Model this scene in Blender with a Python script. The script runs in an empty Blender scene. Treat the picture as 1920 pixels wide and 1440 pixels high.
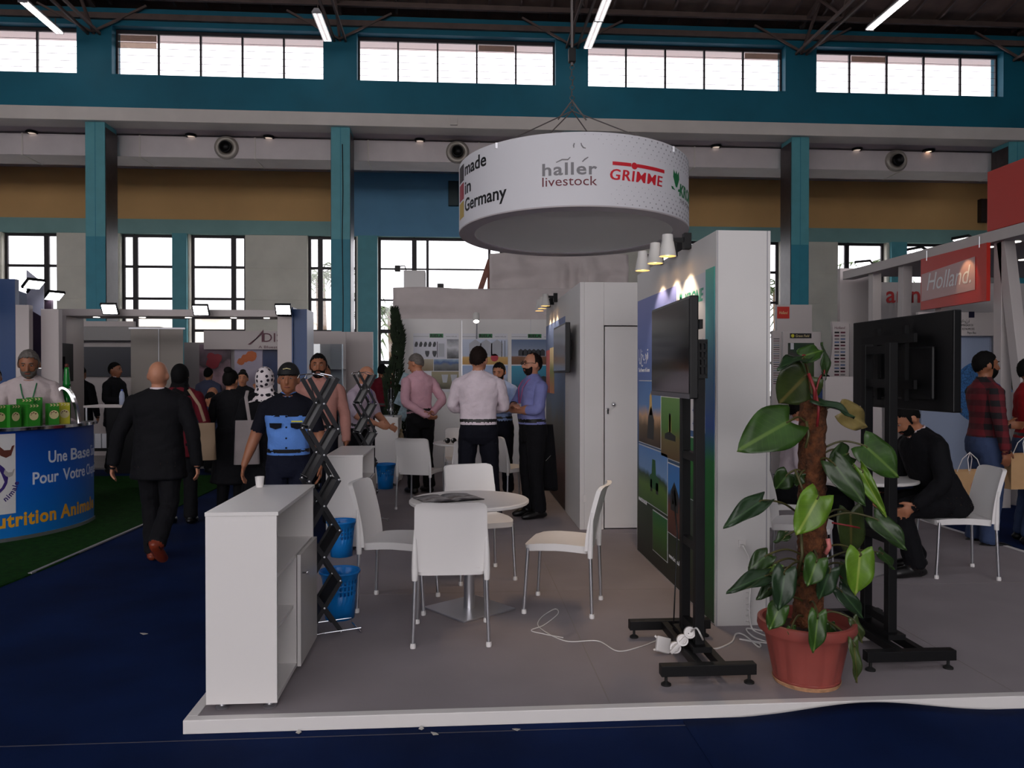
import bpy, bmesh, math, random
from mathutils import Vector, Matrix, noise
from mathutils.kdtree import KDTree
random.seed(7)
SC = bpy.context.scene
COL = SC.collection
PI = math.pi
# ---------------------------------------------------------------- camera
F = 1460.0; YAW = math.atan(100 / F); PIT = math.atan(14 / F); CZ = 1.62
cd = bpy.data.cameras.new('camera'); cd.sensor_width = 36; cd.lens = F / 1920 * 36; cd.clip_end = 400
cam = bpy.data.objects.new('camera', cd); COL.objects.link(cam)
cam.location = (0, 0, CZ); cam.rotation_euler = (PI / 2 - PIT, 0, -YAW); SC.camera = cam
# ---------------------------------------------------------------- light
SKY = 3.2
w = bpy.data.worlds.new('overcast_sky'); SC.world = w; w.use_nodes = True
bg = w.node_tree.nodes['Background']
bg.inputs[0].default_value = (1.0, .955, .975, 1); bg.inputs[1].default_value = SKY
SC.view_settings.view_transform = 'Standard'; SC.view_settings.look = 'None'
SC.view_settings.gamma = 1; SC.view_settings.use_curve_mapping = False
SC.view_settings.exposure = 0.12
SC.cycles.use_denoising = True
SC.cycles.max_bounces = 7; SC.cycles.diffuse_bounces = 4; SC.cycles.transparent_max_bounces = 16
SC.cycles.sample_clamp_indirect = 6; SC.cycles.caustics_reflective = False; SC.cycles.caustics_refractive = False
# ---------------------------------------------------------------- measuring helpers: photograph pixel -> place at a known distance
def ray(u, v):
    x = (u - 960) / F; y = (720 - v) / F
    f = math.cos(PIT) + y * math.sin(PIT); up = -math.sin(PIT) + y * math.cos(PIT)
    return x * math.cos(YAW) + f * math.sin(YAW), -x * math.sin(YAW) + f * math.cos(YAW), up
def fl(u, v, z=.06):
    X, Y, Z = ray(u, v); t = (z - CZ) / Z
    return X * t, Y * t
def at(u, v, Yd):
    X, Y, Z = ray(u, v); t = Yd / Y
    return Vector((X * t, Yd, CZ + Z * t))
def atx(u, v, Xd):
    X, Y, Z = ray(u, v); t = Xd / X
    return Vector((Xd, Y * t, CZ + Z * t))
# ---------------------------------------------------------------- object helpers
def tag(o, label=None, cat=None, group=None, kind=None):
    if label: o['label'] = label
    if cat: o['category'] = cat
    if group: o['group'] = group
    if kind: o['kind'] = kind
    return o
def empty(name, loc=(0, 0, 0), rz=0, label=None, cat=None, group=None, kind=None):
    o = bpy.data.objects.new(name, None); COL.objects.link(o)
    o.location = loc; o.rotation_euler = (0, 0, rz); o.empty_display_size = .1
    return tag(o, label, cat, group, kind)
def copy_tree(o, parent=None):
    c = o.copy(); COL.objects.link(c)
    if parent: c.parent = parent
    for ch in list(o.children): copy_tree(ch, c)
    return c
class G:
    """collects shapes, then links them as one mesh object"""
    def __init__(s): s.v = []; s.f = []
    def add(s, vs, fs):
        n = len(s.v); s.v += [tuple(v) for v in vs]; s.f += [tuple(i + n for i in f) for f in fs]; return s
    def box(s, x0, x1, y0, y1, z0, z1, M=None):
        vs = [Vector((x, y, z)) for z in (z0, z1) for y in (y0, y1) for x in (x0, x1)]
        if M: vs = [M @ v for v in vs]
        return s.add(vs, [(0, 2, 3, 1), (4, 5, 7, 6), (0, 1, 5, 4), (2, 6, 7, 3), (0, 4, 6, 2), (1, 3, 7, 5)])
    def bar(s, a, b, wd, ht, up=(0, 0, 1)):
        a = Vector(a); b = Vector(b); d = (b - a).normalized(); up = Vector(up)
        if abs(d.dot(up)) > .98: up = Vector((1, 0, 0))
        r = d.cross(up).normalized(); u = r.cross(d)
        vs = [p + r * (sx * wd / 2) + u * (sz * ht / 2) for p in (a, b) for sz in (-1, 1) for sx in (-1, 1)]
        return s.add(vs, [(0, 1, 3, 2), (4, 6, 7, 5), (0, 4, 5, 1), (2, 3, 7, 6), (0, 2, 6, 4), (1, 5, 7, 3)])
    def tube(s, pts, r, n=8, caps=True, flat=1.0):
        pts = [Vector(p) for p in pts]; m = len(pts)
        rs = r if isinstance(r, (list, tuple)) else [r] * m
        vs = []; ref = None
        for i, p in enumerate(pts):
            d = (pts[min(i + 1, m - 1)] - pts[max(i - 1, 0)])
            if d.length < 1e-9: d = Vector((0, 0, 1))
            d.normalize()
            if ref is None: ref = Vector((0, 0, 1)) if abs(d.z) < .9 else Vector((0, 1, 0))
            u = d.cross(ref)
            if u.length < 1e-6: u = d.orthogonal()
            u.normalize(); w_ = u.cross(d); ref = w_
            for k in range(n):
                a = 2 * PI * k / n
                vs.append(p + u * (math.cos(a) * rs[i]) + w_ * (math.sin(a) * rs[i] * flat))
        fs = [(i * n + k, i * n + (k + 1) % n, (i + 1) * n + (k + 1) % n, (i + 1) * n + k) for i in range(m - 1) for k in range(n)]
        if caps: fs += [tuple(range(n - 1, -1, -1)), tuple((m - 1) * n + k for k in range(n))]
        return s.add(vs, fs)
    def lathe(s, prof, n=24, c=(0, 0, 0), a0=0, a1=2 * PI):
        full = abs(a1 - a0 - 2 * PI) < 1e-6; k = n if full else n + 1; vs = []
        for r, z in prof:
            for i in range(k):
                a = a0 + (a1 - a0) * i / n
                vs.append((c[0] + r * math.cos(a), c[1] + r * math.sin(a), c[2] + z))
        fs = []
        for j in range(len(prof) - 1):
            for i in range(n):
                i2 = (i + 1) % k
                fs.append((j * k + i, j * k + i2, (j + 1) * k + i2, (j + 1) * k + i))
        return s.add(vs, fs)
    def prism(s, poly, o, r, u, t):
        """polygon in the plane (o, r, u), thickened by t along r x u"""
        o = Vector(o); r = Vector(r); u = Vector(u); nrm = r.cross(u).normalized() * t; k = len(poly)
        a = [o + r * p[0] + u * p[1] for p in poly]; b = [p + nrm for p in a]
        fs = [tuple(range(k - 1, -1, -1)), tuple(range(k, 2 * k))] + [(i, (i + 1) % k, k + (i + 1) % k, k + i) for i in range(k)]
        return s.add(a + b, fs)
    def ell(s, c, r, nu=12, nv=8, M=None):
        c = Vector(c); vs = []; fs = []
        for j in range(nv + 1):
            t = PI * j / nv
            for i in range(nu):
                a = 2 * PI * i / nu
                p = Vector((r[0] * math.sin(t) * math.cos(a), r[1] * math.sin(t) * math.sin(a), r[2] * math.cos(t)))
                vs.append(c + (M @ p if M else p))
        for j in range(nv):
            for i in range(nu): fs.append((j * nu + i, (j + 1) * nu + i, (j + 1) * nu + (i + 1) % nu, j * nu + (i + 1) % nu))
        return s.add(vs, fs)
    def build(s, name, mt, parent=None, smooth=False, bevel=0, loc=None, rz=None, kind=None, label=None, auto=None):
        me = bpy.data.meshes.new(name); me.from_pydata(s.v, [], s.f); me.validate(); me.update()
        bm = bmesh.new(); bm.from_mesh(me); bmesh.ops.recalc_face_normals(bm, faces=bm.faces); bm.to_mesh(me); bm.free()
        for m in (mt if isinstance(mt, (list, tuple)) else [mt]): me.materials.append(m)
        if smooth: me.shade_smooth()
        o = bpy.data.objects.new(name, me); COL.objects.link(o)
        if parent: o.parent = parent
        if loc is not None: o.location = loc
        if rz is not None: o.rotation_euler = (0, 0, rz)
        if bevel:
            b = o.modifiers.new('bevel', 'BEVEL'); b.width = bevel; b.segments = 2; b.limit_method = 'ANGLE'
        if smooth and auto: me.set_sharp_from_angle(angle=auto)
        if kind: o['kind'] = kind
        if label: o['label'] = label
        return o
def rot2(x, y, a): return x * math.cos(a) - y * math.sin(a), x * math.sin(a) + y * math.cos(a)
# ---------------------------------------------------------------- materials
def lin(c): return tuple((v / 255 / 12.92) if v <= 10.3 else ((v / 255 + .055) / 1.055) ** 2.4 for v in c)
_M = {}
def mat(name, rgb, rough=.55, metal=0.0, var=0.0, vscale=6.0, bump=0.0, bscale=60.0, spec=.5, emit=None, estr=1.0, stretch=None, trans=0.0, alpha=1.0, lineary=False):
    if name in _M: return _M[name]
    m = bpy.data.materials.new(name); m.use_nodes = True; nt = m.node_tree; b = nt.nodes['Principled BSDF']; L = nt.links
    c = rgb if lineary else lin(rgb)
    b.inputs['Base Color'].default_value = (*c, 1); b.inputs['Roughness'].default_value = rough
    b.inputs['Metallic'].default_value = metal; b.inputs['Specular IOR Level'].default_value = spec
    if trans: b.inputs['Transmission Weight'].default_value = trans
    if alpha < 1: b.inputs['Alpha'].default_value = alpha
    if emit: b.inputs['Emission Color'].default_value = (*lin(emit), 1); b.inputs['Emission Strength'].default_value = estr
    tc = None
    def coord():
        nonlocal tc
        if tc is None:
            tc = nt.nodes.new('ShaderNodeTexCoord')
            if stretch:
                mp = nt.nodes.new('ShaderNodeMapping'); mp.inputs['Scale'].default_value = stretch
                L.new(tc.outputs['Object'], mp.inputs[0]); tc = mp; return mp.outputs[0]
        return tc.outputs[0] if stretch else tc.outputs['Object']
    if var:
        n = nt.nodes.new('ShaderNodeTexNoise'); n.inputs['Scale'].default_value = vscale; n.inputs['Detail'].default_value = 4
        L.new(coord(), n.inputs['Vector'])
        r = nt.nodes.new('ShaderNodeValToRGB')
        r.color_ramp.elements[0].position = .3; r.color_ramp.elements[1].position = .7
        r.color_ramp.elements[0].color = (*[x * (1 - var) for x in c], 1); r.color_ramp.elements[1].color = (*[min(1, x * (1 + var)) for x in c], 1)
        L.new(n.outputs[0], r.inputs[0]); L.new(r.outputs[0], b.inputs['Base Color'])
    if bump:
        n = nt.nodes.new('ShaderNodeTexNoise'); n.inputs['Scale'].default_value = bscale; n.inputs['Detail'].default_value = 3
        L.new(coord(), n.inputs['Vector'])
        bp = nt.nodes.new('ShaderNodeBump'); bp.inputs['Strength'].default_value = bump; bp.inputs['Distance'].default_value = .02
        L.new(n.outputs[0], bp.inputs['Height']); L.new(bp.outputs[0], b.inputs['Normal'])
    _M[name] = m; return m
def ramp_mat(name, stops, axis='Z', src='Generated', rough=.5, noise_amt=0.0, nscale=5.0, detail=6.0, const=False, emit=0.0):
    """print with a colour ramp along one axis of its own panel, broken up with noise (landscape and product pictures)"""
    if name in _M: return _M[name]
    m = bpy.data.materials.new(name); m.use_nodes = True; nt = m.node_tree; b = nt.nodes['Principled BSDF']; L = nt.links
    b.inputs['Roughness'].default_value = rough
    t = nt.nodes.new('ShaderNodeTexCoord'); sp = nt.nodes.new('ShaderNodeSeparateXYZ'); L.new(t.outputs[src], sp.inputs[0])
    v = sp.outputs['XYZ'.index(axis)]
    if noise_amt:
        n = nt.nodes.new('ShaderNodeTexNoise'); n.inputs['Scale'].default_value = nscale; n.inputs['Detail'].default_value = detail
        L.new(t.outputs['Object'], n.inputs['Vector'])
        s1 = nt.nodes.new('ShaderNodeMath'); s1.operation = 'SUBTRACT'; L.new(n.outputs[0], s1.inputs[0]); s1.inputs[1].default_value = .5
        s2 = nt.nodes.new('ShaderNodeMath'); s2.operation = 'MULTIPLY_ADD'; L.new(s1.outputs[0], s2.inputs[0]); s2.inputs[1].default_value = noise_amt; L.new(v, s2.inputs[2]); v = s2.outputs[0]
    r = nt.nodes.new('ShaderNodeValToRGB'); L.new(v, r.inputs[0]); cr = r.color_ramp
    if const: cr.interpolation = 'CONSTANT'
    while len(cr.elements) < len(stops): cr.elements.new(.5)
    for e, (p, c) in zip(cr.elements, stops): e.position = p; e.color = (*lin(c), 1)
    L.new(r.outputs[0], b.inputs['Base Color'])
    if emit: L.new(r.outputs[0], b.inputs['Emission Color']); b.inputs['Emission Strength'].default_value = emit
    _M[name] = m; return m
def glass_mat(name, tint=(.97, .98, 1.0), gloss=.06, rough=.05):
    if name in _M: return _M[name]
    m = bpy.data.materials.new(name); m.use_nodes = True; nt = m.node_tree
    nt.nodes.remove(nt.nodes['Principled BSDF']); out = nt.nodes['Material Output']
    a = nt.nodes.new('ShaderNodeBsdfTransparent'); a.inputs[0].default_value = (*tint, 1)
    g = nt.nodes.new('ShaderNodeBsdfGlossy'); g.inputs['Roughness'].default_value = rough
    mx = nt.nodes.new('ShaderNodeMixShader'); mx.inputs[0].default_value = gloss
    nt.links.new(a.outputs[0], mx.inputs[1]); nt.links.new(g.outputs[0], mx.inputs[2]); nt.links.new(mx.outputs[0], out.inputs[0])
    _M[name] = m; return m
WHITE = mat('white_laminate', (226, 222, 220), .35)
WHITEP = mat('white_panel_paint', (222, 219, 217), .5, var=.02, vscale=2)
PLASTIC = mat('white_chair_plastic', (232, 229, 228), .42)
ALU = mat('satin_aluminium', (200, 200, 205), .32, metal=.9)
CHROME = mat('chrome', (225, 225, 228), .12, metal=1)
BLACKM = mat('black_powder_coat', (10, 10, 12), .5, spec=.3)
DARKP = mat('dark_plastic', (14, 14, 16), .45, spec=.3)
RUBBER = mat('rubber_foot', (12, 12, 12), .7)
CABLEW = mat('white_cable', (225, 222, 220), .5)
GLASS = glass_mat('window_glass')
# ---------------------------------------------------------------- lettering
def text_geo(body, size, shear=0.0, bold=0.0, align='LEFT', ext=.0006, spacing=1.0, res=3):
    cu = bpy.data.curves.new('lettering', 'FONT'); cu.body = body; cu.size = size; cu.shear = shear; cu.offset = bold
    cu.align_x = align; cu.extrude = ext; cu.space_character = spacing; cu.resolution_u = res
    o = bpy.data.objects.new('lettering', cu); COL.objects.link(o)
    me = o.to_mesh()
    vs = [v.co.copy() for v in me.vertices]; fs = [tuple(p.vertices) for p in me.polygons]
    o.to_mesh_clear(); bpy.data.objects.remove(o); bpy.data.curves.remove(cu)
    return vs, fs
def text(body, size, mt, parent, o, r=(1, 0, 0), u=(0, 0, 1), width=None, name='lettering', **k):
    vs, fs = text_geo(body, size, **k)
    if width and vs:
        x0 = min(v.x for v in vs); x1 = max(v.x for v in vs); sc = width / (x1 - x0)
        for v in vs: v.x = x0 + (v.x - x0) * sc
    o = Vector(o); r = Vector(r).normalized(); u = Vector(u).normalized(); n = r.cross(u)
    return G().add([o + r * v.x + u * v.y + n * v.z for v in vs], fs).build(name, mt, parent)
# ================================================================ THE HALL
YC = 20.0      # row of columns and clerestory wall
YB = 24.5      # rear wall
CARPET = mat('dark_blue_carpet', (12, 31, 72), .95, var=.28, vscale=1.6, bump=.35, bscale=420, spec=.1)
TEAL = mat('teal_paint', (92, 166, 176), .55, var=.08, vscale=3)
TEALD = mat('teal_paint_lower', (52, 140, 160), .55, var=.08, vscale=3)
DUCTM = mat('grey_duct_sheet', (222, 212, 212), .5, var=.05, vscale=2)
TEALW = mat('deep_teal_wall_paint', (4, 106, 130), .65, var=.12, vscale=.8)
BEAM = mat('white_beam_paint', (224, 216, 210), .6, var=.05, vscale=1.5)
SOFF = mat('pale_soffit_paint', (206, 194, 194), .7, var=.05, vscale=.7)
OCHRE = mat('ochre_paint', (216, 172, 112), .7, var=.07, vscale=.7)
MARBLE = mat('dark_brown_cladding', (58, 48, 50), .35, var=.3, vscale=7)
ROOFM = mat('dark_brown_roof_sheet', (122, 100, 90), .8, var=.2, vscale=2)
STEEL = mat('brown_steel', (104, 86, 80), .6, var=.15, vscale=4)
FRAMEM = mat('dark_window_frame', (34, 26, 32), .5)
CONC = mat('pale_concrete_panel', (228, 224, 210), .7, var=.07, vscale=1.5, bump=.1, bscale=30)
BLUEW = mat('blue_wall_paint', (100, 158, 194), .6, var=.06, vscale=1)
TURF = mat('green_turf', (22, 62, 16), .95, var=.35, vscale=18, bump=.6, bscale=300, spec=.1)
GROUND = mat('outside_concrete', (150, 148, 142), .8, var=.1, vscale=.5)
FLOORG = mat('grey_booth_floor', (172, 168, 168), .6, var=.05, vscale=2)

def struct(g, name, m, parent=None, **k):
    o = g.build(name, m, parent, **k)
    if not parent: o['kind'] = 'structure'
    return o
struct(G().box(-30, 30, -12, 24.6, -.1, 0), 'floor', CARPET)
struct(G().box(-70, 70, -60, 90, -.4, -.12), 'ground', GROUND)
# --- stand platform: grey carpet on a low plinth with white edging
PX0, PX1, PY0, PY1, PZ = -1.246, 6.2, 3.6, 13.1, .06
PLATC = mat('grey_platform_carpet', (150, 142, 146), .9, var=.06, vscale=2.2, bump=.2, bscale=500, spec=.15)
plat = struct(G().box(PX0 + .05, 5.0, PY0 + .05, PY1, .001, PZ), 'floor_platform', PLATC)
SEAM = mat('carpet_seam', (140, 132, 130), .9)
for y in (5.62, 7.64, 9.66): G().box(PX0 + .05, 5.0, y - .003, y + .003, PZ, PZ + .0008).build('seam', SEAM, plat)
for x in (.72, 2.74): G().box(x - .003, x + .003, PY0 + .05, PY1, PZ, PZ + .0008).build('seam', SEAM, plat)
struct(G().box(PX0, 5.05, PY0, PY0 + .05, .001, PZ + .004), 'trim_1', WHITE, bevel=.003)
struct(G().box(PX0, PX0 + .05, PY0 + .05, PY1, .001, PZ + .004), 'trim_2', WHITE, bevel=.003)
struct(G().box(5.0, 5.05, PY0 + .05, 9.4, .001, PZ + .004), 'trim_3', WHITE, bevel=.003)
# lifted carpet fold in front of the white edge at the right
g = G(); nx, ny = 40, 10; vs = []
for j in range(ny + 1):
    for i in range(nx + 1):
        x = 1.05 + 2.3 * i / nx; y = 2.75 + .83 * j / ny
        b = math.exp(-((x - 1.95) / .42) ** 2) * .06 * (j / ny) ** 2.2
        vs.append((x, y, .004 + b))
g.add(vs, [(j * (nx + 1) + i, j * (nx + 1) + i + 1, (j + 1) * (nx + 1) + i + 1, (j + 1) * (nx + 1) + i) for j in range(ny) for i in range(nx)])
o = g.build('trim_4', CARPET, smooth=True); o['kind'] = 'structure'
so = o.modifiers.new('solid', 'SOLIDIFY'); so.thickness = .004; so.offset = -1
# carpet joint line and scraps by the plinth
struct(G().box(-9, 9, 3.535, 3.541, 0, .0012), 'trim_5', mat('carpet_joint', (70, 70, 84), .9))
SCRAP = mat('paper_scrap', (190, 186, 180), .8)
for i, (u, v) in enumerate(((815, 1378), (968, 1370), (270, 1190), (560, 1375), (790, 1368), (1640, 1412))):
    x, y = fl(u, v, 0); a = random.random() * 3; s = .02 + .012 * random.random()
    G().add([(x + s * math.cos(a + k * 1.57) * (1 if k % 2 else .5), y + s * math.sin(a + k * 1.57) * .6, .004 + .006 * (k == 1)) for k in range(4)] +
            [(x + s * math.cos(a + k * 1.57) * (1 if k % 2 else .5), y + s * math.sin(a + k * 1.57) * .6, .006 + .006 * (k == 1)) for k in range(4)],
            [(3, 2, 1, 0), (4, 5, 6, 7), (0, 1, 5, 4), (1, 2, 6, 5), (2, 3, 7, 6), (3, 0, 4, 7)]).build('paper_scrap', SCRAP)
    tag(COL.objects[-1],
        ['white paper scrap on blue carpet below the round table', 'small white paper scrap on carpet right of centre by white edging', 'tiny white speck of paper on carpet left of the white cabinet',
         'paper scrap on carpet in front of the white cabinet corner', 'curled paper scrap touching the white platform edging', 'tiny paper scrap on carpet below the terracotta pot'][i], 'paper scrap')
# turf of the left booth with pale edge strip
turf = struct(G().add([(-9, 3.2, 0), (-3.55, 5.75, 0), (-3.45, 7.0, 0), (-3.5, 12.6, 0), (-3.5, 13.0, 0), (-9, 13.0, 0)] + [(-9, 3.2, .012), (-3.55, 5.75, .012), (-3.45, 7.0, .012), (-3.5, 12.6, .012), (-3.5, 13.0, .012), (-9, 13.0, .012)],
              [(5, 4, 3, 2, 1, 0), (6, 7, 8, 9, 10, 11)] + [(i, (i + 1) % 6, 6 + (i + 1) % 6, 6 + i) for i in range(6)]), 'floor_turf', TURF)
g = G(); a = Vector((*fl(56, 1078, 0), .012)); b = Vector((*fl(270, 985, 0), .012))
g.bar(a, b, .03, .012); struct(g, 'trim_6', mat('pale_edge_strip', (150, 146, 150), .5))
# --- clerestory wall: openings
zb1 = at(300, 228, YC).z; zb0 = at(300, 206, YC).z     # beam bottom / top (approx level)
BEAMZ0, BEAMZ1 = 7.93, 8.26
WZ0, WZ1 = 9.12, 10.32; WTOP = 10.75
cx = [at(182, 700, YC).x - .03, at(639, 700, YC).x, at(1072, 700, YC).x, at(1500, 700, YC).x, at(1906, 700, YC).x]
cx = [cx[0] - 6.2] + cx + [cx[-1] + 6.0]
wins = [(cx[i] + .42, cx[i + 1] - .42) for i in range(6)]
g = G(); g.box(-30, 30, YC, YC + .5, BEAMZ1, WZ0); g.box(-30, 30, YC, YC + .5, WZ1, WTOP)
edges = [-30] + [e for wv in wins for e in wv] + [30]
for i in range(0, len(edges), 2): g.box(edges[i], edges[i + 1], YC, YC + .5, WZ0, WZ1)
struct(g, 'wall_clerestory', TEALW)
struct(G().box(-30, 30, YC - .12, YC + .5, BEAMZ0, BEAMZ1), 'trim_7', BEAM, bevel=.01)
bx = at(851, 228, YC - .15)
tag(G().box(bx.x - .09, bx.x + .09, YC - .17, YC - .12, bx.z - .09, bx.z + .09).build('junction_box', BEAM, bevel=.006), 'white square junction box on the white beam', 'junction box')
LOUV = glass_mat('louvre_glass', (.95, .95, .97), .1, .08)
DUSTY = glass_mat('dusty_pane', (.42, .36, .32), .05, .3)
slat = G().box(0, 1, 0, .006, 0, .205)
wn = 1
for (x0, x1) in wins:
    root = empty('window_%d' % wn, (x0, YC + .25, WZ0), kind='structure'); wn += 1
    n = 5; W = x1 - x0; H = WZ1 - WZ0; t = .045
    g = G().box(0, W, 0, .06, 0, t).box(0, W, 0, .06, H - .09, H)
    for k in range(n + 1): xx = min(max(W * k / n - t / 2, 0), W - t); g.box(xx, xx + t, 0, .06, t, H - .09)
    g.build('frame', FRAMEM, root)
    pw = W / n; proto = None
    for k in range(n):
        for j in range(6):
            if proto is None:
                proto = G().box(0, pw - t, 0, .005, .009, (H - .09 - t) / 6 + .006).box(0, pw - t, -.001, .006, 0, .009).build('louvre', [LOUV, mat('louvre_edge', (120, 108, 112), .5)], root); o = proto
                for p_ in proto.data.polygons: p_.material_index = 1 if p_.index >= 6 else 0
            else:
                o = proto.copy(); COL.objects.link(o)
            o.parent = root; o.location = (k * pw + t / 2 + (.0 if k else .01), .02, t + j * (H - .09 - t) / 6)
            o.rotation_euler = (-random.uniform(.02, .16), 0, 0)
    # dirty patched panes
    for k, j in ((0, 4), (0, 5)) if wn in (3, 7) else ((4, 5),) if wn == 3 else ((random.randrange(5), 5),):
        G().box(k * pw + t, (k + 1) * pw - t, -.002, .004, t + j * (H - .135) / 6, t + (j + .8) * (H - .135) / 6).build('board', DUSTY, root)
# roof overhang outside, seen through the top louvres
struct(G().box(-32, 32, YC + .5, YC + 2.0, WTOP - .02, WTOP + .16), 'ceiling_eave', mat('eave_boards', (248, 236, 230), .8))
# --- roof
RZ, RY = 14.2, 4.0
def roofz(y): return WTOP + .05 + (RZ - WTOP) * (YC + .5 - y) / (YC + .5 - RY) if y > RY else RZ - (RZ - WTOP) * (RY - y) / (RY + 12)
g = G(); g2 = G()
SKYL_ADDED = [(1.4, .4), (-5.0, -6.2)]        # unseen glazed roof strips, added to brighten level surfaces from above
segs = []; y = YC + .6
for a_, b_ in SKYL_ADDED:
    if a_ > RY > b_: pass
    segs.append((y, a_)); y = b_
segs.append((y, -12))
def slab(g, ya, yb, t=.15):
    if ya > RY > yb: slab(g, ya, RY, t); slab(g, RY, yb, t); return
    za, zb = roofz(ya), roofz(yb)
    g.add([(-30, ya, za), (30, ya, za), (30, yb, zb), (-30, yb, zb), (-30, ya, za + t), (30, ya, za + t), (30, yb, zb + t), (-30, yb, zb + t)],
          [(0, 1, 2, 3), (7, 6, 5, 4), (0, 4, 5, 1), (1, 5, 6, 2), (2, 6, 7, 3), (3, 7, 4, 0)])
for ya, yb in segs: slab(g, ya, yb)
for ya, yb in SKYL_ADDED: slab(g2, ya, yb, .01)
struct(g2, 'window_roof', glass_mat('added_roof_glazing', (.8, .82, .84), .05))  # out-of-view glazing, added to let sky light down
roof = struct(g, 'ceiling', ROOFM)
sp = .78
for i in range(-17, 22):
    x = i * sp
    G().bar((x, YC, roofz(YC) - .05), (x, 8, roofz(8) - .05), .06, .09).build('rafter', STEEL, roof)
for y in (19.6, 17.4, 15.0, 12.6):
    G().bar((-30, y, roofz(y) - .14), (30, y, roofz(y) - .14), .09, .12).build('purlin', STEEL, roof)
g = G().box(-30, 30, YC - .1, YC + .0, WTOP - .3, WTOP - .16)
struct(g, 'trim_8', STEEL)
# trusses above each column line
TZ = 10.0
for i, x in enumerate(cx[1:6]):
    root = empty('roof_truss', (x, YC, TZ + .1), label='dark steel roof truss %s' % ['at the far left of the hall', 'left of the hanging drum sign', 'above the hanging drum sign', 'right of the hanging drum sign', 'at the far right of the hall'][i], cat='truss', group='roof trusses')
    def L(y, z): return (0, y - YC, z - TZ - .1)
    for dx in (-.14, .14):
        G().bar((dx, 0, .0), (dx, 8 - YC, 0), .05, .07).build('chord', STEEL, root)
    G().bar(L(20, roofz(20) - .12), L(8, roofz(8) - .12), .1, .1).build('top_chord', STEEL, root)
    y = 20.0; k = 0
    while y > 9:
        G().bar(L(y, TZ + .1), L(y - 1.1, roofz(y - 1.1) - .15), .06, .06).build('web', STEEL, root)
        G().bar(L(y - 1.1, roofz(y - 1.1) - .15), L(y - 2.2, TZ + .1), .06, .06).build('web', STEEL, root)
        y -= 2.2
    # knee braces to the sides
    for s in (-1, 1):
        G().bar((0, -.1, 0), (s * 1.3, -.1, roofz(19.9) - TZ - .25), .05, .05).build('brace', STEEL, root)
# cross trusses right, seen as a lattice
for y in (15.5,):
    root = empty('lattice_girder', (8, y, 10.6), label='dark lattice girder under the roof at upper right', cat='girder')
    for z in (0, 1.0): G().bar((-1.5, 0, z), (9, 0, z), .07, .07).build('chord', STEEL, root)
    for k in range(8):
        x = -1.5 + k * 1.3
        G().bar((x, 0, 0), (x + .65, 0, 1), .05, .05).build('web', STEEL, root); G().bar((x + .65, 0, 1), (x + 1.3, 0, 0), .05, .05).build('web', STEEL, root)
# fluorescent battens under the trusses
TUBE = mat('lit_tube', (255, 250, 246), .3, emit=(255, 250, 246), estr=7)
HOUS = mat('batten_housing', (190, 186, 190), .4)
def batten(x, y0, y1, z, label):
    L = y1 - y0
    root = empty('fluorescent_lamp', (x, y0, z), label=label, cat='ceiling lamp', group='fluorescent lamps under the trusses')
    G().prism([(-.11, 0), (-.05, .09), (.05, .09), (.11, 0)], (0, L, 0), (1, 0, 0), (0, 0, 1), L).build('housing', HOUS, root)
    for s in (-.055, .055): G().tube([(s, .03, -.012), (s, L - .03, -.012)], .018, 8).build('tube', TUBE, root, smooth=True)
    for s in (0, L - .02): G().box(-.1, .1, s, s + .02, -.03, .01).build('end_cap', HOUS, root)
    for s in (.2, L - .2): G().tube([(0, s, .09), (0, s, TZ + .12 - z + .0)], .012, 6).build('hanger', STEEL, root)
lampz = 9.85
def lamp_px(u, v, length, label):
    t = (lampz - CZ); X, Y, Z = ray(u, v); k = t / Z
    batten(X * k, Y * k - length, Y * k, lampz, label)
lamp_px(112, 62, 1.6, 'lit twin tube fluorescent lamp at top left corner')
lamp_px(36, -8, 1.5, 'lit fluorescent lamp cut by the top left edge of the picture')
lamp_px(614, 76, 1.5, 'lit fluorescent lamp above the second column from the left')
lamp_px(1102, 90, 1.5, 'lit fluorescent lamp above the hanging drum sign, farther of two')
lamp_px(1123, 38, 1.5, 'lit fluorescent lamp above the hanging drum sign, nearer of two')
lamp_px(1630, 55, 1.6, 'lit fluorescent lamp at the upper right under the roof')
# --- columns: teal fronts, dark clad flanks
for i, x in enumerate(cx[1:6]):
    root = empty('column', (x, YC + .02, 0), label='square teal column with dark clad flank, %s' % ['leftmost, beside the blue counter booth', 'behind the standing visitors left of centre', 'hidden behind the drum sign', 'right of the white poster wall', 'rightmost, behind the red booth'][i], cat='column', group='columns')
    zt = 5.1; hw = .235
    G().box(-hw, hw, 0, .66, 0, zt).build('lower_shaft', TEALD, root)
    G().box(-hw, hw, 0, .66, zt, BEAMZ0).build('upper_shaft', TEAL, root)
    G().box(-.008, .008, -.005, 0, 0, BEAMZ0).build('joint', TEALD, root)
    for s in (-1, 1): G().box(s * hw if s > 0 else -hw - .015, hw + .015 if s > 0 else -hw, .03, .68, 0, BEAMZ0 - .12).build('cladding', MARBLE, root)
    if i == 1: G().tube([(.05, -.01, 7.5), (.06, -.01, 6.3), (.04, -.01, 5.2), (.06, -.01, 3.6), (.05, -.01, 2)], .012, 6).build('cable', DARKP, root)
# --- soffit of the side aisle
struct(G().box(-30, 30, YC + .5, YB + .3, BEAMZ0 + .02, BEAMZ0 + .3), 'ceiling_aisle', SOFF)
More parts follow.
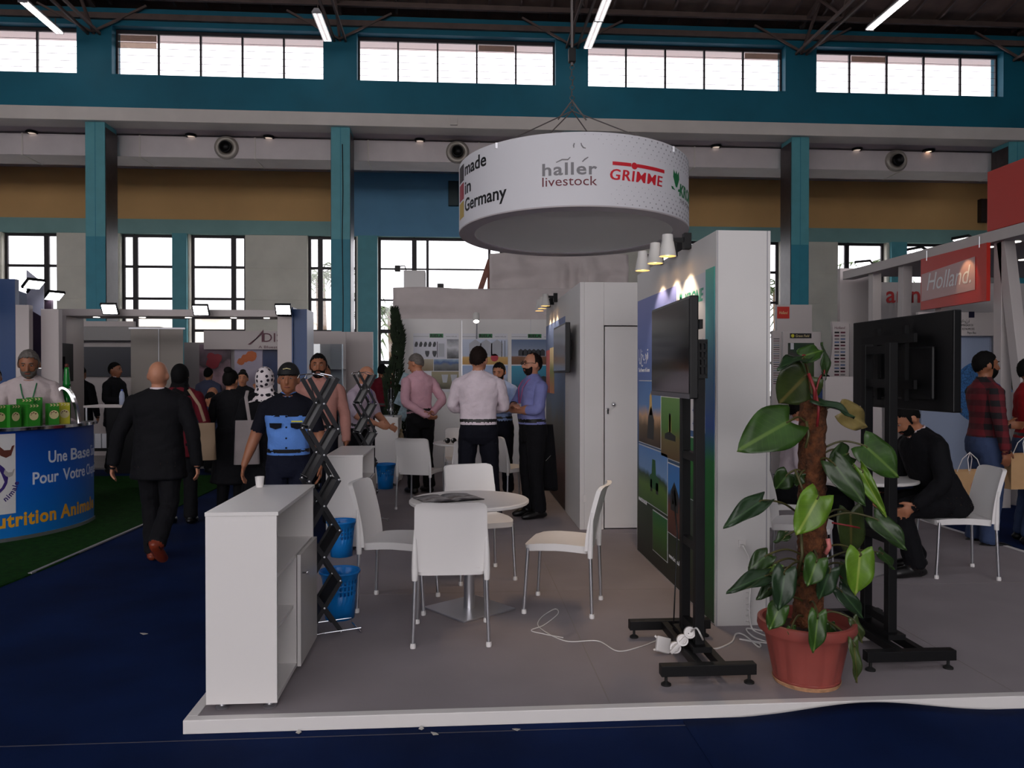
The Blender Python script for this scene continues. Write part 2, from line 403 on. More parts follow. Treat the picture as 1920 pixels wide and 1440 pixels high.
# --- air duct
root = empty('air_duct', (0, 21.0, 7.36), label='long pale grey air duct under the aisle ceiling', cat='air duct')
xs = [-26 + 2.95 * i for i in range(19)]
for i in range(18): G().box(xs[i] + .012, xs[i + 1] - .012, 0, .95, 0, .55).build('duct_section', DUCTM, root, bevel=.008)
for x in xs[1:18]: G().box(x - .02, x + .02, -.012, .962, -.012, .562).build('flange', BEAM, root)
NOZ = mat('nozzle_metal', (176, 168, 158), .4, metal=.3)
for (u, v) in ((423, 292), (858, 297), (1683, 316)):
    p = at(u, v, 20.9); x = p.x; z = .27
    def dish(prof, name, m, par):
        g = G().lathe(prof, 24); g.v = [(x + a, -c, z + b) for (a, b, c) in g.v]; return g.build(name, m, par, smooth=True)
    nz = dish([(.31, 0), (.31, .05), (.27, .09), (.2, .1), (.17, .02), (0, .02)], 'nozzle', NOZ, root)
    dish([(.16, .1), (.155, .17), (.125, .18), (.12, .06), (0, .06)], 'jet', DARKP, nz)
# soffit spot lamps
SPOTG = mat('spot_lamp_glow', (255, 235, 215), .3, emit=(255, 232, 214), estr=.5)
SL = ['left of the leftmost column', 'just left of the first duct nozzle', 'between the first duct nozzle and second column', 'left of the nozzle by the drum sign', 'right of the drum sign', 'right of the fourth column', 'above the rightmost duct nozzle', 'behind the duct near the rightmost nozzle']
for (u, v) in ((92, 266), (374, 268), (515, 271), (790, 279), (1325, 290), (1585, 292), (1712, 297), (1615, 342)):
    X, Y, Z = ray(u, v); k = (BEAMZ0 - CZ) / Z
    root = empty('ceiling_spot', (X * k, min(Y * k, 20.95), BEAMZ0), cat='ceiling lamp', group='small soffit lamps', label='small round lamp in the aisle soffit, %s' % SL.pop(0))
    G().lathe([(0, 0), (.14, 0), (.14, -.05), (.11, -.06), (.1, -.02), (0, -.02)], 14, (0, 0, .015)).build('rim', DARKP, root, smooth=True)
    G().lathe([(0, -.03), (.09, -.03), (.09, -.015), (0, -.015)], 14).build('bulb', SPOTG, root)
p = at(1840, 345, 23.2); root = empty('fluorescent_lamp', (p.x, 23.2, BEAMZ0), label='short lit lamp on aisle ceiling above the red booth', cat='ceiling lamp')
G().box(-.35, .35, -.1, .1, -.1, .02).build('housing', HOUS, root); G().tube([(-.3, 0, -.11), (.3, 0, -.11)], .025).build('tube', TUBE, root)
# --- rear wall
LZ1 = at(300, 411, YB).z      # top of teal lintel
LZ0 = at(300, 438, YB).z      # window head
def bx_(u): return at(u, 450, YB).x
op = [(-340, -230), (-215, -105), (-108, -15), (2, 105), (224, 325), (355, 459), (576, 668), (708, 1010), (1105, 1138), (1228, 1328), (1355, 1464), (1572, 1663), (1694, 1800), (1950, 2060)]
op = [(bx_(a), bx_(b)) for a, b in op]
SILL = [.9] * len(op); SILL[7] = .05; SILL[6] = .9
g = G().box(-30, 30, YB, YB + .4, LZ1, BEAMZ0 + .1)
struct(g, 'wall_back', OCHRE)
bx0, bx1 = bx_(664), bx_(1012)
struct(G().box(bx0, bx1, YB - .06, YB, LZ0, BEAMZ0 + .02), 'wall_back_blue', BLUEW)
tag(G().box(bx_(841), bx_(860), YB - .2, YB - .06, at(850, 388, YB).z, at(850, 342, YB).z).build('vent_box', mat('dark_green_vent', (22, 52, 58), .5), bevel=.01), 'dark green vent box on the blue wall behind the drum sign', 'vent')
tag(G().box(bx_(1832), bx_(1856), YB - .2, YB, at(1840, 418, YB).z, at(1840, 375, YB).z).build('vent_box', mat('dark_vent', (40, 30, 28), .5), bevel=.01), 'dark brown vent box on the ochre wall above the red booth', 'vent')
struct(G().box(-30, 30, YB, YB + .4, LZ0, LZ1), 'trim_9', mat('pale_teal_lintel', (132, 174, 170), .6, var=.08, vscale=1.2))
# solid infill with cladding panels between the openings
edges = [-30.0]
for a, b in op: edges += [a, b]
edges.append(30.0)
pil = [(bx_(325), bx_(352)), (bx_(1668), bx_(1697)), (bx_(672), bx_(708)), (bx_(1008), bx_(1092)), (bx_(1329), bx_(1355))]
wall = G()
for i in range(0, len(edges), 2): wall.box(edges[i], edges[i + 1], YB + .03, YB + .4, 0, LZ0)
for (a, b), s in zip(op, SILL): wall.box(a, b, YB + .03, YB + .4, 0, s)
wl = struct(wall, 'wall_back_lower', CONC)
JH = (LZ0 - .1) / 6
for i in range(0, len(edges), 2):
    a, b = max(edges[i], -16), min(edges[i + 1], 18)
    if b - a < .2 or a > 18: continue
    for j in range(6): G().box(a + .012, b - .012, YB, YB + .03, .05 + j * JH + .012, .05 + (j + 1) * JH - .012).build('panel', CONC, wl)
for a, b in pil: struct(G().box(a, b, YB - .12, YB + .02, 0, LZ0), 'trim_%d' % (10 + pil.index((a, b))), TEAL)
# windows of the rear wall
for i, ((a, b), s) in enumerate(zip(op, SILL)):
    if b < -16 or a > 19: continue
    root = empty('window_%d' % wn, (a, YB + .2, s), kind='structure'); wn += 1
    W = b - a; H = LZ0 - s; t = .08
    if i == 7: vx = [0, (bx_(776) - a), (bx_(801) - a), (bx_(918) - a), (bx_(942) - a), W]
    elif i in (3, 5, 10, 12): vx = [0, W * .76, W]
    elif i in (4, 6, 11): vx = [0, W * .24, W]
    else: vx = [0, W * .5, W]
    zr = [LZ0 - s - k * JH for k in range(0, 7) if LZ0 - s - k * JH > .3] + [0]
    g = G().box(0, W, 0, .07, 0, t).box(0, W, 0, .07, H - t, H)
    for k, x in enumerate(vx):
        tt = .15 if (i != 7 and 0 < k < len(vx) - 1) or (i == 7 and k in (1, 4)) else t
        xx = min(max(x - tt / 2, 0), W - tt); g.box(xx, xx + tt, 0, .07, t, H - t)
    for k, z in enumerate(zr[1:-1]):
        th = .12 if (i == 7 and k >= 2) else .08 if i != 7 else .05
        g.box(0, W, .01, .06, z - th / 2, z + th / 2)
    g.build('frame', FRAMEM, root)
    for k in range(len(vx) - 1):
        for j in range(len(zr) - 1):
            G().box(vx[k] + .03, vx[k + 1] - .03, .03, .036, zr[j + 1] + .02, zr[j] - .02).build('pane', GLASS, root)
    G().tube([(vx[1], -.05, H - .02), (vx[1], -.06, H + .08), (vx[1] - .06, -.06, H + .1)], .02, 6).build('latch', FRAMEM, root)
# closing walls of the hall: sides, and the entrance side behind the viewer, its unseen gate and clerestory openings shaped to light the stand
ENTM = mat('entrance_wall_paint', (150, 160, 165), .7)
for s, nm in ((-1, 'wall_left'), (1, 'wall_right')):
    struct(G().box(s * 30 if s > 0 else -30.3, 30.3 if s > 0 else -30, -12, YB + .4, 0, 14.4), nm, ENTM)
GW0, GW1, GH = -14.0, 5.0, 4.2
g = G().box(-30, GW0, -12.3, -12, 0, 5.6).box(GW1, 30, -12.3, -12, 0, 5.6).box(GW0, GW1, -12.3, -12, GH, 5.6).box(-30, 30, -12.3, -12, 10.3, 11.2).box(8, 30, -12.3, -12, 5.6, 10.3)
struct(g, 'wall_front', ENTM)
# ================================================================ STAND WALLS
def board(name, parent, X, y0, y1, z0, z1, m, t=.003):
    """thin print on a wall that faces left (-X)"""
    return G().box(X - t, X, y0, y1, z0, z1).build(name, m, parent)
def spot_light(name, parent, loc, energy, col=(1, .72, .45), ang=70, aim=(0, 0, -1), blend=.5, r=.02):
    l = bpy.data.lights.new(name, 'SPOT'); l.energy = energy; l.color = col; l.spot_size = math.radians(ang); l.spot_blend = blend; l.shadow_soft_size = r
    o = bpy.data.objects.new(name, l); COL.objects.link(o); o.location = loc
    o.rotation_euler = Vector(aim).to_track_quat('-Z', 'Y').to_euler(); o.parent = parent
    return o
PW0, PW1, PWY0, PWY1, PWZ = 1.6, 1.945, 4.75, 6.9, 2.53
wallp = empty('poster_wall', (PW0, PWY0, PZ), label='tall white partition wall with blue and green tractor poster', cat='partition wall')
def W(g): g.v = [(x - PW0, y - PWY0, z - PZ) for x, y, z in g.v]; return g
W(G().box(PW0, PW1, PWY0, PWY1, PZ, PWZ)).build('wall_panel', WHITEP, wallp, bevel=.002)
for x in (PW0 + .006, PW1 - .022): W(G().box(x - .003, x + .003, PWY0 - .003, PWY0, PZ, PWZ)).build('edge_strip', mat('grey_edge', (170, 168, 172), .4), wallp)
SKYB = ramp_mat('poster_sky_print', [(0, (28, 30, 22)), (.16, (34, 52, 26)), (.33, (60, 74, 66)), (.5, (62, 104, 158)), (.75, (84, 112, 186)), (1, (118, 128, 196))], noise_amt=.12, nscale=1.6)
W(G().box(PW0 - .004, PW0, PWY0 + .17, PWY1 - .03, PZ + .01, 2.29)).build('poster', SKYB, wallp)
STRIP = ramp_mat('poster_side_print', [(0, (8, 52, 22)), (.22, (8, 92, 34)), (.45, (6, 110, 46)), (.55, (16, 70, 150)), (.75, (20, 110, 150)), (1, (46, 176, 158))])
W(G().box(PW0 - .005, PW0, PWY0 + .03, PWY0 + .2, PZ + .01, 2.31)).build('poster', STRIP, wallp)
W(G().box(PW0 - .006, PW0, PWY0 + .2, 5.62, 1.25, 2.298)).build('poster', mat('poster_white_print', (206, 212, 224), .5), wallp)
def pic(y0, y1, z0, z1, stops, nm, na=.25, ns=4):
    m = ramp_mat(nm, stops, noise_amt=na, nscale=ns)
    W(G().box(PW0 - .0065, PW0 - .004, y0 - .008, y1 + .008, z0 - .008, z1 + .008)).build('picture_border', mat('poster_white_line', (200, 205, 210), .5), wallp)
    return W(G().box(PW0 - .008, PW0 - .0065, y0, y1, z0, z1)).build('picture', m, wallp)
pic(6.06, 6.8, 1.05, 1.58, [(0, (60, 44, 30)), (.3, (104, 84, 54)), (.45, (210, 170, 130)), (.6, (90, 140, 200)), (1, (70, 120, 190))], 'harvest_picture')
pic(5.5, 6.04, 1.0, 1.46, [(0, (96, 74, 44)), (.3, (112, 100, 60)), (.5, (70, 120, 44)), (1, (92, 140, 70))], 'mower_picture')
pic(5.86, 6.8, .56, 1.02, [(0, (60, 96, 36)), (.35, (86, 124, 44)), (.5, (40, 70, 50)), (.6, (120, 160, 210)), (1, (90, 140, 205))], 'tractor_picture')
pic(5.45, 5.84, .44, .96, [(0, (84, 44, 34)), (.4, (110, 62, 44)), (.55, (40, 54, 70)), (.65, (60, 130, 200)), (1, (60, 120, 196))], 'trailer_picture')
pic(5.86, 6.3, .2, .52, [(0, (50, 70, 24)), (.6, (56, 110, 34)), (1, (30, 110, 56))], 'meadow_picture')
pic(4.98, 5.42, .78, 1.2, [(0, (20, 80, 30)), (.6, (36, 120, 44)), (1, (26, 110, 60))], 'grass_picture')
# machine silhouettes in the pictures
MACH = mat('machine_print_green', (26, 92, 44), .5); MACHD = mat('machine_print_dark', (24, 30, 30), .5); MACHY = mat('machine_print_yellow', (214, 178, 96), .5)
def shape(poly, y, z, m, name='machine_print'):
    W(G().prism([(-a, b) for a, b in poly], (PW0 - .0082, y, z), (0, 1, 0), (0, 0, 1), .001)).build(name, m, wallp)
shape([(0, 0), (.28, 0), (.28, .1), (.2, .12), (.18, .24), (.08, .24), (.06, .12), (0, .1)], 6.4, .7, MACH)
shape([(.02, -.05), (.08, -.05), (.08, .05), (.02, .05)], 6.4, .72, MACHD); shape([(.2, -.05), (.27, -.05), (.27, .04), (.2, .04)], 6.4, .72, MACHD)
shape([(0, 0), (.2, 0), (.2, .14), (.1, .22), (0, .14)], 5.76, .62, MACHD); shape([(.04, .05), (.16, .05), (.12, .18)], 5.76, .62, MACHY)
shape([(0, 0), (.3, 0), (.3, .04), (.17, .06), (.17, .2), (.12, .2), (.12, .06), (0, .04)], 5.93, 1.14, MACHD); shape([(.11, .06), (.18, .06), (.17, .19), (.12, .19)], 5.93, 1.14, MACHY)
shape([(0, 0), (.22, 0), (.24, .16), (.14, .28), (.04, .18)], 6.5, 1.1, MACHD); shape([(.05, .14), (.16, .14), (.13, .34), (.07, .3)], 6.48, 1.16, MACHY)
# logo: crown and word, sparkle print, white slogan
KT = mat('teal_logo_print', (44, 150, 130), .5)
def crown(g, o, r, u, s, t):
    for k in range(3):
        a = (k - 1) * .5
        g.prism([(s * (.5 * math.sin(a) * f + .18 * math.cos(a) * sgn * wv + .5), s * (.15 + .75 * f)) for f, sgn, wv in ((0, -1, .4), (.55, -1, 1), (1, 0, 0), (.55, 1, 1), (0, 1, .4))], o, r, u, t)
    g.prism([(s * .1, 0), (s * .9, 0), (s * .95, s * .12), (s * .05, s * .12)], o, r, u, t); return g
W(crown(G(), (PW0 - .0065, 5.56, 2.12), (0, -1, 0), (0, 0, 1), .11, .001)).build('crown_logo', KT, wallp)
text('KRONE', .115, KT, wallp, (-.007, 5.42 - PWY0, 2.12 - PZ), (0, -1, 0), (0, 0, 1), shear=.25, bold=.003, width=.43)
STAR = mat('sparkle_print', (106, 122, 176), .5)
def sparkle(g, y, z, s): g.prism([(s * (1 if k % 2 == 0 else .25) * math.cos(k * PI / 4), s * (1 if k % 2 == 0 else .25) * math.sin(k * PI / 4)) for k in range(8)], (PW0 - .0062, y, z), (0, -1, 0), (0, 0, 1), .0006)
g = G()
for i in range(5):
    for j in range(7): sparkle(g, 5.0 + i * .1, 1.3 + j * .09, .035 - .003 * i)
for i in range(7):
    for j in range(6): sparkle(g, 5.6 + i * .05, 1.86 + j * .06, .045 - .005 * i)
W(g).build('sparkle_print', STAR, wallp)['kind'] = 'stuff'
WL = mat('white_print', (228, 232, 238), .5)
text('الخبرة', .14, WL, wallp, (-.005, 6.83 - PWY0, 1.76 - PZ), (0, -1, 0), (0, 0, 1), width=.34)
text('The Power of Green', .05, WL, wallp, (-.005, 6.83 - PWY0, 1.66 - PZ), (0, -1, 0), (0, 0, 1), width=.4)
for (y, z) in ((6.8, .58), (5.8, .3)): text('www.krone.de', .05, WL, wallp, (-.009, y - PWY0, z - .05 - PZ), (0, -1, 0), (0, 0, 1), width=.3)
# power socket with coiled cable on the white front
sk = W(G().box(1.742, 1.79, PWY0 - .012, PWY0, .55, .6)).build('socket', WHITE, wallp, bevel=.003)
W(G().box(1.748, 1.766, PWY0 - .045, PWY0 - .012, .555, .575)).build('plug', CABLEW, sk, bevel=.003)
# --- wall spot lamps
SHADE = mat('lamp_shade_white', (225, 222, 218), .4); BULB = mat('warm_bulb', (255, 214, 140), .4, emit=(255, 196, 110), estr=9)
def wall_spot(x, y, z, wx, label, power, aim=(.12, 0, -1)):
    root = empty('spot_lamp', (x, y, z), label=label, cat='spot lamp', group='spot lamps over the posters')
    G().lathe([(0, .15), (.036, .15), (.04, .1), (.042, .1), (.06, 0), (.056, 0), (.036, .09), (0, .1)], 20).build('shade', SHADE, root, smooth=True, auto=.6)
    G().ell((0, 0, .03), (.03, .03, .025), 10, 6).build('bulb', BULB, root, smooth=True)
    G().box(.03, wx - x, -.014, .014, .1, .128).build('arm', BLACKM, root)
    G().box(wx - x - .02, wx - x + .03, -.03, .03, .05, .16).build('bracket', BLACKM, root, bevel=.003)
    spot_light('lamp_light', root, (0, 0, -.01), power, ang=96, aim=aim, blend=.35, r=.02)
for y, z, lb in ((6.03, 2.45, 'farthest'), (5.64, 2.45, 'middle'), (5.3, 2.45, 'nearest')):
    wall_spot(1.44, y, z, PW0 - .03, 'white conical spot lamp over the tractor poster, %s of three' % lb, 14)
# --- storage cabin with hidden door
CX0, CX1, CY0, CY1, CZ1 = 1.23, 2.75, 7.85, 10.9, 2.58
cab = empty('storage_cabin', (CX0, CY0, PZ), label='white storage cabin with closed flush door beside the poster wall', cat='cabin')
def K(g): g.v = [(x - CX0, y - CY0, z - PZ) for x, y, z in g.v]; return g
DX0, DX1, DZ = 1.475, 2.28, 2.13
K(G().box(CX0, CX0 + .045, CY0, CY1, PZ, CZ1)).build('side_wall', WHITEP, cab, bevel=.002)
K(G().box(CX1 - .045, CX1, CY0, CY1, PZ, CZ1)).build('side_wall', WHITEP, cab)
K(G().box(CX0 + .045, CX1 - .045, CY1 - .045, CY1, PZ, CZ1)).build('rear_wall', WHITEP, cab)
K(G().box(CX0 + .046, DX0, CY0, CY0 + .045, PZ, CZ1)).build('front_panel', WHITEP, cab, bevel=.002)
K(G().box(DX0 + .001, DX1, CY0, CY0 + .045, DZ + .012, CZ1)).build('front_panel', WHITEP, cab, bevel=.002)
K(G().box(DX1 + .001, CX1 - .046, CY0, CY0 + .045, PZ, CZ1)).build('front_panel', WHITEP, cab)
K(G().box(CX0 + .05, CX1 - .05, CY0 + .06, CY1 - .06, CZ1 - .06, CZ1 - .03)).build('ceiling_panel', WHITEP, cab)
dr = K(G().box(DX0 + .012, DX1 - .01, CY0 + .004, CY0 + .04, PZ + .012, DZ)).build('door', WHITEP, cab, bevel=.002)
g = G().lathe([(0, 0), (.024, 0), (.026, .012), (.014, .03), (0, .032)], 14); g.v = [(DX0 + .1 + a, CY0 - c + .004, 1.335 + b) for a, b, c in g.v]; K(g).build('knob', CHROME, dr, smooth=True)
K(G().box(DX0 + .025, DX0 + .05, CY0 - .02, CY0 + .004, 1.27, 1.3)).build('lock', CHROME, dr, bevel=.004)
K(G().tube([(DX0 + .037, CY0 - .022, 1.285), (DX0 + .037, CY0 - .03, 1.24)], .006)).build('key', DARKP, dr)
K(G().box(2.1, 2.14, CY0 - .03, CY0, 2.46, 2.5)).build('clamp', ALU, cab)
K(G().box(1.26, 1.3, CY0 - .01, CY0, .34, .42)).build('socket', WHITE, cab, bevel=.003)
POST2 = ramp_mat('cabin_poster_print', [(0, (40, 22, 18)), (.2, (92, 44, 38)), (.34, (70, 64, 60)), (.44, (84, 84, 82)), (.55, (70, 96, 130)), (1, (96, 120, 176))], noise_amt=.18, nscale=2)
K(G().box(CX0 - .004, CX0, 8.95, CY1 - .02, PZ + .01, 2.32)).build('poster', POST2, cab)
K(G().box(CX0 - .007, CX0 - .004, 10.45, 10.85, 1.4, 1.98)).build('picture', ramp_mat('red_machine_picture', [(0, (150, 60, 60)), (.5, (190, 110, 100)), (1, (200, 90, 100))], noise_amt=.3, nscale=6), cab)
K(G().box(CX0 - .007, CX0 - .004, 9.95, 10.42, 1.4, 2.0)).build('picture', ramp_mat('harvester_picture', [(0, (190, 120, 80)), (.5, (110, 130, 70)), (.7, (200, 190, 150)), (1, (210, 200, 170))], noise_amt=.3, nscale=6), cab)
for y, lb in ((10.4, 'farthest'), (10.04, 'middle'), (9.67, 'nearest')):
    wall_spot(1.08, y, 2.5, CX0 - .03, 'lit white spot lamp on the cabin side wall, %s of three' % lb, 8)
# television on the cabin wall
SCRN = mat('dark_screen', (8, 8, 11), .12, spec=.25); BEZ = mat('screen_bezel', (13, 13, 15), .4, spec=.3)
tv = empty('wall_television', (1.12, 8.48, 1.66), label='flat television with grey machine pictures mounted on the cabin side', cat='television')
G().box(-.02, .03, -.5, .5, 0, .52).build('casing', BEZ, tv, bevel=.006)
G().box(-.024, -.02, -.48, .48, .025, .5).build('screen', ramp_mat('machine_slide', [(0, (88, 92, 100)), (.35, (60, 64, 74)), (.5, (60, 44, 40)), (.62, (92, 90, 100)), (1, (110, 114, 126))], noise_amt=.5, nscale=5, emit=.12, rough=.2), tv)
G().box(.03, .06, -.28, .28, .1, .42).build('rear_box', DARKP, tv, bevel=.01)
G().box(.06, .106, -.1, .1, .15, .36).build('mount', BLACKM, tv)
# --- rear poster wall with three product posters
YR = 12.9
rw = empty('rear_wall', (-1.05, YR, PZ), label='white panel wall with three grain machinery posters behind the visitors', cat='partition wall')
def R(g): g.v = [(x + 1.05, y - YR, z - PZ) for x, y, z in g.v]; return g
js = [at(738, 650, YR).x, at(866, 650, YR).x, at(995, 650, YR).x, at(1124, 650, YR).x]
for a, b in zip(js[:-1], js[1:]): R(G().box(a + .004, b - .004, YR, YR + .05, PZ, 2.57)).build('wall_panel', WHITEP, rw, bevel=.002)
for x in js: R(G().box(x - .012, x + .012, YR + .005, YR + .045, PZ, 2.55)).build('post', ALU, rw)
RG = mat('riela_green_print', (20, 112, 60), .5); GREYT = mat('small_print', (110, 110, 112), .6)
INK0 = mat('black_ink', (14, 20, 16), .6)
PAPER = mat('poster_paper', (214, 214, 220), .5)
posters = [(775, 860), (867, 952), (959, 1044)]
BW = [(0, (50, 50, 54)), (.4, (150, 150, 156)), (.6, (205, 206, 212)), (1, (120, 122, 130))]
for i, (ua, ub) in enumerate(posters):
    x0, x1 = at(ua, 650, YR).x, at(ub, 650, YR).x; z1 = at(800, 625, YR).z; z0 = at(800, 735, YR).z; Wd = x1 - x0
    ps = R(G().box(x0, x1, YR - .006, YR, z0, z1)).build('poster', PAPER, rw)
    hx = x0 + Wd * .36
    R(G().box(hx, hx + Wd * .3, YR - .0075, YR - .006, z1 - .07, z1 - .005)).build('logo_block', RG, ps)
    text('RIELA', .066, INK0, ps, (hx + .01 + 1.05, -.0078, z1 - .062 - PZ), width=Wd * .27, bold=.002)
    R(G().box(x0, hx - .01, YR - .007, YR - .006, z1 - .055, z1 - .05)).build('rule', GREYT, ps)
    text('www.riela.de', .03, GREYT, ps, (hx + Wd * .36 + 1.05, -.0072, z1 - .06 - PZ), width=Wd * .24)
    def pp(fx0, fx1, fz0, fz1, stops, nm, na=.5, ns=9):
        R(G().box(x0 + Wd * fx0, x0 + Wd * fx1, YR - .009, YR - .006, z0 + (z1 - z0) * fz0, z0 + (z1 - z0) * fz1)).build('picture', ramp_mat(nm, stops, noise_amt=na, nscale=ns), ps)
    def pm(poly, fx, fz, s, m):
        R(G().prism([(a * s, b * s) for a, b in poly], (x0 + Wd * fx, YR - .0095, z0 + (z1 - z0) * fz), (1, 0, 0), (0, 0, 1), .001)).build('machine_print', m, ps)
    DK = mat('machine_print_charcoal', (48, 50, 56), .5); LT = mat('machine_print_pale', (170, 172, 180), .5)
    if i == 0:
        pp(.0, .72, .57, .9, [(0, (196, 196, 206)), (1, (212, 212, 222))], 'white_machine_row', .1); pp(.74, 1, .57, .9, BW, 'steel_silo_interior'); pp(.45, 1, .36, .56, [(0, (60, 62, 60)), (.5, (110, 112, 116)), (.7, (60, 90, 140)), (1, (150, 170, 190))], 'plant_picture')
        pp(0, .44, .36, .56, [(0, (120, 100, 70)), (1, (170, 160, 140))], 'hall_picture'); pp(.4, 1, .05, .35, [(0, (70, 66, 50)), (.5, (130, 124, 100)), (1, (150, 140, 110))], 'container_picture')
        for k in range(5): pm([(0, 0), (.7, 0), (1, .8), (.8, 1.5), (.3, 1.5), (0, .7)], .03 + k * .1, .77, .055, DK)
        for fx in (.26, .42): pm([(.3, 0), (.7, 0), (1, .8), (1, 1.4), (0, 1.4), (0, .8)], fx, .6, .07, DK)
        pm([(0, 0), (1, 0), (1, 2.2), (0, 2.2)], .55, .6, .1, LT); pm([(0, 0), (.12, 0), (.12, 2.6), (0, 2.6)], .52, .59, .1, DK)
        for fx in (.62, .82): pm([(.2, 0), (.8, 0), (1, 1.2), (0, 1.2)], fx, .16, .11, LT)
    else:
        sky = [(0, (186, 140, 70)), (.28, (206, 166, 96)), (.34, (176, 186, 206)), (1, (196, 204, 222))] if i == 1 else [(0, (110, 72, 48)), (.3, (130, 90, 62)), (.36, (150, 160, 180)), (1, (96, 116, 150))]
        pp(0, 1, .47, .9, sky, 'silo_picture_%d' % i, .06); pp(0, 1, .06, .45, [(0, (60, 90, 50)), (.15, (84, 96, 100)), (.5, (170, 180, 204)), (1, (150, 170, 206))] if i == 1 else [(0, (60, 74, 70)), (.2, (40, 110, 140)), (1, (60, 150, 180))], 'plant_view_%d' % i, .12)
        for k in range(3 if i == 1 else 6):
            pm([(0, 0), (1, 0), (1, 1), (.5, 1.35), (0, 1)], .15 + k * (.24 if i == 1 else .095), .62, .2 if i == 1 else .085, LT if i == 1 else DK)
        pm([(0, 0), (.06, 0), (.06, 1.8), (0, 1.8)], .86, .6, .15, DK); pm([(0, 0), (.06, 0), (.06, 1.8), (0, 1.8)], .93, .6, .15, DK)
        pm([(.5 + .5 * math.cos(t * .52), .5 + .5 * math.sin(t * .52)) for t in range(12)], .62, .52 if i == 1 else .14, .13, mat('red_print', (176, 40, 60), .5) if i == 1 else DK)
# ceiling-mounted spot in front of the posters
p = at(893, 603, 12.2); root = empty('spot_lamp', (p.x, 12.2, p.z), label='lit white cylinder spot lamp above the middle grain poster', cat='spot lamp'); root.rotation_euler = (-.6, 0, 0)
LBUL = mat('white_bulb', (255, 255, 255), .3, emit=(255, 248, 240), estr=12)
G().lathe([(0, .15), (.05, .15), (.05, 0), (.044, 0), (.04, .02), (0, .02)], 16).build('shade', SHADE, root, smooth=True, auto=.6); G().lathe([(0, .01), (.042, .01), (.042, .018), (0, .018)], 14).build('bulb', LBUL, root)
G().tube([(0, 0, .15), (.02, .3, .22), (.02, .7, .2)], .012).build('arm', ALU, root)
# --- draped covers of the neighbouring stand behind
CLOTH = mat('grey_dust_sheet', (196, 186, 184), .85, var=.06, vscale=3, bump=.3, bscale=9)
def drape(name, u0, u1, v0, v1, Y, seed, amp=.05):
    a = at(u0, v1, Y); b = at(u1, v0, Y); nx, nz = 44, 14; vs = []
    for j in range(nz + 1):
        for i in range(nx + 1):
            x = i / nx; z = j / nz
            gx = a.x + (b.x - a.x) * x; gz = a.z + (b.z - a.z) * z
            tie = math.exp(-((x - .62) / .1) ** 2) * (1 - z)
            d = amp * math.sin(x * 24 + seed + 2 * z) * .5 + amp * noise.noise(Vector((x * 7 + seed, z * 4, seed))) * 1.4 + tie * .12 * math.sin(x * 90)
            vs.append((gx, Y + d, gz + .03 * noise.noise(Vector((x * 5, seed, 0))) * z))
    g = G().add(vs, [(j * (nx + 1) + i, j * (nx + 1) + i + 1, (j + 1) * (nx + 1) + i + 1, (j + 1) * (nx + 1) + i) for j in range(nz) for i in range(nx)])
    g.v = [(x, y - 14.3, z) for x, y, z in g.v]; o = g.build(name, CLOTH, fr, smooth=True); so = o.modifiers.new('solid', 'SOLIDIFY'); so.thickness = .006
# support frame for the sheets
fr = empty('sheet_frame', (0, 14.3, 0), label='pale dust sheets draped on a wooden frame above the grain posters', cat='cover sheet')
drape('sheet', 737, 1240, 543, 625, 13.5, 1)
drape('sheet', 918, 1178, 478, 552, 14.0, 5, .06)
WOOD = mat('red_brown_wood', (128, 78, 62), .6, var=.2, vscale=8)
for u in (742, 918, 1172): G().box(at(u, 600, 14.3).x - .04, at(u, 600, 14.3).x + .04, -.04, .04, 0, 3.05 if u < 900 else 3.75).build('post', WOOD, fr)
G().bar(at(900, 545, 14.3) - Vector((0, 14.3, 0)), at(919, 488, 14.3) - Vector((0, 14.3, 0)), .1, .1).build('brace', WOOD, fr)
G().box(at(740, 500, 14.3).x, at(1174, 500, 14.3).x, -.03, .03, 2.95, 3.02).build('rail', WOOD, fr)
a = at(757, 560, 14.6); b = at(797, 507, 14.6)
wb = empty('pillar_box', (a.x, 14.6, 0), label='white box pillar with small black floodlight behind the dust sheet', cat='pillar')
G().box(0, b.x - a.x, 0, .4, 0, b.z).build('body', WHITEP, wb, bevel=.004)
fl_ = G().box(-.16, -.06, -.08, .02, b.z - .03, b.z + .08).build('floodlight', DARKP, wb, bevel=.01); G().tube([(-.06, -.03, b.z + .07), (.02, -.03, b.z + .08), (.04, .1, b.z)], .01).build('arm', DARKP, fl_)
a = at(826, 546, 14.6); o = empty('floodlight', (a.x, 14.6, 0), label='small black floodlight standing above the dust sheet', cat='floodlight')
G().box(-.02, .02, 0, .04, 0, a.z).build('pole', ALU, o); G().box(-.06, .06, -.04, .06, a.z, a.z + .14).build('lamp_head', DARKP, o, bevel=.008); G().box(.06, .12, -.03, .05, a.z - .03, a.z + .06).build('driver_box', WHITE, o)
# ================================================================ HANGING DRUM SIGN
RY_, RR, RH, RZB = 7.6, 1.114, .62, 3.02
RX_ = at(1074, 400, RY_).x
drum = empty('drum_sign', (RX_, RY_, RZB), label='large round white drum sign with company names hanging over the stand', cat='hanging sign')
drum.rotation_euler = (math.radians(-2.0), 0, 0)
FAB = mat('white_sign_fabric', (228, 227, 232), .7); RIMM = mat('sign_rim_grey', (190, 182, 186), .5); UND = mat('sign_underside', (235, 232, 226), .8)
_nt = UND.node_tree; _tl = _nt.nodes.new('ShaderNodeBsdfTranslucent'); _tl.inputs[0].default_value = (.8, .79, .77, 1); _mx = _nt.nodes.new('ShaderNodeMixShader'); _mx.inputs[0].default_value = .55
_nt.links.new(_nt.nodes['Principled BSDF'].outputs[0], _mx.inputs[1]); _nt.links.new(_tl.outputs[0], _mx.inputs[2]); _nt.links.new(_mx.outputs[0], _nt.nodes['Material Output'].inputs[0])
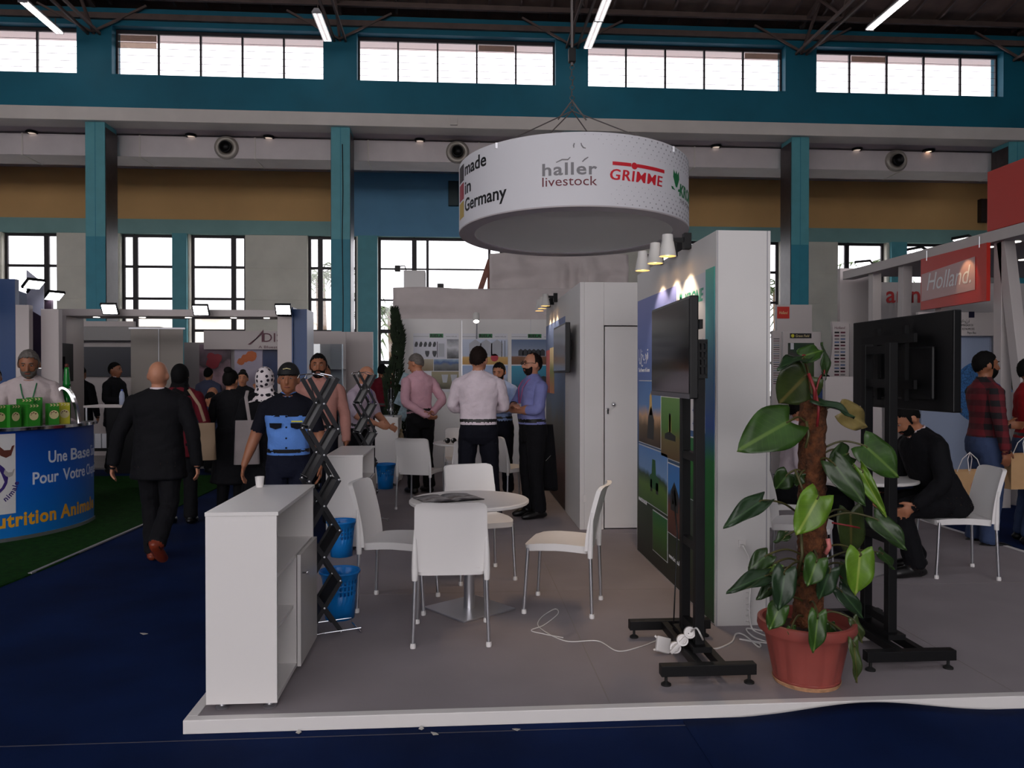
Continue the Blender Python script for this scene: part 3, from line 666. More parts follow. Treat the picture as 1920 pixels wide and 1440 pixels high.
G().lathe([(RR, 0), (RR, RH), (RR - .02, RH), (RR - .02, .0)], 96).build('drum_skin', FAB, drum, smooth=True, auto=.6)
G().lathe([(RR - .001, -.012), (RR - .001, .0), (RR - .15, .0), (RR - .15, -.012), (RR - .001, -.012)], 96).build('rim', RIMM, drum)
G().lathe([(RR - .15, .004), (0, .004)], 64).build('underside', UND, drum)
def oncyl(vs, a0, z0, off=.0012):
    return [((RR + off + v.z) * math.sin(a0 + v.x / RR), -(RR + off + v.z) * math.cos(a0 + v.x / RR), z0 + v.y) for v in vs]
def drum_deg(u):
    X, Y, Z = ray(u, 400); l = math.hypot(X, Y); X /= l; Y /= l
    b = X * RX_ + Y * RY_; disc = b * b - (RX_ ** 2 + RY_ ** 2 - RR ** 2); t = b - math.sqrt(max(disc, 0))
    return math.degrees(math.atan2(X * t - RX_, -(Y * t - RY_)))
def span(u0, u1): return math.radians(drum_deg(u1) - drum_deg(u0)) * RR
def cyl_text(body, size, deg, frac, mt, width=None, name='lettering', heavy=1, **k):
    vs, fs = text_geo(body, size, **k)
    if width:
        x0 = min(v.x for v in vs); x1 = max(v.x for v in vs)
        for v in vs: v.x = (v.x - x0) * width / (x1 - x0)
    g = G()
    for q in range(heavy): g.add(oncyl([Vector((v.x + q * .005, v.y, v.z + q * .0001)) for v in vs], math.radians(deg), frac * RH), fs)
    return g.build(name, mt, drum)
def cyl_poly(poly, deg, frac, mt=None, name='print', g=None):
    own = g is None; g = g or G(); k = len(poly)
    n = 1
    vs = [Vector((a, b, 0)) for a, b in poly] + [Vector((a, b, .001)) for a, b in poly]
    g.add(oncyl(vs, math.radians(deg), frac * RH), [tuple(range(k)), tuple(range(2 * k - 1, k - 1, -1))] + [(i, (i + 1) % k, k + (i + 1) % k, k + i) for i in range(k)])
    return g.build(name, mt, drum) if own else g
INK = mat('black_print', (16, 16, 20), .6); GREYP = mat('grey_print', (132, 130, 134), .6); MAR = mat('maroon_print', (112, 40, 52), .6); REDP = mat('red_logo_print', (214, 30, 46), .5); GRNP = mat('green_logo_print', (10, 116, 66), .5)
for b_, u1_, f_ in (('made', 912, .73), ('in', 883, .45), ('Germany', 950, .185)): cyl_text(b_, .17, drum_deg(872), f_, INK, span(872, u1_), bold=.003)
def strip(w_, h_, deg, frac, m, name):
    n = 14; vs = []
    for zz in (0, h_):
        for off in (0, .001): vs += [Vector((w_ * i / n, zz, off)) for i in range(n + 1)]
    q = n + 1; fs = []
    for i in range(n): fs += [(i, i + 1, 2 * q + i + 1, 2 * q + i), (q + i, 3 * q + i, 3 * q + i + 1, q + i + 1), (i, q + i, q + i + 1, i + 1), (2 * q + i, 2 * q + i + 1, 3 * q + i + 1, 3 * q + i)]
    G().add(oncyl(vs, math.radians(deg), frac * RH), fs).build(name, m, drum)
strip(span(862.5, 870), .155, drum_deg(862.5), .68, mat('flag_black', (50, 38, 46), .6), 'flag_bar'); strip(span(862.5, 870), .155, drum_deg(862.5), .4, mat('flag_red', (168, 52, 68), .6), 'flag_bar'); strip(span(862.5, 870), .15, drum_deg(862.5), .13, mat('flag_gold', (190, 160, 70), .6), 'flag_bar')
cyl_text('haller', .145, drum_deg(1017), .42, GREYP, span(1017, 1120), bold=.003, spacing=1.1); cyl_text('livestock', .115, drum_deg(1017), .27, MAR, span(1017, 1120))
def stroke(pts, deg, frac, m, name, wd=.006):
    n = len(pts); L = []; Rr = []
    for i, (x, y) in enumerate(pts):
        dx = pts[min(i + 1, n - 1)][0] - pts[max(i - 1, 0)][0]; dy = pts[min(i + 1, n - 1)][1] - pts[max(i - 1, 0)][1]; l = math.hypot(dx, dy) or 1; t = wd * (.4 + .6 * math.sin(PI * (i + .5) / n))
        L.append((x - dy / l * t, y + dx / l * t)); Rr.append((x + dy / l * t, y - dx / l * t))
    cyl_poly(L + Rr[::-1], deg, frac, m, name)
stroke([(.0, .0), (.05, .022), (.1, .02), (.12, .04)], drum_deg(1043), .59, GREYP, 'cattle_line'); stroke([(.15, .1), (.148, .12), (.155, .14)], drum_deg(1043), .62, GREYP, 'cattle_line')
stroke([(.21, .14), (.215, .12), (.23, .1), (.25, .095)], drum_deg(1043), .62, GREYP, 'cattle_line'); stroke([(.22, -.02), (.24, .0), (.27, .02)], drum_deg(1043), .62, GREYP, 'cattle_line')
cyl_text('GRIMME', .13, drum_deg(1144), .36, REDP, span(1144, 1242), bold=.001, shear=.12, spacing=1.12, heavy=2)
strip(span(1149, 1184), .03, drum_deg(1149), .56, REDP, 'logo_bar'); strip(span(1195, 1246), .03, drum_deg(1195), .56, REDP, 'logo_bar')
cyl_poly([(.03 * math.cos(t * .524), .03 * math.sin(t * .524)) for t in range(12)], drum_deg(1190), .575, REDP, 'logo_dot')
g = G(); crown(g, (0, 0, 0), (1, 0, 0), (0, 1, 0), .2, .001)
G().add(oncyl([Vector((v[0], v[1], abs(v[2]))) for v in g.v], math.radians(drum_deg(1258)), .38 * RH), g.f).build('crown_logo', GRNP, drum)
cyl_text('KRONE', .15, drum_deg(1274), .335, GRNP, .5, bold=.006, shear=.2); cyl_text('THE POWER', .05, drum_deg(1274), .23, GREYP, .4)
g = G()
for r_ in range(5):
    for k in range(24):
        d = -3 + k * 3.6 + r_ * 4 + 2 * (r_ % 2); top = d / 85
        s = max(.003, .014 * min(1, (d + 8) / 70) * (1 - r_ * .13))
        if d > 88: continue
        for fr_, sg in ((.965 - r_ * .062, 1), (.035 + r_ * .062, -1)):
            if sg < 0 and d < 8: continue
            cyl_poly([(s * math.cos(t * PI / 3), s * math.sin(t * PI / 3)) for t in range(6)], d, fr_, g=g)
o = g.build('dot_print', mat('dot_print_grey', (168, 166, 172), .6), drum); o['kind'] = 'stuff'
# suspension: chain hoist, hook and slings
ROPE = mat('steel_rope', (120, 112, 110), .5, metal=.4)
hub = Vector((0, 0, RH + .6))
for k in range(4):
    a = PI / 4 + k * PI / 2
    G().tube([hub, (math.cos(a) * (RR - .02), math.sin(a) * (RR - .02), RH - .02)], .006, 6).build('sling', ROPE, drum)
    G().box(-.03, .03, -.03, .03, -.05, .0, Matrix.Translation((math.cos(a) * (RR - .03), math.sin(a) * (RR - .03), RH))).build('clamp', ALU, drum)
top = at(1074, 118, RY_).z - RZB; ceil = roofz(RY_) - RZB
for k in range(9):
    z = hub.z + .03 + k * .05
    g = G().lathe([(.022, 0), (.026, .004), (.022, .008), (.018, .004), (.022, 0)], 10, (0, 0, z)); M_ = Matrix.Rotation(PI / 2, 4, 'X') @ Matrix.Rotation(k * PI / 2, 4, 'Y')
    g.v = [tuple(Vector((0, 0, z)) + M_ @ (Vector(v) - Vector((0, 0, z)))) for v in g.v]; g.build('chain_link', ROPE, drum)
G().box(-.035, .035, -.03, .03, hub.z + .48, hub.z + .62).build('hoist_block', DARKP, drum, bevel=.008)
G().tube([(0, 0, hub.z + .45), (0, 0, hub.z + .5)], .015).build('hook', ROPE, drum)
G().tube([(0, 0, hub.z + .62), (0, 0, hub.z + 1.1)], .014, 6).build('chain_tail', ROPE, drum)
G().tube([(0, 0, hub.z + 1.1), (0, 0, ceil)], .006, 6).build('rope', ROPE, drum)
for s in (-1, 1): G().tube([(0, 0, hub.z + .1), (s * .09, 0, hub.z - .02), (s * .14, 0, hub.z - .09)], .008, 6).build('shackle', ROPE, drum)
# ================================================================ FURNITURE
# ---- chairs: one-piece white plastic shell on aluminium legs
def make_chair():
    t = empty('stacking_chair')
    # seat: crowned slab with an arched apron at both sides
    nx, ny = 10, 10; g = G(); top = []; bot = []
    for j in range(ny + 1):
        for i in range(nx + 1):
            x = -1 + 2 * i / nx; y = -1 + 2 * j / ny
            wd = .212 + .008 * (y < 0); cr = 1 - .08 * max(0, abs(x) ** 8) * max(0, abs(y) ** 8)
            px = x * wd * cr; py = -.005 + y * .215 * cr
            arch = .014 * (1 - y * y)
            z = .455 + arch - .012 * (1 - x * x) * (1 - y * y) - .006 * max(0, -y) ** 4
            lip = .046 if max(abs(x), abs(y)) > .99 else .014
            zb = .455 - lip + arch * .9 if lip > .02 else z - .014
            top.append((px, py, z)); bot.append((px * .985, py * .985, zb))
    k = nx + 1; n = len(top); g.add(top + bot, [])
    fs = []
    for j in range(ny):
        for i in range(nx):
            a = j * k + i; fs.append((a, a + 1, a + k + 1, a + k)); fs.append((n + a, n + a + k, n + a + k + 1, n + a + 1))
    rim = [i for i in range(k)] + [j * k + nx for j in range(1, k)] + [ny * k + i for i in range(nx - 1, -1, -1)] + [j * k for j in range(ny - 1, 0, -1)]
    for a, b in zip(rim, rim[1:] + rim[:1]): fs.append((a, n + a, n + b, b))
    g.f += fs; g.build('seat', PLASTIC, t, smooth=True, auto=.7)
    # backrest: curved panel with a raised rim, leaning backwards
    nz = 14; F_, B_ = [], []
    for j in range(nz + 1):
        for i in range(nx + 1):
            x = -1 + 2 * i / nx; zz = j / nz
            wd = .214 - .012 * zz; rc = max(0, zz - .93) / .07
            px = x * wd * (1 - .05 * rc * rc * abs(x) ** 6)
            z = .43 + .42 * zz - .006 * (1 - x * x) * (zz > .9) - .014 * rc * abs(x) ** 8
            y = .2 + .085 * zz ** 1.6 + .03 * (1 - x * x) * (.3 + .7 * zz) - .008
            edge = .024 if abs(x) > .97 or j == nz else .010
            F_.append((px, y - (.006 if edge > .02 else 0), z)); B_.append((px * (1 if edge < .02 else 1.012), y + edge, z))
    g = G(); g.add(F_ + B_, []); n = len(F_); fs = []
    for j in range(nz):
        for i in range(nx):
            a = j * k + i; fs.append((a, a + 1, a + k + 1, a + k)); fs.append((n + a, n + a + k, n + a + k + 1, n + a + 1))
    rim = [i for i in range(k)] + [j * k + nx for j in range(1, nz + 1)] + [nz * k + i for i in range(nx - 1, -1, -1)] + [j * k for j in range(nz - 1, 0, -1)]
    for a, b in zip(rim, rim[1:] + rim[:1]): fs.append((a, n + a, n + b, b))
    g.f += fs; g.build('backrest', PLASTIC, t, smooth=True, auto=.7)
    for sx in (-1, 1):
        G().tube([(sx * .208, .222, .385), (sx * .208, .222, .44), (sx * .208, .226, .54), (sx * .205, .236, .68)], [.017, .019, .016, .008], 10).build('post_sleeve', PLASTIC, t, smooth=True, auto=.8)
        for (y0, y1, zt) in ((.222, .235, .42), (-.19, -.215, .43)):
            lg = G().tube([(sx * .205, y0, zt), (sx * .218, y1, .02)], .0115, 10).build('leg', ALU, t, smooth=True, auto=.8)
            G().lathe([(0, 0), (.016, 0), (.0175, .012), (.015, .028), (0, .028)], 12, (sx * .218, y1, 0)).build('foot_cap', PLASTIC, lg, smooth=True, auto=.6)
    return t
chair0 = make_chair(); _used = [False]
def place_chair(x, y, ang, label, group, z=PZ):
    """ang: heading of the sitter's view, degrees, 0 = towards the viewer (-Y), 90 = +X"""
    c = chair0 if not _used[0] else copy_tree(chair0); _used[0] = True
    c.location = (x, y, z); c.rotation_euler = (0, 0, math.radians(ang)); return tag(c, label, 'chair', group)
CG = 'white chairs around the near round table'
place_chair(-.045, 4.72, 180, 'white plastic chair nearest the viewer, seen from behind', CG)
place_chair(-.40, 5.36, 79, 'white plastic chair beside the second cabinet, turned right to the near table', CG)
place_chair(.70, 5.24, -108, 'white plastic chair at right of near table, turned left with empty seat', CG)
place_chair(.16, 6.08, 17, 'white plastic chair on the far side of the near table facing the viewer', CG)
CG2 = 'white chairs at the farther table'
p = fl(790, 955); place_chair(-.45, 9.35, 160, 'white plastic chair beyond the near table with its back turned, left of the white-shirted man', CG2)
place_chair(.04, 10.55, 5, 'white chair behind the farther table facing the viewer', CG2)
place_chair(.1, 8.98, -170, 'white chair half hidden by the white-shirted man at the farther table', CG2)
place_chair(.68, 9.5, 118, 'white chair between the two men in blue shirts', CG2)
CG3 = 'white chairs at the right-hand table'
place_chair(3.93, 5.93, -101, 'white chair at far right under the seated man in black', CG3)
place_chair(2.84, 6.66, 84, 'white chair under the seated man in white shirt behind the plant', CG3)
place_chair(2.6, 5.75, 60, 'white chair partly hidden behind the potted plant', CG3)
# ---- round tables
def table(x, y, ang, label, r=.4, h=.74):
    t = empty('round_table', (x, y, PZ), math.radians(ang), label, 'table', 'round white tables')
    G().lathe([(0, h), (r - .008, h), (r, h - .006), (r, h - .02), (r - .006, h - .026), (0, h - .026)], 64).build('tabletop', WHITE, t, smooth=True, auto=.5)
    G().lathe([(0, .012), (.036, .012), (.036, h - .04), (.06, h - .03), (.12, h - .027), (0, h - .027)], 24).build('column', CHROME if False else ALU, t, smooth=True, auto=.6)
    G().box(-.22, .22, -.22, .22, 0, .012).build('base_plate', ALU, t, bevel=.003)
    return t
table(.07, 5.22, 38, 'round white table nearest the viewer with a magazine on it')
table(.08, 9.75, 20, 'round white table farther back with sunglasses on it')
table(3.3, 6.12, 30, 'round white table at right in front of the man in black')
# magazine
mg = empty('magazine', (-.07, 5.22, PZ + .7435), math.radians(24), 'open grey printed magazine lying on the near round table', 'magazine')
nx = 12; vs = []
for sgn in (-1, 1):
    for j in (0, 1):
        for i in range(nx + 1): vs.append((sgn * .2 * i / nx, -.14 + .28 * j, .003 + .01 * math.sin(PI * (i / nx) ** .6)))
g = G(); q = nx + 1
PAGE = ramp_mat('magazine_page', [(0, (60, 56, 58)), (.35, (150, 146, 146)), (.5, (86, 76, 72)), (.7, (168, 164, 164)), (1, (110, 104, 104))], axis='Y', noise_amt=.9, nscale=14)
for h_ in (0, 1):
    gg = G().add(vs[h_ * 2 * q:(h_ + 1) * 2 * q] + [(a, b, c - .004) for a, b, c in vs[h_ * 2 * q:(h_ + 1) * 2 * q]],
                 [(i, i + 1, q + i + 1, q + i) for i in range(nx)] + [(2 * q + i, 3 * q + i, 3 * q + i + 1, 2 * q + i + 1) for i in range(nx)] + [(i, 2 * q + i, 2 * q + i + 1, i + 1) for i in range(nx)] + [(q + i, q + i + 1, 3 * q + i + 1, 3 * q + i) for i in range(nx)])
    gg.build('page', PAGE, mg, smooth=True)
G().box(-.2, .2, -.141, -.137, 0, .004).build('cover_edge', DARKP, mg)
# sunglasses
sg = empty('sunglasses', (-.1, 9.58, PZ + .741), .1, 'dark sunglasses lying on the farther round table', 'sunglasses')
LENS = mat('dark_lens', (8, 8, 10), .1)
for s in (-1, 1):
    g = G().lathe([(0, 0), (.03, 0), (.034, .004), (.03, .008), (0, .008)], 16); g.v = [(s * .038 + a, -.02 + c * .6, .034 + b) for a, b, c in g.v]; g.build('lens', LENS, sg, smooth=True)
    G().tube([(s * .07, -.02, .045), (s * .075, .1, .03), (s * .07, .13, .01)], .003, 6).build('temple', DARKP, sg)
G().tube([(-.01, -.022, .042), (0, -.024, .046), (.01, -.022, .042)], .003, 6).build('bridge', DARKP, sg)
# ---- white cabinets with shelves and a half door
def cabinet(x, y, zs, label, door=True, rz=0, depth=.92):
    c = empty('display_cabinet', (x, y, PZ), rz, label, 'cabinet', 'white display cabinets')
    H = .93 * zs; t = .018; w0, w1, d = 0, .325, depth; zb = .035
    G().box(w0, w1, 0, t, zb, H - .018).build('side_panel', WHITE, c, bevel=.001)
    G().box(w0, w1, d - t, d, zb, H - .018).build('side_panel', WHITE, c, bevel=.001)
    G().box(w0, w0 + .008, t, d - t, zb, H - .018).build('back_panel', WHITE, c)
    G().box(w0 - .002, w1 + .008, -.003, d + .004, H - .018, H).build('top_board', WHITE, c, bevel=.001)
    G().box(w0 + .008, w1 - .004, t, d - t, zb, zb + t).build('bottom_board', WHITE, c)
    G().box(w0 + .008, w1 - .004, t, d - t, H * .66, H * .66 + t).build('shelf', WHITE, c)
    G().box(w0 + .008, w1 - .02, t, d / 2, H * .37, H * .37 + t).build('shelf', WHITE, c)
    G().box(w0 + .008, w1 - .004, d / 2, d / 2 + t, zb + t, H * .66).build('divider', WHITE, c)
    if door:
        dr = G().box(w1 + .002, w1 + .02, d / 2 - .01, d - .002, zb + .004, H * .66 + .012).build('door', mat('grey_white_door', (198, 194, 190), .3), c, bevel=.001)
        G().box(w1 + .002, w1 + .0205, d / 2 - .0115, d / 2 - .01, zb + .004, H * .66 + .012).build('edge_band', WHITE, dr)
        g = G().lathe([(0, 0), (.005, 0), (.005, .018), (.011, .02), (.012, .03), (0, .032)], 14); g.v = [(w1 + .02 + cc, d / 2 + .035 + a, H * .56 + b) for a, b, cc in g.v]; g.build('knob', CHROME, dr, smooth=True)
    for (fx, fy) in ((.06, .05), (w1 - .045, .05), (.06, d - .05), (w1 - .045, d - .05)):
        G().lathe([(0, 0), (.03, 0), (.031, .006), (.016, .014), (.013, .035), (0, .035)], 18, (fx, fy, 0)).build('foot', ALU, c, smooth=True, auto=.6)
    return c
cabinet(-1.172, 3.69, 1.0, 'white shelf cabinet nearest the viewer at the platform corner')
cabinet(-1.185, 7.05, .92, 'white shelf cabinet behind the two front waste bins', depth=.95)
cabinet(-1.19, 11.2, 1.05, 'white shelf cabinet farthest back beside the cypress', depth=.7)
# ---- blue waste bins with slots
BINM = mat('blue_plastic_bin', (0, 116, 196), .35)
def waste_bin(x, y, label, s=1.0):
    b = empty('waste_bin', (x, y, PZ), 0, label, 'waste bin', 'blue waste bins')
    n = 48; prof = [(.094, 0), (.098, .1), (.102, .155), (.104, .18), (.1055, .19), (.1075, .215), (.109, .225), (.111, .25), (.122, .285), (.126, .292), (.126, .3)]
    slots = {3: 1, 5: 1, 7: 1}
    g = G(); vs = []; fs = []
    for r, z in prof: vs += [(r * math.cos(2 * PI * i / n) * s, r * math.sin(2 * PI * i / n) * s, z * s) for i in range(n)]
    for j in range(len(prof) - 1):
        for i in range(n):
            if j in (2, 4, 6) and i % 2 and (i // 12) % 2 == (j // 2) % 2 or (j in (2, 4, 6) and i % 2 and i % 12 < 9): continue
            fs.append((j * n + i, j * n + (i + 1) % n, (j + 1) * n + (i + 1) % n, (j + 1) * n + i))
    fs.append(tuple(range(n)))
    o = g.add(vs, fs).build('body', BINM, b, smooth=True); so = o.modifiers.new('solid', 'SOLIDIFY'); so.thickness = .003; so.offset = -1
    g = G().lathe([(.126, .292), (.131, .292), (.133, .3), (.131, .308), (.126, .306), (.126, .292)], n); g.v = [(a * s, bb * s, c * s) for a, bb, c in g.v]; g.build('rim', BINM, b, smooth=True)
waste_bin(-.77, 5.1, 'bright blue slotted waste bin nearest the viewer behind the white cabinet')
waste_bin(-1.02, 6.86, 'blue waste bin in front of the second white cabinet')
waste_bin(-1.02, 10.95, 'blue waste bin farthest back beside the third cabinet', 1.12)
# ---- folding zigzag brochure stands
LAT = mat('charcoal_lattice', (32, 32, 36), .45); TRAY = mat('black_tray', (8, 8, 10), .4, spec=.3); RIV = mat('steel_rivet', (200, 200, 205), .3, metal=.8)
def zigzag(x, y, rz, label, cells=5, ch=.304, wd=.2, dp=.25, wires=True, top_wire=True):
    b = empty('brochure_stand', (x, y, PZ), rz, label, 'brochure stand', 'folding brochure stands')
    z0 = .03
    for s in (0, 1):
        yy = s * dp
        for k in range(cells):
            a, c = z0 + k * ch, z0 + (k + 1) * ch; w_ = wd * (1 - .04 * k) / 2
            for sg in (-1, 1):
                G().bar((sg * w_, yy + .004 * sg, a), (-sg * w_, yy + .004 * sg, c), .008, .026, up=(0, 1, 0) if False else (1, 0, 0)).build('lattice_bar', LAT, b)
            for (px, pz) in ((-w_, a), (w_, a), (0, (a + c) / 2)):
                g = G().lathe([(0, 0), (.006, 0), (.006, .006), (0, .008)], 8); g.v = [(px + aa, yy - .008 - cc, pz + bb) for aa, bb, cc in g.v]; g.build('rivet', RIV, b)
    for k in range(cells):
        a, c = z0 + k * ch, z0 + (k + 1) * ch; w_ = wd * (1 - .04 * k) / 2
        G().add([(-w_, .012, a), (-w_, dp - .012, a), (w_, dp - .012, c), (w_, .012, c), (-w_ + .006, .012, a - .004), (-w_ + .006, dp - .012, a - .004), (w_ + .006, dp - .012, c - .004), (w_ + .006, .012, c - .004)],
                [(0, 1, 2, 3), (7, 6, 5, 4), (0, 4, 5, 1), (1, 5, 6, 2), (2, 6, 7, 3), (3, 7, 4, 0)]).build('tray', TRAY, b)
        G().bar((-w_ - .002, .012, a + .012), (-w_ - .002, dp - .012, a + .012), .03, .004, up=(1, 0, .6)).build('tray_lip', TRAY, b)
    if wires:
        for yy in (-.01, dp + .01):
            G().tube([(wd / 2, yy, .012), (wd / 2 + .13, yy, .012), (wd / 2 + .135, yy, .006)] if False else [(-wd / 2, yy, .03), (.0, yy, .034), (wd / 2 + .12, yy, .034), (wd / 2 + .125, yy, .004)], .0035, 6).build('wire_foot', CHROME, b)
        G().tube([(wd / 2 + .125, -.01, .004), (wd / 2 + .125, dp + .01, .004)], .0035, 6).build('wire_foot', CHROME, b)
    if top_wire:
        w_ = wd * (1 - .04 * cells) / 2; zt = z0 + cells * ch
        for yy in (0, dp):
            G().tube([(-w_ - .03, yy, zt), (-w_ - .02, yy, zt + .02), (-.02, yy, zt + .028), (w_ * .6, yy, zt + .014), (w_, yy, zt - .012)], .004, 6).build('wire_handle', CHROME, b)
    return b
zigzag(-.80, 4.69, .4, 'charcoal zigzag brochure stand right behind the near cabinet', dp=.2)
zigzag(-.96, 8.35, .4, 'charcoal zigzag brochure stand beside the older man and second cabinet', ch=.31)
zigzag(-.72, 12.15, .3, 'black zigzag brochure stand holding leaflets beside the cypress', ch=.29, wires=False)
LEAF = mat('leaflet_print', (120, 140, 150), .5, var=.3, vscale=20)
for i, (u, v) in enumerate(((757, 712), (748, 748), (752, 776))):
    p = at(u + 3, v, 12.12); M_ = Matrix.Translation(p) @ Matrix.Rotation(.4, 4, 'Y')
    tag(G().box(-.07, .07, -.004, .004, -.1, .1, M_).build('leaflet', LEAF), ['grey leaflet in top tray of the far brochure stand', 'pale leaflet in the middle tray of the far brochure stand', 'pale leaflet in the lower tray of the far brochure stand'][i], 'leaflet', 'leaflets')
# ---- television stands
def tv_stand(x, y, mirror, label):
    """two posts on an H base; mirror=-1 carries its screen towards -X"""
    t = empty('television_stand', (x, y, PZ), 0, label, 'television stand', 'black television stands')
    bar = .055
    for yy in (-.36, .36):
        bb = G().box(-.27, .22, yy - bar / 2, yy + bar / 2, .05, .05 + bar).build('base_bar', BLACKM, t, bevel=.003)
        for xx in (-.24, .19): G().lathe([(0, 0), (.026, 0), (.026, .008), (.008, .02), (.008, .05), (0, .05)], 14, (xx, yy, 0)).build('foot', RUBBER, bb, smooth=True, auto=.6)
    for xx in (-.06, .06): G().box(xx - .02, xx + .02, -.34, .34, .055, .1).build('base_rail', BLACKM, t, bevel=.003)
    for yy in (-.13, .13): G().box(-.025, .025, yy - .025, yy + .025, .1, 1.75).build('post', BLACKM, t, bevel=.003)
    for z in (.16, .62, 1.1, 1.5, 1.69): G().box(-.02, .02, -.105, .105, z, z + .045).build('crosspiece', BLACKM, t)
    G().box(-.05, .05, -.2, .2, .1, .13).build('foot_plate', BLACKM, t)
    return t
tv_stand(1.285, 4.22, -1, 'black steel television stand in front of the poster wall')
tv_stand(2.42, 4.34, 1, 'black steel television stand behind the potted plant')
def television(x, y, z, face, label, w_=.97, h=.53, slant=0, thick=.045, holes=True, tilt=0):
    """screen normal along face*X"""
    t = empty('television', (x, y, z), slant, label, 'television', 'televisions on stands'); f = face
    t.rotation_euler = (0, tilt, slant)
    def bx2(x0, x1, y0, y1, z0, z1): x0, x1 = sorted((x0 * f, x1 * f)); return G().box(x0, x1, y0, y1, z0, z1)
    bx2(-thick * .5, thick * .5, -w_ / 2, w_ / 2, 0, h).build('casing', BEZ, t, bevel=.006)
    bx2(thick * .5, thick * .5 + .002, -w_ / 2 + .015, w_ / 2 - .015, .03, h - .014).build('screen', SCRN, t)
    bx2(thick * .5, thick * .5 + .004, -w_ / 2, w_ / 2, 0, .024).build('lower_bezel', mat('bezel_grey', (64, 62, 66), .3), t, bevel=.001)
    bx2(-thick * .5 - .025, -thick * .5, -w_ * .36, w_ * .36, .06, h * .66).build('rear_box', DARKP, t, bevel=.012)
    br = empty('mount', (0, 0, 0)); br.parent = t
    for yy in (-.16, .13): bx2(-thick * .5 - .05, -thick * .5 - .025, yy, yy + .03, .05, h - .06).build('mount_rail', BLACKM, br)
    for zz in (.12, h - .16):
        o = bx2(-thick * .5 - .07, -thick * .5 - .05, -.28, .28, zz, zz + .05).build('mount_bar', BLACKM, br)
    if holes:   # perforated bracket plate beside the casing
        px = -thick * .5 - .045; yq = -.3
        for zz in (.105, .29): bx2(px - .045, px + .012, yq, yq + .006, zz, zz + .022).build('bracket_plate', BLACKM, br)
        for a in (-.045, -.022, .0): bx2(px + a, px + a + .011, yq, yq + .006, .12, .3).build('bracket_plate', BLACKM, br)
        for zz in (.165, .205, .245): bx2(px - .045, px + .012, yq, yq + .006, zz, zz + .012).build('bracket_plate', BLACKM, br)
    return t
television(1.213, 4.35, 1.505, -1, 'dark flat television on stand facing left before the poster wall', w_=.9, slant=-.03)
t2 = television(2.6, 4.42, 1.43, 1, 'large dark television seen from behind above the seated man', w_=1.04, h=.54, holes=False)
LAB = mat('white_label', (220, 220, 222), .5)
for (y, z, a, b) in ((-.03, .42, .05, .012), (.17, .41, .03, .01), (.13, .18, .012, .04), (-.12, .2, .02, .03)):
    G().box(-.053, -.0515, y, y + a, z, z + b).build('sticker', LAB, t2)
G().box(-.056, -.0515, .03, .05, .04, .12).build('switch', mat('red_part', (190, 20, 24), .4), t2, bevel=.003)
# ---- power leads
tag(G().tube([at(1262, 920, 4.25), at(1270, 1000, 4.2), at(1266, 1100, 4.1), at(1263, 1170, 4.05)], .004, 6).build('black_cable', DARKP, smooth=True), 'thin black cable hanging from the left television stand', 'cable')
def fp(u, v, z=PZ): x, y = fl(u, v, z); return Vector((x, y, z + .004))
def spline(pts, n=10):
    out = []; P = [pts[0]] + pts + [pts[-1]]
    for i in range(1, len(P) - 2):
        for k in range(n):
            t = k / n; a, b, c, d = P[i - 1], P[i], P[i + 1], P[i + 2]
            out.append(.5 * ((2 * b) + (c - a) * t + (2 * a - 5 * b + 4 * c - d) * t * t + (3 * b - a - 3 * c + d) * t ** 3))
    return out + [pts[-1]]
c1 = spline([fp(1056, 1197), fp(1020, 1190), fp(996, 1183), fp(1020, 1173), fp(1046, 1152), fp(1040, 1143), fp(1014, 1160), fp(1012, 1178), fp(1060, 1203), fp(1120, 1203), fp(1158, 1222), fp(1200, 1214), fp(1232, 1202)])
cb = tag(G().tube(c1, .0032, 6).build('white_cable', CABLEW, smooth=True), 'thin white cable looping on the floor toward the power adapter', 'cable')
c2 = spline([at(1296, 1184, 4.08), at(1306, 1178, 4.0), at(1316, 1195, 4.0), fp(1325, 1215), fp(1345, 1217), fp(1372, 1205), fp(1380, 1190), fp(1395, 1192), fp(1422, 1214), fp(1424, 1208), fp(1400, 1202), fp(1388, 1200), fp(1440, 1207), fp(1412, 1195), fp(1400, 1180), fp(1430, 1184)])
tag(G().tube(c2, .005, 6).build('white_cable', CABLEW, smooth=True), 'thick white cable curling between the power strip and the pot', 'cable')
p = fp(1243, 1224); ad = empty('power_adapter', (p.x, p.y, PZ), 0, 'white square power adapter leaning on the television stand base', 'power adapter')
M_ = Matrix.Translation((0, 0, .045)) @ Matrix.Rotation(.25, 4, 'Y') @ Matrix.Rotation(-.5, 4, 'X')
G().box(-.04, .04, -.014, .014, -.042, .042, M_).build('body', WHITE, ad, bevel=.004)
for s in (-1, 1): G().tube([M_ @ Vector((-.042, 0, s * .034)), M_ @ Vector((-.052, 0, s * .04))], .006).build('clip', WHITE, ad)
p = at(1278, 1200, 4.14); sr = empty('power_strip', (p.x, p.y, PZ), 0, 'white power strip with sockets lying on the stand rail', 'power strip')
a = at(1266, 1214, 4.14) - Vector((p.x, p.y, PZ)); b = at(1293, 1186, 4.1) - Vector((p.x, p.y, PZ))
for k in range(3):
    c = a.lerp(b, k / 2); M_ = Matrix.Translation(c) @ Matrix.Rotation(-.6, 4, 'Y') @ Matrix.Rotation(PI / 2 - .3, 4, 'X')
    g = G().lathe([(0, -.018), (.03, -.018), (.033, 0), (.03, .018), (.022, .018), (.02, .006), (0, .006)], 18); g.v = [tuple(M_ @ Vector(v)) for v in g.v]; sk = g.build('socket', WHITE, sr, smooth=True, auto=.6)
    for s in (-1, 1): G().tube([M_ @ Vector((s * .008, 0, .006)), M_ @ Vector((s * .008, 0, .008))], .003, 6).build('hole', DARKP, sk)
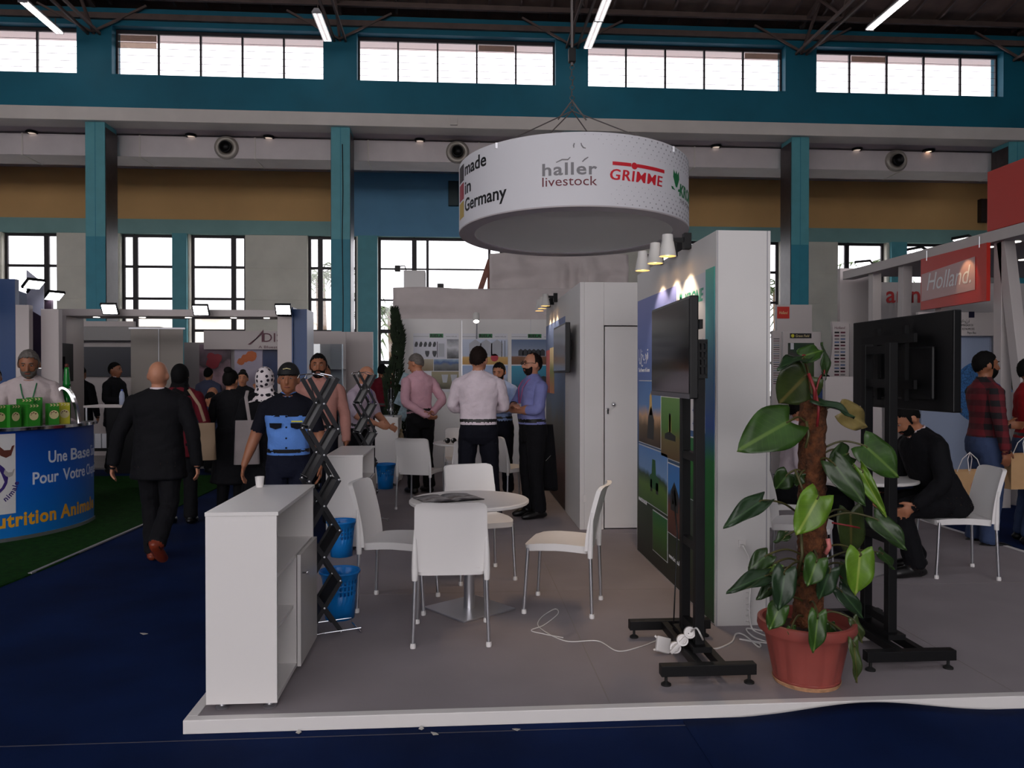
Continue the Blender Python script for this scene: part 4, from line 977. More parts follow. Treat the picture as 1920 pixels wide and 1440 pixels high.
G().bar(a - Vector((.03, .012, .02)), b + Vector((.03, .012, .018)), .04, .02).build('body', WHITE, sr, bevel=.004)
p = fp(1620, 1200); tag(G().box(p.x - .03, p.x + .03, p.y - .02, p.y + .02, PZ, PZ + .05, None).build('power_adapter', WHITE, bevel=.006), 'white plug adapter on the floor right of the terracotta pot', 'power adapter')
cz = spline([fp(1388, 1059) + Vector((0, -.3, .0))] if False else [Vector((1.757, 4.7, .57)), Vector((1.78, 4.66, .5)), Vector((1.80, 4.68, .38)), Vector((1.79, 4.68, .2)), Vector((1.8, 4.66, .07)), fp(1440, 1195)])
tag(G().tube(cz, .005, 6).build('white_cable', CABLEW, smooth=True), 'white cable running from the wall socket down to the floor', 'cable')
pts = []
for k in range(90):
    a = k / 90 * 2 * PI * 9; pts.append((1.8 + .014 * math.cos(a), 4.725 + .012 * math.sin(a), .08 + .32 * k / 90))
tag(G().tube(pts, .0025, 5).build('coiled_cord', CABLEW, smooth=True), 'white coiled cord hanging against the white wall end', 'cord')

# ---- small things on the cabinets
tag(G().lathe([(0, 0), (.02, 0), (.026, .06), (.023, .06), (.018, .004), (0, .004)], 18, (at(487, 900, 4.52).x, 4.52, PZ + .93)).build('paper_cup', WHITE, smooth=True, auto=.6), 'small white cup at the back of the near cabinet top', 'cup')
zc = PZ + .93 * 1.05; fs_ = empty('table_flag_stand', (-.98, 11.4, zc), 0, 'thin chrome flag stand with clear cover on the far cabinet', 'flag stand')
G().lathe([(0, 0), (.05, 0), (.05, .012), (.012, .018), (0, .018)], 18).build('base', CHROME, fs_, smooth=True, auto=.6); G().tube([(0, 0, .015), (0, 0, .42)], .005, 8).build('pole', ALU, fs_)
G().lathe([(.045, .03), (.045, .4), (.042, .4), (.042, .03)], 18).build('cover', glass_mat('acrylic_cover', (.82, .84, .86), .1), fs_, smooth=True); G().ell((-.05, 0, .1), (.01, .01, .014), 8, 6).build('finial', CHROME, fs_)
tag(G().box(-1.12, -.95, 11.25, 11.34, zc, zc + .012).build('paper_stack', PAPER), 'white papers on the far cabinet', 'papers')
fg = empty('figurine', (-.845, 11.55, PZ + .62), 0, 'small beige figurine on the far cabinet shelf', 'figurine'); BEI = mat('beige_resin', (170, 150, 116), .7, var=.2, vscale=30)
G().lathe([(0, 0), (.035, 0), (.04, .05), (.028, .1), (.016, .12), (0, .12)], 14).build('body', BEI, fg, smooth=True); G().ell((0, 0, .145), (.024, .024, .028)).build('head', BEI, fg, smooth=True); G().box(-.06, .06, -.06, .06, -.02, 0).build('base', BEI, fg)
# ================================================================ POTTED CLIMBER
POTM = mat('terracotta_plastic', (150, 72, 64), .5, var=.08, vscale=9); SOIL = mat('dark_soil', (46, 30, 24), .95, var=.4, vscale=40, bump=1, bscale=80)
MOSS = mat('coir_pole', (92, 52, 26), .95, var=.55, vscale=30, bump=1.0, bscale=55)
PXc, PYc = at(1512, 1180, 3.87).x, 3.87
plant = empty('potted_plant', (PXc, PYc, PZ), 0, 'large leafy climbing plant on a coir pole in a terracotta pot', 'potted plant')
n = 72; vs = []; fs = []; prof = [(.158, .0), (.166, .03), (.164, .034), (.205, .235), (.212, .262), (.236, .266), (.243, .285), (.24, .318), (.228, .322), (.216, .318), (.206, .27), (.15, .26)]
for j, (r, z) in enumerate(prof):
    for i in range(n):
        rr = r - (.006 if (2 <= j <= 3 and (i % 6) in (0, 1)) else 0)
        vs.append((rr * math.cos(2 * PI * i / n), rr * math.sin(2 * PI * i / n), z))
for j in range(len(prof) - 1):
    for i in range(n): fs.append((j * n + i, j * n + (i + 1) % n, (j + 1) * n + (i + 1) % n, (j + 1) * n + i))
fs.append(tuple(range(n))); pot = G().add(vs, fs).build('pot', POTM, plant, smooth=True, auto=.5)
G().lathe([(.159, .001), (.1665, .022), (.168, .02), (.1605, .001)], 72).build('chipped_edge', mat('chipped_clay', (186, 140, 104), .8, var=.3, vscale=30), pot)
g = G().lathe([(0, .285), (.08, .28), (.16, .27), (.209, .262)], 36); g.v = [(x, y, z + .008 * noise.noise(Vector((x * 30, y * 30, 0)))) for x, y, z in g.v]; g.build('soil', SOIL, plant, smooth=True)
# coir pole: leaning, shaggy
def polep(t): return Vector((.005 + .06 * t + .015 * math.sin(t * 5), .02 + .02 * t, .25 + 1.19 * t))
vs = []; m = 60; k = 28
for j in range(m + 1):
    c = polep(j / m)
    for i in range(k):
        a = 2 * PI * i / k; r = .072 * (1 - .1 * j / m) + .012 * noise.noise(Vector((math.cos(a) * 3, math.sin(a) * 3, j * .4))) + .006 * noise.noise(Vector((math.cos(a) * 14, math.sin(a) * 14, j * 1.3)))
        if j == m: r *= .3
        vs.append((c.x + r * math.cos(a), c.y + r * math.sin(a), c.z))
G().add(vs, [(j * k + i, j * k + (i + 1) % k, (j + 1) * k + (i + 1) % k, (j + 1) * k + i) for j in range(m) for i in range(k)]).build('coir_pole', MOSS, plant, smooth=True)
STEM = mat('green_stem', (74, 70, 36), .5, var=.2, vscale=20); REDST = mat('red_stem', (128, 34, 38), .45); PINK = mat('pink_sheath', (206, 120, 116), .45)
def leaf_mat(name, c, vein):
    if name in _M: return _M[name]
    m_ = bpy.data.materials.new(name); m_.use_nodes = True; nt = m_.node_tree; b = nt.nodes['Principled BSDF']; b.inputs['Roughness'].default_value = .38
    tc = nt.nodes.new('ShaderNodeUVMap'); sp = nt.nodes.new('ShaderNodeSeparateXYZ'); nt.links.new(tc.outputs[0], sp.inputs[0])
    ab = nt.nodes.new('ShaderNodeMath'); ab.operation = 'ABSOLUTE'; nt.links.new(sp.outputs[0], ab.inputs[0])
    # side veins: wave along v - |u|
    ma = nt.nodes.new('ShaderNodeMath'); ma.operation = 'MULTIPLY_ADD'; ma.inputs[1].default_value = -.55; nt.links.new(ab.outputs[0], ma.inputs[0]); nt.links.new(sp.outputs[1], ma.inputs[2])
    wv = nt.nodes.new('ShaderNodeMath'); wv.operation = 'PINGPONG'; wv.inputs[1].default_value = .055; nt.links.new(ma.outputs[0], wv.inputs[0])
    r1 = nt.nodes.new('ShaderNodeValToRGB'); r1.color_ramp.elements[0].position = 0; r1.color_ramp.elements[0].color = (1, 1, 1, 1); r1.color_ramp.elements[1].position = .006; r1.color_ramp.elements[1].color = (0, 0, 0, 1); nt.links.new(wv.outputs[0], r1.inputs[0])
    r2 = nt.nodes.new('ShaderNodeValToRGB'); r2.color_ramp.elements[0].position = .02; r2.color_ramp.elements[0].color = (1, 1, 1, 1); r2.color_ramp.elements[1].position = .05; r2.color_ramp.elements[1].color = (0, 0, 0, 1); nt.links.new(ab.outputs[0], r2.inputs[0])
    mx = nt.nodes.new('ShaderNodeMath'); mx.operation = 'MULTIPLY_ADD'; mx.inputs[1].default_value = .25; nt.links.new(r1.outputs[0], mx.inputs[0]); nt.links.new(r2.outputs[0], mx.inputs[2])
    nz = nt.nodes.new('ShaderNodeTexNoise'); nz.inputs['Scale'].default_value = 9; o_ = nt.nodes.new('ShaderNodeTexCoord'); nt.links.new(o_.outputs['Object'], nz.inputs['Vector'])
    cr = nt.nodes.new('ShaderNodeValToRGB'); l = lin(c); cr.color_ramp.elements[0].position = .35; cr.color_ramp.elements[1].position = .68
    cr.color_ramp.elements[0].color = (*[x * .75 for x in l], 1); cr.color_ramp.elements[1].color = (*[min(1, x * 1.3) for x in l], 1); nt.links.new(nz.outputs[0], cr.inputs[0])
    mc = nt.nodes.new('ShaderNodeMix'); mc.data_type = 'RGBA'; nt.links.new(mx.outputs[0], mc.inputs['Factor']); nt.links.new(cr.outputs[0], mc.inputs['A']); mc.inputs['B'].default_value = (*lin(vein), 1)
    nt.links.new(mc.outputs['Result'], b.inputs['Base Color']); _M[name] = m_; return m_
LDARK = leaf_mat('leaf_dark_green', (38, 60, 24), (62, 88, 42)); LMID = leaf_mat('leaf_mid_green', (48, 78, 26), (90, 118, 50)); LLIME = leaf_mat('leaf_lime', (92, 128, 34), (140, 160, 70)); LOLIVE = leaf_mat('leaf_olive', (56, 70, 32), (98, 92, 48)); LYEL = leaf_mat('leaf_yellow_brown', (128, 112, 66), (150, 134, 84)); LDEEP = leaf_mat('leaf_bluegreen', (32, 54, 30), (56, 82, 50))
def leaf(base, tip, wd, mt, nrm, att, fold=.25, droop=.1, pet=STEM):
    """heart-shaped leaf blade from its petiole joint to its tip; nrm: the way its upper face looks"""
    base = Vector(base); tip = Vector(tip); d = tip - base; L = d.length; d.normalize(); nrm = Vector(nrm).normalized()
    r = d.cross(nrm).normalized(); nn = r.cross(d).normalized(); nv, nu = 12, 4
    def half(t):   # half width along the blade
        if t < 0: return 0
        return wd / 2 * (math.sin(PI * min(1, (t * 1.0 + .12) / 1.12) ** .72) ** .85)
    vs, uv, fs = [], [], []
    for j in range(nv + 1):
        t = j / nv
        for i in range(-nu, nu + 1):
            u = i / nu; hw = half(t) if j < nv else 0
            back = .2 * L * (1 - t) ** 4 * (abs(u) ** 1.2) * (1 if abs(u) < .99 else .85)    # lobes reach back past the joint
            wave = .012 * math.sin(t * 9 + i) * abs(u)
            p = base + d * (t * L - back) + r * (u * hw) + nn * (abs(u) * hw * fold - droop * L * t * t + wave)
            vs.append(p); uv.append((u * hw / wd, t))
    w_ = 2 * nu + 1
    for j in range(nv):
        for i in range(w_ - 1): fs.append((j * w_ + i, j * w_ + i + 1, (j + 1) * w_ + i + 1, (j + 1) * w_ + i))
    me = bpy.data.meshes.new('leaf'); me.from_pydata([tuple(v) for v in vs], [], fs); ul = me.uv_layers.new(name='UVMap')
    for lp in me.loops: ul.data[lp.index].uv = uv[lp.vertex_index]
    me.materials.append(mt); me.shade_smooth(); o = bpy.data.objects.new('leaf', me); COL.objects.link(o); o.parent = plant
    so = o.modifiers.new('solid', 'SOLIDIFY'); so.thickness = .0025
    a = Vector(att); mid = a.lerp(base, .55) + Vector((0, 0, .04)); G().tube(spline([a, mid, base, base + d * .02], 6), [.0055] * 12 + [.004] * 7, 6).build('petiole', pet, o, smooth=True)
def LF(bu, bv, tu, tv, wpx, mt, dy=0.0, dt=0.0, nrm=(0, -1, .25), aph=None, **k):
    """leaf placed by where its joint and tip stand; dy: distance in front (-) of or behind (+) the pole"""
    Y = PYc + dy; o = Vector((PXc, PYc, PZ)); b = at(bu, bv, Y) - o; t = at(tu, tv, Y + dt) - o
    h = aph if aph is not None else max(.05, min(.98, (b.z - .3) / 1.19))
    leaf(b, t, wpx * Y / F, mt, nrm, polep(h), **k)
LF(1480, 790, 1388, 840, 92, LMID, -.06, -.1, (.05, -1, .55), fold=.15)          # big left leaf
LF(1512, 703, 1462, 758, 92, LOLIVE, .06, .05, (.1, -1, .1), fold=.1)           # round leaf upper left
LF(1508, 672, 1458, 684, 40, LDEEP, .0, -.12, (-.3, -.4, .8), fold=.3)          # top folded, left half
LF(1505, 668, 1546, 654, 38, LMID, .02, .06, (.1, -.8, .5), fold=.2, pet=REDST)
LF(1545, 700, 1548, 640, 26, LDARK, .05, .08, (.5, -.6, .2), fold=.3, pet=REDST)
LF(1530, 752, 1606, 776, 34, LDEEP, -.08, -.05, (.1, -.5, .9), fold=.3)         # glossy leaf at pole top
LF(1580, 770, 1632, 800, 56, LYEL, .05, .06, (.1, -1, .2), fold=.1)             # yellowed leaf
LF(1620, 835, 1690, 893, 78, LMID, -.04, -.06, (.15, -1, .35), fold=.12)        # big right leaf
LF(1590, 850, 1560, 862, 50, LDARK, -.02, -.08, (.3, -1, .3), fold=.2)
LF(1562, 868, 1626, 948, 52, LDARK, -.12, -.08, (-.3, -1, .35), fold=.2)        # dark leaf over pole
LF(1614, 880, 1661, 972, 26, LLIME, -.1, -.06, (-.6, -.7, .1), fold=.4)         # narrow lime leaf
LF(1478, 888, 1455, 918, 46, LDARK, .02, .02, (0, -1, .1), fold=.15)
LF(1500, 890, 1495, 912, 26, LDARK, -.02, .0, (.2, -1, .1))
LF(1430, 938, 1358, 985, 40, LDEEP, -.1, -.06, (-.1, -.8, .7), fold=.35, aph=.45)   # low left pointing leaf
LF(1535, 930, 1496, 1004, 68, LLIME, -.18, -.04, (.05, -1, .3), fold=.18)       # bright leaf in front of pole
LF(1640, 972, 1704, 1030, 46, LDARK, -.12, -.08, (-.2, -.8, .6), fold=.3)       # right drooping dark leaf
LF(1594, 960, 1600, 1052, 62, LOLIVE, .12, .02, (.1, -1, 0), fold=.1)
LF(1612, 1036, 1608, 1118, 62, LLIME, -.2, -.02, (0, -1, .1), fold=.2)          # lime heart leaf
LF(1532, 1048, 1516, 1100, 50, LMID, -.22, -.03, (0, -1, .2), fold=.22)         # small heart in front of pole
LF(1478, 1002, 1450, 1015, 24, LDARK, .03, .02, (-.1, -.6, .8))
LF(1440, 1040, 1404, 1068, 38, LDARK, -.05, -.02, (-.1, -.9, .5), fold=.2)
LF(1452, 1056, 1418, 1092, 46, LLIME, -.02, .03, (-.2, -1, .3), fold=.1)
LF(1440, 1078, 1364, 1106, 36, LDEEP, -.14, -.06, (-.1, -.7, .8), fold=.3)
LF(1472, 1070, 1462, 1146, 50, LDEEP, -.2, -.04, (-.1, -1, .15), fold=.25)      # big dark hanging leaf
LF(1462, 1136, 1444, 1182, 44, LMID, -.16, -.03, (-.1, -1, .1), fold=.15)
LF(1446, 1102, 1418, 1124, 22, LDARK, -.08, 0, (-.2, -.8, .5))
LF(1556, 1068, 1538, 1126, 44, LDEEP, -.16, 0, (0, -1, .1), fold=.2)
LF(1588, 1060, 1590, 1120, 40, LDARK, .08, .02, (.1, -1, 0))
LF(1574, 1105, 1622, 1160, 34, LDEEP, -.06, -.02, (-.2, -1, .4), fold=.25)
LF(1533, 1152, 1528, 1226, 40, LMID, -.3, -.03, (0, -1, .12), fold=.25)         # leaf hanging over the rim
LF(1600, 1162, 1620, 1206, 24, LOLIVE, -.1, -.02, (.2, -1, .1), fold=.2)
LF(1600, 1205, 1612, 1282, 24, LOLIVE, -.24, -.03, (.2, -1, .05), fold=.2)      # outermost hanging leaf
LF(1484, 1176, 1487, 1200, 20, LMID, -.16, 0, (0, -1, .1)); LF(1556, 1170, 1560, 1196, 22, LDARK, -.1, 0, (0, -1, .1))
LF(1650, 1036, 1682, 1068, 22, LDARK, .08, .03, (.1, -.9, .4))
for (a, b, m_, r_) in (((1516, 700), (1528, 760), REDST, .009), ((1528, 730), (1532, 800), REDST, .008), ((1512, 790), (1510, 840), STEM, .008), ((1502, 1000), (1496, 1080), STEM, .009), ((1548, 1038), (1552, 1010), PINK, .012), ((1560, 980), (1612, 990), REDST, .005), ((1545, 1060), (1580, 1085), REDST, .004), ((1490, 880), (1512, 960), STEM, .006)):
    o = Vector((PXc, PYc, PZ)); p0 = at(*a, PYc - .07) - o; p1 = at(*b, PYc - .08) - o
    G().tube([p0, p0.lerp(p1, .5) + Vector((.01, -.01, 0)), p1], r_, 6).build('stem', m_, plant, smooth=True)
# ---- spiral cypress by the grain posters
CYP = mat('cypress_foliage', (26, 40, 20), .9, var=.5, vscale=14)
cy = empty('spiral_cypress', (at(742, 700, 12.5).x, 12.5, PZ), 0, 'tall dark green spiral clipped cypress beside the far cabinet', 'tree')
random.seed(3); vs = []; fs = []
ztop = at(745, 580, 12.5).z - PZ
for k in range(3000):
    t = random.random() ** .85
    z = .35 + (ztop - .35) * t; env = .15 * (1 - t) ** .55 * (1 - .25 * math.sin(t * 21)) + .02
    a = random.random() * 2 * PI; r = env * math.sqrt(random.uniform(.45, 1))
    off = .085 * math.sin(t * 9.5 + .6) * (1 - t * .6)
    c = Vector((off + r * math.cos(a), r * math.sin(a), z)); d = Vector((math.cos(a), math.sin(a), 1.2 + random.random())).normalized(); s = random.uniform(.025, .05)
    q = d.orthogonal().normalized() * s * .45; q2 = d.cross(q).normalized() * s * .2; n0 = len(vs)
    vs += [c - q, c + q + q2, c + d * s * 2, c - q2 * 2]; fs += [(n0, n0 + 1, n0 + 2), (n0, n0 + 2, n0 + 3), (n0, n0 + 3, n0 + 1)]
random.seed(11)
G().add(vs, fs).build('foliage', CYP, cy)['kind'] = 'stuff'
G().tube([(0, 0, .25), (.05, 0, .8), (-.04, 0, 1.4), (.02, 0, ztop - .15)], [.025, .022, .016, .006], 8).build('trunk', mat('cypress_bark', (60, 44, 34), .9), cy)
G().lathe([(0, 0), (.13, 0), (.16, .28), (.17, .28), (.17, .3), (.15, .3), (0, .27)], 24).build('pot', mat('black_planter', (22, 22, 24), .5), cy, smooth=True, auto=.6)
# ================================================================ LEFT BOOTH
# ---- curved counter
CCX, CCY, CR, CH = -5.42, 8.75, 1.35, 1.11
ctr = empty('curved_counter', (CCX, CCY, .012), 0, 'curved blue counter with white and orange French lettering', 'counter')
a0, a1 = math.radians(-150), math.radians(15)
BLUEP = ramp_mat('counter_blue_print', [(0, (0, 112, 190)), (.5, (0, 92, 190)), (1, (0, 60, 150))], noise_amt=0)
G().lathe([(CR, .03), (CR, CH - .03), (CR - .02, CH - .03), (CR - .02, .03), (CR, .03)], 60, a0=a0, a1=a1).build('front_panel', BLUEP, ctr, smooth=True, auto=.5)
G().lathe([(CR + .035, CH - .03), (CR + .035, CH), (CR - .45, CH), (CR - .45, CH - .03), (CR + .035, CH - .03)], 60, a0=a0, a1=a1).build('counter_top', mat('glossy_grey_top', (170, 170, 176), .15, metal=.3), ctr, smooth=True, auto=.5)
G().lathe([(CR + .012, .0), (CR + .012, .035), (CR - .03, .035), (CR - .03, 0), (CR + .012, 0)], 60, a0=a0, a1=a1).build('plinth', ALU, ctr, smooth=True, auto=.5)
G().lathe([(CR + .04, CH - .034), (CR + .04, CH - .004), (CR + .034, CH - .004), (CR + .034, CH - .034), (CR + .04, CH - .034)], 60, a0=a0, a1=a1).build('edge_strip', CHROME, ctr, smooth=True, auto=.5)
def onctr(vs, ang, z0, off=.001): return [((CR + off + v.z) * math.cos(ang + v.x / CR), (CR + off + v.z) * math.sin(ang + v.x / CR), z0 + v.y) for v in vs]
def ctr_ang(u):    # where the sight line through column u meets the counter
    X, Y, Z = ray(u, 706); l = math.hypot(X, Y); X /= l; Y /= l
    b = X * CCX + Y * CCY; disc = b * b - (CCX ** 2 + CCY ** 2 - CR ** 2); t = b - math.sqrt(max(disc, 0))
    return math.atan2(Y * t - CCY, X * t - CCX)
def ctr_text(body, u0, z0, size, m, u1, **k):
    vs, fs = text_geo(body, size, **k); x0 = min(v.x for v in vs); x1 = max(v.x for v in vs); A0 = ctr_ang(u0); W_ = (ctr_ang(u1) - A0) * CR
    for v in vs: v.x = (v.x - x0) * W_ / (x1 - x0)
    G().add(onctr(vs, A0, z0), fs).build('lettering', m, ctr)
CW = mat('counter_white_print', (214, 222, 236), .5); CO = mat('counter_orange_print', (226, 160, 30), .5)
ctr_text('Une', 90, .73, .17, CW, 125, bold=.003); ctr_text('Base', 132, .73, .17, CW, 167, bold=.003); ctr_text('Saine', 169, .73, .17, CW, 176.3)
ctr_text('Pour', 60, .53, .17, CW, 109, bold=.003); ctr_text('Votre', 117, .53, .17, CW, 158, bold=.003); ctr_text('Cheptel', 161, .53, .17, CW, 176.3)
ctr_text('Nutrition', -42, .14, .19, CO, 104, bold=.006, spacing=1.1); ctr_text('Animale', 112, .14, .19, CO, 173.5, bold=.006, spacing=1.1)
A = ctr_ang(-60); B = ctr_ang(28)
G().lathe([(CR + .002, .27), (CR + .002, CH - .06), (CR + .001, CH - .06), (CR + .001, .27)], 16, a0=A, a1=B).build('white_label', mat('label_white_print', (214, 212, 212), .5), ctr, smooth=True, auto=.5)
g = G(); R0 = .3
PUR = mat('purple_print', (54, 34, 110), .5)
cA = ctr_ang(-24)
def disc(ang, z, r, m, name, sx=1, n=20):
    vs = [Vector((r * sx * math.cos(2 * PI * i / n), r * math.sin(2 * PI * i / n), 0)) for i in range(n)]
    G().add(onctr(vs, ang, z, .004), [tuple(range(n))]).build(name, m, ctr)
disc(cA, .62, .17, PUR, 'logo_disc')
vs, fs = text_geo('nimale', .07, bold=.002, spacing=1.15)
out = []
for v in vs:
    th = math.radians(-58) + v.x / .25
    out.append(Vector(((.27 - v.y) * math.cos(th), (.27 - v.y) * math.sin(th), v.z)))
G().add(onctr([Vector((o.x, o.y, o.z)) for o in out], cA, .62, .004), fs).build('lettering', PUR, ctr)
BRN = mat('hen_print_brown', (96, 44, 32), .6); LGT = mat('chick_print_pale', (170, 166, 164), .6)
def blob(ang, z, poly, s, m, name): G().add(onctr([Vector((a * s, b * s, 0)) for a, b in poly], ang, z, .005), [tuple(range(len(poly)))]).build(name, m, ctr)
hen = [(-1, .2), (-.6, -.4), (0, -.7), (.6, -.4), (.8, .2), (1, .9), (.7, .8), (.5, .3), (-.2, .3), (-.8, .9)]
blob(ctr_ang(10), .87, hen, .075, BRN, 'hen_print'); blob(ctr_ang(16), .66, hen, .05, LGT, 'chick_print')
# ---- feed boxes on the counter
BGREEN = mat('carton_green', (40, 132, 30), .5, var=.1, vscale=10); BDK = mat('carton_dark_green', (28, 84, 24), .5); CREAM = mat('carton_cream_print', (216, 202, 150), .5); YEL = mat('carton_yellow', (196, 190, 40), .5)
random.seed(5)
def carton(u, back, label, ang=0.0, w_=.13, h=.22, side=BDK, face=BGREEN, z=CH + .012):
    th = ctr_ang(u); r_ = CR - .04 - back; c = empty('feed_carton', (CCX + r_ * math.cos(th), CCY + r_ * math.sin(th), z), th + PI / 2 + ang, label, 'carton', 'green feed cartons on the counter')
    G().box(-w_ / 2, w_ / 2, 0, .1, 0, h).build('box', [face], c, bevel=.002)
    G().box(w_ / 2 - .0005, w_ / 2 + .001, .004, .096, .004, h - .004).build('side_print', side, c)
    n = 18; G().add([(.045 * math.cos(2 * PI * i / n), -.0015, h * .47 + .045 * math.sin(2 * PI * i / n)) for i in range(n)], [tuple(range(n))]).build('round_print', CREAM, c)
    g = G()
    for (dx, dz, s) in ((-.028, .008, .006), (-.02, .022, .008), (-.002, .03, .009), (.018, .02, .01)): g.add([(dx + s * math.cos(t), -.002, h * .47 + dz + s * .7 * math.sin(t)) for t in (0, 1, 2, 3, 4, 5)], [(0, 1, 2, 3, 4, 5)])
    g.build('animal_print', BRN, c)
    g = G()
    for k in range(3): x = -.04 + .03 * k; g.add([(x, -.0015, h - .03), (x + .014, -.0015, h - .03), (x + .028, -.0015, h - .018), (x + .014, -.0015, h - .005), (x, -.0015, h - .005), (x + .014, -.0015, h - .018)], [(0, 1, 2, 3, 4, 5)])
    g.build('arrow_print', CREAM, c)
carton(4, 0, 'green feed carton at the left picture edge on the blue counter', .3)
carton(33, 0, 'green feed carton second from the left on the blue counter', .3)
carton(68, 0, 'green feed carton in the middle of the counter row', -.1)
carton(84, .22, 'green feed carton standing behind, left of the yellow one', -.4, h=.27)
carton(108, .24, 'green feed carton behind the middle row with arrows on top', -.6, h=.28)
carton(110, .02, 'green feed carton right of the middle with round print', -.5, w_=.1)
carton(136, .05, 'yellow green feed carton next to the bottle holder', -.8, face=YEL, w_=.1)
carton(50, .17, 'dark green feed carton half hidden between two others', 0, h=.18, face=BDK)
# ---- bottle in a polished holder
th = ctr_ang(158); p = Vector((CCX + (CR - .2) * math.cos(th), CCY + (CR - .2) * math.sin(th), 0)); bt = empty('bottle_holder', (p.x, p.y, CH + .012), .2, 'polished steel arch holder at the end of the counter', 'bottle holder')
path = spline([Vector(q) for q in ((-.13, 0, 0), (-.09, 0, .2), (-.05, 0, .35), (0, 0, .37), (.06, 0, .31), (.11, 0, .16), (.135, 0, 0))], 5); vs = []; m = len(path) - 1
for j, q in enumerate(path):
    d_ = (path[min(j + 1, m)] - path[max(j - 1, 0)]).normalized(); nn_ = Vector((-d_.z, 0, d_.x)) * .012
    vs += [q + Vector((0, -.05, 0)) + nn_, q + Vector((0, .05, 0)) + nn_, q + Vector((0, .05, 0)) - nn_, q + Vector((0, -.05, 0)) - nn_]
G().add([(v.x, v.y, max(v.z, 0)) for v in vs], [(4 * j + a, 4 * j + (a + 1) % 4, 4 * j + 4 + (a + 1) % 4, 4 * j + 4 + a) for j in range(m) for a in range(4)] + [(0, 1, 2, 3), (4 * m + 3, 4 * m + 2, 4 * m + 1, 4 * m)]).build('arch', CHROME, bt, smooth=True, auto=.6)
b2 = empty('bottle', (p.x - .04, p.y + .12, CH + .012), 0, 'green glass bottle with brown cap behind the steel arch', 'bottle')
GGL = mat('green_bottle_glass', (14, 130, 44), .15)
G().lathe([(0, .39), (.04, .39), (.038, .42), (.03, .5), (.024, .58), (.02, .6), (0, .6)], 16).build('body', GGL, b2, smooth=True); G().lathe([(0, .598), (.02, .598), (.02, .63), (.012, .64), (0, .64)], 12).build('cap', BRN, b2, smooth=True)
G().lathe([(0, 0), (.038, 0), (.038, .38), (0, .395)], 16).build('base', GGL, b2, smooth=True)
# ---- booth frame: blue return wall, fascia beams, posts
BLW = mat('booth_blue_paint', (6, 58, 112), .4); BWH = mat('booth_white_paint', (196, 186, 184), .5)
bo = empty('exhibition_booth', (-6.9, 13.2, 0), 0, 'open booth frame of white beams with small downlights on the left', 'booth frame')
def B(g): g.v = [(x + 6.9, y - 13.2, z) for x, y, z in g.v]; return g
z1, z0 = at(300, 580, 13.2).z, at(300, 593, 13.2).z
xl, xr = at(98, 600, 13.2).x, at(547, 600, 13.2).x
B(G().box(xl, xr, 13.2, 13.8, z0, z1)).build('beam', BWH, bo, bevel=.005)
B(G().box(xl, xl + .22, 13.2, 13.8, 0, z0)).build('post', BWH, bo, bevel=.005)
B(G().box(at(520, 600, 13.2).x, xr, 13.2, 13.8, 0, z1 + .03)).build('post', BWH, bo, bevel=.005)
B(G().box(xr, xr + .02, 13.2, 13.9, 0, z1 + .05)).build('blue_panel', BLW, bo)
B(G().box(xr + .02, xr + .24, 13.25, 13.85, 0, z1 + .02)).build('blue_panel', BLW, bo)
DOWN = mat('downlight_glow', (255, 246, 236), .3, emit=(255, 246, 236), estr=8)
for u in (122, 181, 267, 353, 438, 500):
    p = at(u, 597, 13.45); q = B(G().lathe([(0, -.006), (.05, -.006), (.05, 0), (0, 0)], 12, (p.x, 13.45, z0))).build('downlight', DOWN, bo)
# side fascia running toward the viewer
sx = xl + .05
B(G().add([(xl - .2, 13.2, z0 + .02), (xl, 13.2, z0 + .02), (xl - .25, 9.2, z0 + .12), (xl - .45, 9.2, z0 + .12), (xl - .2, 13.2, z1 + .1), (xl, 13.2, z1 + .1), (xl - .25, 9.2, z1 + .55), (xl - .45, 9.2, z1 + .55)],
           [(0, 1, 2, 3), (7, 6, 5, 4), (0, 4, 5, 1), (1, 5, 6, 2), (2, 6, 7, 3), (3, 7, 4, 0)])).build('side_fascia', BLW, bo)
a = at(0, 700, 11.0); b = at(28, 523, 11.0)
bw = empty('blue_wall', (b.x, 11.0, 0), 0, 'deep blue booth wall at the left picture edge', 'booth wall')
G().box(-2.2, 0, 0, .1, 0, b.z).build('wall_panel', BLW, bw, bevel=.004)
G().box(.002, .18, .0, .1, 0, b.z - .35).build('white_post', BWH, bw, bevel=.004)
G().box(.18, .42, .3, .4, 0, b.z - .38).build('white_post', BWH, bw, bevel=.004)
pu = empty('purple_panel', (at(56, 700, 12.4).x, 12.4, 0), 0, 'dark purple panel inside the left booth', 'booth wall')
G().box(0, at(97, 700, 12.4).x - at(56, 700, 12.4).x, 0, .06, 1.75, at(70, 562, 12.4).z).build('panel', mat('dark_purple_paint', (66, 50, 66), .5), pu); G().box(0, at(97, 700, 12.4).x - at(56, 700, 12.4).x, 0, .06, 0, 1.745).build('lower_panel', BWH, pu)
